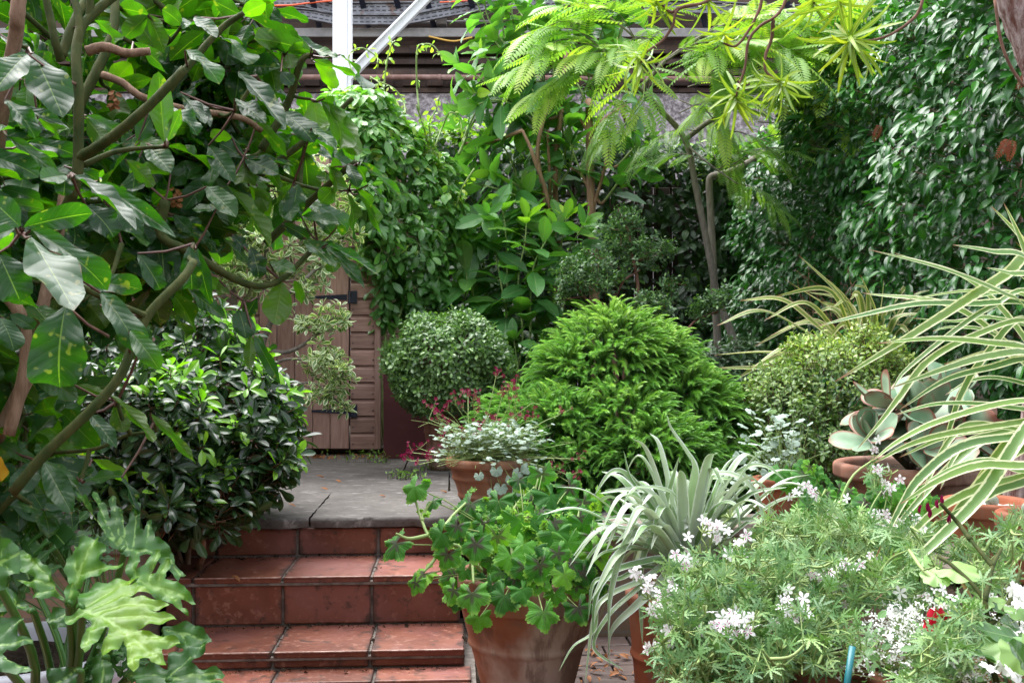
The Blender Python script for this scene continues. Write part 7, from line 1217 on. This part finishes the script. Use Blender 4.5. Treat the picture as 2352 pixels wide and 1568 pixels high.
cl2 = [(1845, 1130, 2.5), (1862, 1140, 2.5), (2025, 1100, 2.5), (2040, 1115, 2.5), (2045, 1135, 2.5), (2002, 1020, 2.6), (2015, 1195, 2.4), (2030, 1215, 2.4), (2110, 1235, 2.3), (2130, 1245, 2.3), (2122, 1225, 2.3), (1905, 1320, 2.1), (1925, 1315, 2.1), (1895, 1345, 2.1), (1930, 1350, 2.1), (2000, 1290, 2.2), (1925, 1180, 2.4), (2105, 1385, 1.95), (2240, 1400, 1.9), (2232, 1425, 1.9)]
cut_plant('scented_white_plant', 'mass of paler finely cut leaves with white flowers in front of the succulent pot', [(1900, 1250, 130, 100, 2.35), (1930, 1225, 110, 50, 2.5), (2020, 1300, 110, 90, 2.2), (1850, 1360, 130, 90, 2.1), (2120, 1230, 70, 50, 2.3), (1880, 1470, 120, 80, 1.95), (2080, 1340, 90, 60, 2.1), (1790, 1250, 70, 70, 2.4), (2010, 1085, 14, 40, 2.6)], 1150, (at(1930, 0, 2.25)[0], 2.3, .38), cl2, 372, 2.2)
cut_plant('scented_white_plant', 'sprigs of finely cut grey leaves at right edge in front of the grit pots', [(2250, 1260, 70, 40, 2.25), (2330, 1230, 40, 60, 2.2), (2280, 1330, 60, 30, 2.1), (2170, 1500, 60, 60, 1.75), (2210, 1430, 50, 60, 1.75), (2130, 1560, 70, 30, 1.7)], 330, (at(2230, 0, 2.1)[0], 2.1, .38), [(2175, 1390, 1.8)], 373, 2.0)
# broad soft leaves beneath them
rng = RNG(38); un = thing('soft_lobed_plant', 'low spread of scalloped soft green leaves between the orange pot and the succulent bowl', 'plant', at(1930, 1200, 2.9)); mbl, mbt = MB(), MB()
sl_ = [palm(lambda t: .5 * (.85 + .15 * abs(cos(t * 3.2))) * (1 + .04 * sin(t * 40)), 50, 2.75, (0, .4, .75, 1), .3, .09, 8, p_) for p_ in (0, 2, 4)]
for i in range(95):
    x, y, D = [(rng.normal(1870, 40), rng.normal(1120, 22), 2.95), (rng.normal(2060, 35), rng.normal(1140, 20), 2.9), (rng.normal(2040, 50), rng.normal(1240, 30), 2.6), (rng.normal(1680, 60), rng.normal(1540, 20), 2.0), (rng.normal(1950, 60), rng.normal(1180, 40), 2.85)][i % 5]; p = at(x, y, D + rng.normal() * .05); place(mbl, sl_, [p], [(rng.normal() * .5, -.4, -.6)], [(rng.normal() * .4, -.7, .7)], rng.uniform(.05, .085), rng.uniform(0, .9), rng); sticks(mbt, [p + np.array([rng.normal() * .03, .06, -.12])], [p], .002, .0015, .5)
mbl.build('foliage', L_PEP, un); mbt.build('stalks', M_PALESTEM, un)
# ================================================================== cloud of tiny white flowers
rng = RNG(39); eu = thing('tiny_white_flowered_plant', 'airy cloud of tiny white flowers over small oval leaves in the bottom right', 'plant', (at(2170, 0, 1.98)[0], 1.98, .35)); mbl, mbt, mbf = MB(), MB(), MB(); b = np.array([at(2170, 0, 1.98)[0], 1.98, .35])
n = 520; regs = [(2080, 1490, 110, 60), (2020, 1530, 90, 40), (2190, 1470, 90, 70), (2120, 1420, 70, 50), (2250, 1530, 70, 40), (2060, 1440, 60, 40), (2330, 1440, 30, 60), (2330, 1400, 30, 40)]; P = []
for i in range(n): cx, cy_, rx, ry = regs[rng.integers(len(regs))]; a = rng.uniform(0, 6.28); q = rng.uniform() ** .5; P.append(at(cx + rx * q * cos(a), cy_ + ry * q * sin(a) , 1.93 + rng.normal() * .09))
P = np.array(P); br2 = [0, .33, .66, 1]; wp = join([rot_t(rot_t(strip(ell(.28, 1.2, .7), 3, 2, .2, .1), 'x', .25), 'z', a) for a in (0, 2.2, 4.4)])
for kk in range(3): place(mbf, wp, P + rng.normal(size=P.shape) * .012, rng.normal(size=P.shape), np.array([0, -.6, .6]) + rng.normal(size=P.shape) * .5, rng.uniform(.0045, .008, n), .5, rng)
sticks(mbt, P - nrm(P - b) * rng.uniform(.03, .08, n)[:, None] + rng.normal(size=P.shape) * .01, P, .0007, .0006, .7); P3 = P - UP * rng.uniform(.02, .12, n)[:, None] + rng.normal(size=P.shape) * .02; ol = [strip(ell(.24, 1, .8), 4, 2, cu, .15) for cu in (.2, .6)]
place(mbl, ol, P3, np.stack([rng.normal(size=n), rng.normal(size=n) - .4, rng.normal(size=n) * .4], -1), UP + np.array([0, -.4, 0]) + rng.normal(size=(n, 3)) * .3, rng.uniform(.016, .034, n), rng.uniform(0, 1, n), rng); branch_net(mbt, np.array([b, b + UP * .03]), P3[::9], rng, (.002, .0012), .2, 4, b, .05)
mbl.build('foliage', L_EUP, eu); mbf.build('tiny_flowers', P_PURE, eu); mbt.build('stems', M_PALESTEM, eu)
# ================================================================== pale scalloped leaves, red and white blooms at the right edge
rng = RNG(40); iv = thing('trailing_geranium', 'trailing plant with pale scalloped leaves, crimson and white blooms in the bottom right corner', 'plant', at(2290, 1600, 1.75)); mbl, mbt = MB(), MB()
il = [palm(lambda t: .5 * (.82 + .18 * abs(cos(t * 2.5)) ** .7), 46, 2.6, (0, .4, .75, 1), .22, .05, 7, p_) for p_ in (0, 2)]
for x, y, D, s, d, n_, r in ((2200, 1305, 1.9, .085, (.5, -.4, -.1), (0, -.35, 1), .9), (2150, 1320, 1.9, .06, (-.6, -.4, -.3), (0, -.4, 1), .8), (2120, 1285, 1.95, .04, (0, -.5, -.3), (0, -.5, 1), .6), (2250, 1375, 1.85, .055, (.5, -.5, -.2), (0, -.4, 1), .7), (2290, 1385, 1.85, .05, (.8, -.3, -.1), (0, -.5, 1), .7), (2180, 1440, 1.75, .045, (0, -.4, -1), (0, -1, .3), .9), (2195, 1430, 1.75, .05, (.6, -.4, -.4), (0, -.9, .5), 1.0), (2170, 1380, 1.85, .035, (-.4, -.5, -.2), (0, -.5, 1), .5), (2310, 1490, 1.7, .085, (-.3, -.5, -.3), (0, -.6, .8), .8), (2345, 1500, 1.6, .07, (.2, -.4, -.8), (0, -.9, .3), .9), (2340, 1400, 1.8, .05, (.3, -.4, -.3), (0, -.5, .9), .4)): place(mbl, il, [at(x, y, D)], [d], [n_], s, r, rng); sticks(mbt, [at(x + rng.normal() * 8, y + 50, D + .05)], [at(x, y, D)], .0018, .0014, .6)
for cp in ([(2290, 1568, 1.8), (2265, 1480, 1.82), (2262, 1380, 1.84), (2190, 1300, 1.9), (2150, 1275, 1.95)], [(2262, 1380, 1.84), (2280, 1300, 1.9), (2300, 1260, 1.95)], [(2270, 1440, 1.82), (2320, 1380, 1.85), (2345, 1310, 1.9)], [(2230, 1240, 1.95), (2200, 1200, 2.0), (2160, 1155, 2.0)], [(2280, 1300, 1.9), (2230, 1240, 1.95)]): tube(mbt, spline([at(*p) for p in cp], 16), np.array([.0055, .0035]), 7, .3)
mbl.build('foliage', L_IVYG, iv); mbt.build('stems', M_GSTEM, iv)
m2 = MB(); bt = strip(ell(.5, 1.3, .6), 6, 4, .8, .3, .06, 2)
for c in (at(2155, 1415, 1.78), at(2195, 1440, 1.77), at(2148, 1440, 1.77)):
    k = 7; place(m2, bt, c + rng.normal(size=(k, 3)) * .006, rng.normal(size=(k, 3)) + np.array([0, -.3, 0]), np.array([0, -.8, .5]) + rng.normal(size=(k, 3)) * .5, rng.uniform(.016, .026, k), .5, rng)
m2.build('crimson_bloom', P_RED, iv); wb = [flower(None, 5, .3, .34, .2), flower(None, 5, .7, .32, .5)]
for x, y, D in ((2300, 1540, 1.6), (2345, 1355, 1.8)):
    m2 = MB(); k = 6; c = at(x, y, D); place(m2, wb, c + rng.normal(size=(k, 3)) * np.array([.016, .01, .012]), rng.normal(size=(k, 3)), np.array([0, -.8, .4]) + rng.normal(size=(k, 3)) * .4, rng.uniform(.014, .02, k), .2, rng); m2.build('white_bloom', P_PURE, iv)
m2 = MB(); bd = strip(ell(.18, .8, .8), 4, 3, .2, .8)
for x, y in ((2113, 1172), (2132, 1168), (2155, 1160), (2165, 1150), (2135, 1182), (2180, 1195)): place(m2, bd, [at(x, y + 8, 2.0)] * 3, np.array([0, 0, 1]) + rng.normal(size=(3, 3)) * .12, rng.normal(size=(3, 3)), .02, .5, rng)
m2.build('dark_bud', P_MAG, iv)
lz = thing('broad_dark_leaf_plant', 'glossy broad dark green leaves below the pale scalloped leaves at the right edge', 'plant', at(2310, 1620, 1.8)); mbl = MB()
for x0, y0, x1, y1, D, wd in ((2350, 1470, 2240, 1440, 1.75, 60), (2360, 1500, 2245, 1500, 1.72, 70), (2330, 1400, 2260, 1390, 1.85, 34), (2350, 1570, 2300, 1500, 1.8, 50), (2200, 1450, 2195, 1410, 1.85, 30), (2215, 1400, 2190, 1450, 1.82, 40), (2360, 1540, 2330, 1470, 1.55, 60), (2350, 1450, 2300, 1420, 1.8, 40)): p0, p1 = at(x0, y0, D), at(x1, y1, D - .03); L = np.linalg.norm(p1 - p0); place(mbl, big, [p0], [p1 - p0], [(rng.normal() * .2, -.6, .8)], np.array([[wd / FPX * D, L, L * .5]]), rng.uniform(), rng)
mbl.build('foliage', L_LAU, lz)
# canes
for name, lab, p0, p1, r, m_ in (('plant_cane', 'teal coated plant cane standing upright at the bottom edge', (1935, 1640, 1.72), (1958, 1483, 1.75), .0058, M_TEAL), ('plant_cane', 'leaning tan bamboo cane with a teal foot under the pale scalloped leaves', (2290, 1480, 1.84), (2205, 1328, 1.9), .0034, M_BAMBOO)):
    mb = MB(); tube(mb, [at(*p0), at(*p1)], r, 12); tag(mb.build(name, m_), lab, 'cane', 'plant canes')
# ================================================================== weeds, fallen leaves, dry litter
rng = RNG(41)
for lab, x, y, D, n, wd in (('sprig of weeds growing in the slab joint nearest the step edge', 930, 1100, 4.35, 80, .05), ('low weeds in the slab joint in front of the maroon board', 900, 1052, 5.55, 110, .16), ('weeds at the foot of the tall banded pot', 1005, 1080, 4.85, 60, .07), ('weeds at the left of the shed corner', 850, 1062, 5.4, 60, .07)):
    h = .374; D = .626 * FPX / (y - 804); c = np.array([(x - 1176) / FPX * D, D, .376]); t = thing('weed_tuft', lab, 'weed', c, 'weeds in the terrace joints'); mbl = MB(); wl_ = strip(ell(.2, 1, .8), 3, 2, .4, .2); P = c + np.stack([rng.normal(size=n) * wd, rng.normal(size=n) * .025, rng.uniform(.0, .045, n) ** 1.0], -1)
    place(mbl, wl_, P, rng.normal(size=(n, 3)) + UP * .5, UP + rng.normal(size=(n, 3)) * .4, rng.uniform(.012, .028, n), rng.uniform(0, 1, n), rng); mbl.build('foliage', L_WEED, t)
    m2 = MB(); sticks(m2, np.stack([P[:, 0] + rng.normal(size=n) * .005, P[:, 1], np.full(n, .375)], -1), P, .0008, .0006); m2.build('stems', M_GSTEM, t)
dl = strip(ell(.22, 1, .8), 6, 4, .9, .35); FLV = [(770, 1105, .376, 'fallen leaf on the grey slab below the shed door'), (735, 1183 - 60, .376, 'fallen leaf near the middle of the front slab'), (660, 1160, .376, 'fallen leaf close to the glossy shrub'), (725, 1095, .376, 'small fallen leaf beside the slab joint'), (530, 1327 - 1, .230, 'fallen leaf lying in the corner of the middle step'), (985, 1523, .006, 'rust coloured frond fragment at the foot of the bottom riser'), (870, 1140, .376, 'tiny fallen leaf on the slab below the weeds'), (1010, 1130, .376, 'pale fallen leaf near the banded pot')]
for x, y, z, lab in FLV:
    D = (EYE - z) * FPX / (y - 804); p = np.array([(x - 1176) / FPX * D, D, z + .006]); mb = MB(); place(mb, dl, [p], [(1, rng.normal() * .4, .05)], [(rng.normal() * .2, -.1, 1)], rng.uniform(.035, .055), .5, rng); tag(mb.build('fallen_leaf', P_DEAD), lab, 'leaf', 'fallen leaves')
mb = MB(); n = 90; x = rng.uniform(1330, 1560, n); D = rng.uniform(3.0, 3.35, n); P = np.stack([(x - 1176) / FPX * D, D, np.full(n, .006) + rng.uniform(0, .012, n)], -1)
n2 = 160; P2 = np.stack([rng.uniform(-1.6, -.72, n2), rng.uniform(5.75, 5.98, n2), np.full(n2, .381)], -1); P = np.concatenate([P, P2]); n += n2
place(mb, dl, P, np.stack([rng.normal(size=n), rng.normal(size=n), rng.normal(size=n) * .1], -1), UP + rng.normal(size=(n, 3)) * .3, rng.uniform(.015, .04, n), .5, rng); o = tag(mb.build('leaf_litter', P_DEAD), kind='stuff')
mb = MB(); P = []
for b_, z_, n_ in ((.285, .061, 240), (.618, .229, 300), (-.012, .005, 160)):
    a_ = rng.uniform(-.98, -.02, n_); P.append(np.array([sp(a, b_ - abs(rng.normal()) * .022, z_) for a in a_]))
for e in (0., -.302, -.604, -.906):
    for b0_, b1_, z_ in ((-.01, .29, .060), (.285, .62, .228)): P.append(np.array([sp(e + rng.normal() * .006, rng.uniform(b0_, b1_), z_) for _ in range(40)]))
P = np.concatenate(P); q = strip(ell(.4, 1, .6), 2, 2, .5, .4); place(mb, q, P, rng.normal(size=P.shape), UP + rng.normal(size=P.shape) * .6, rng.exponential(.004, len(P)) + .002, .5, rng)
tag(mb.build('soil_crumbs', M_SOIL), kind='stuff')
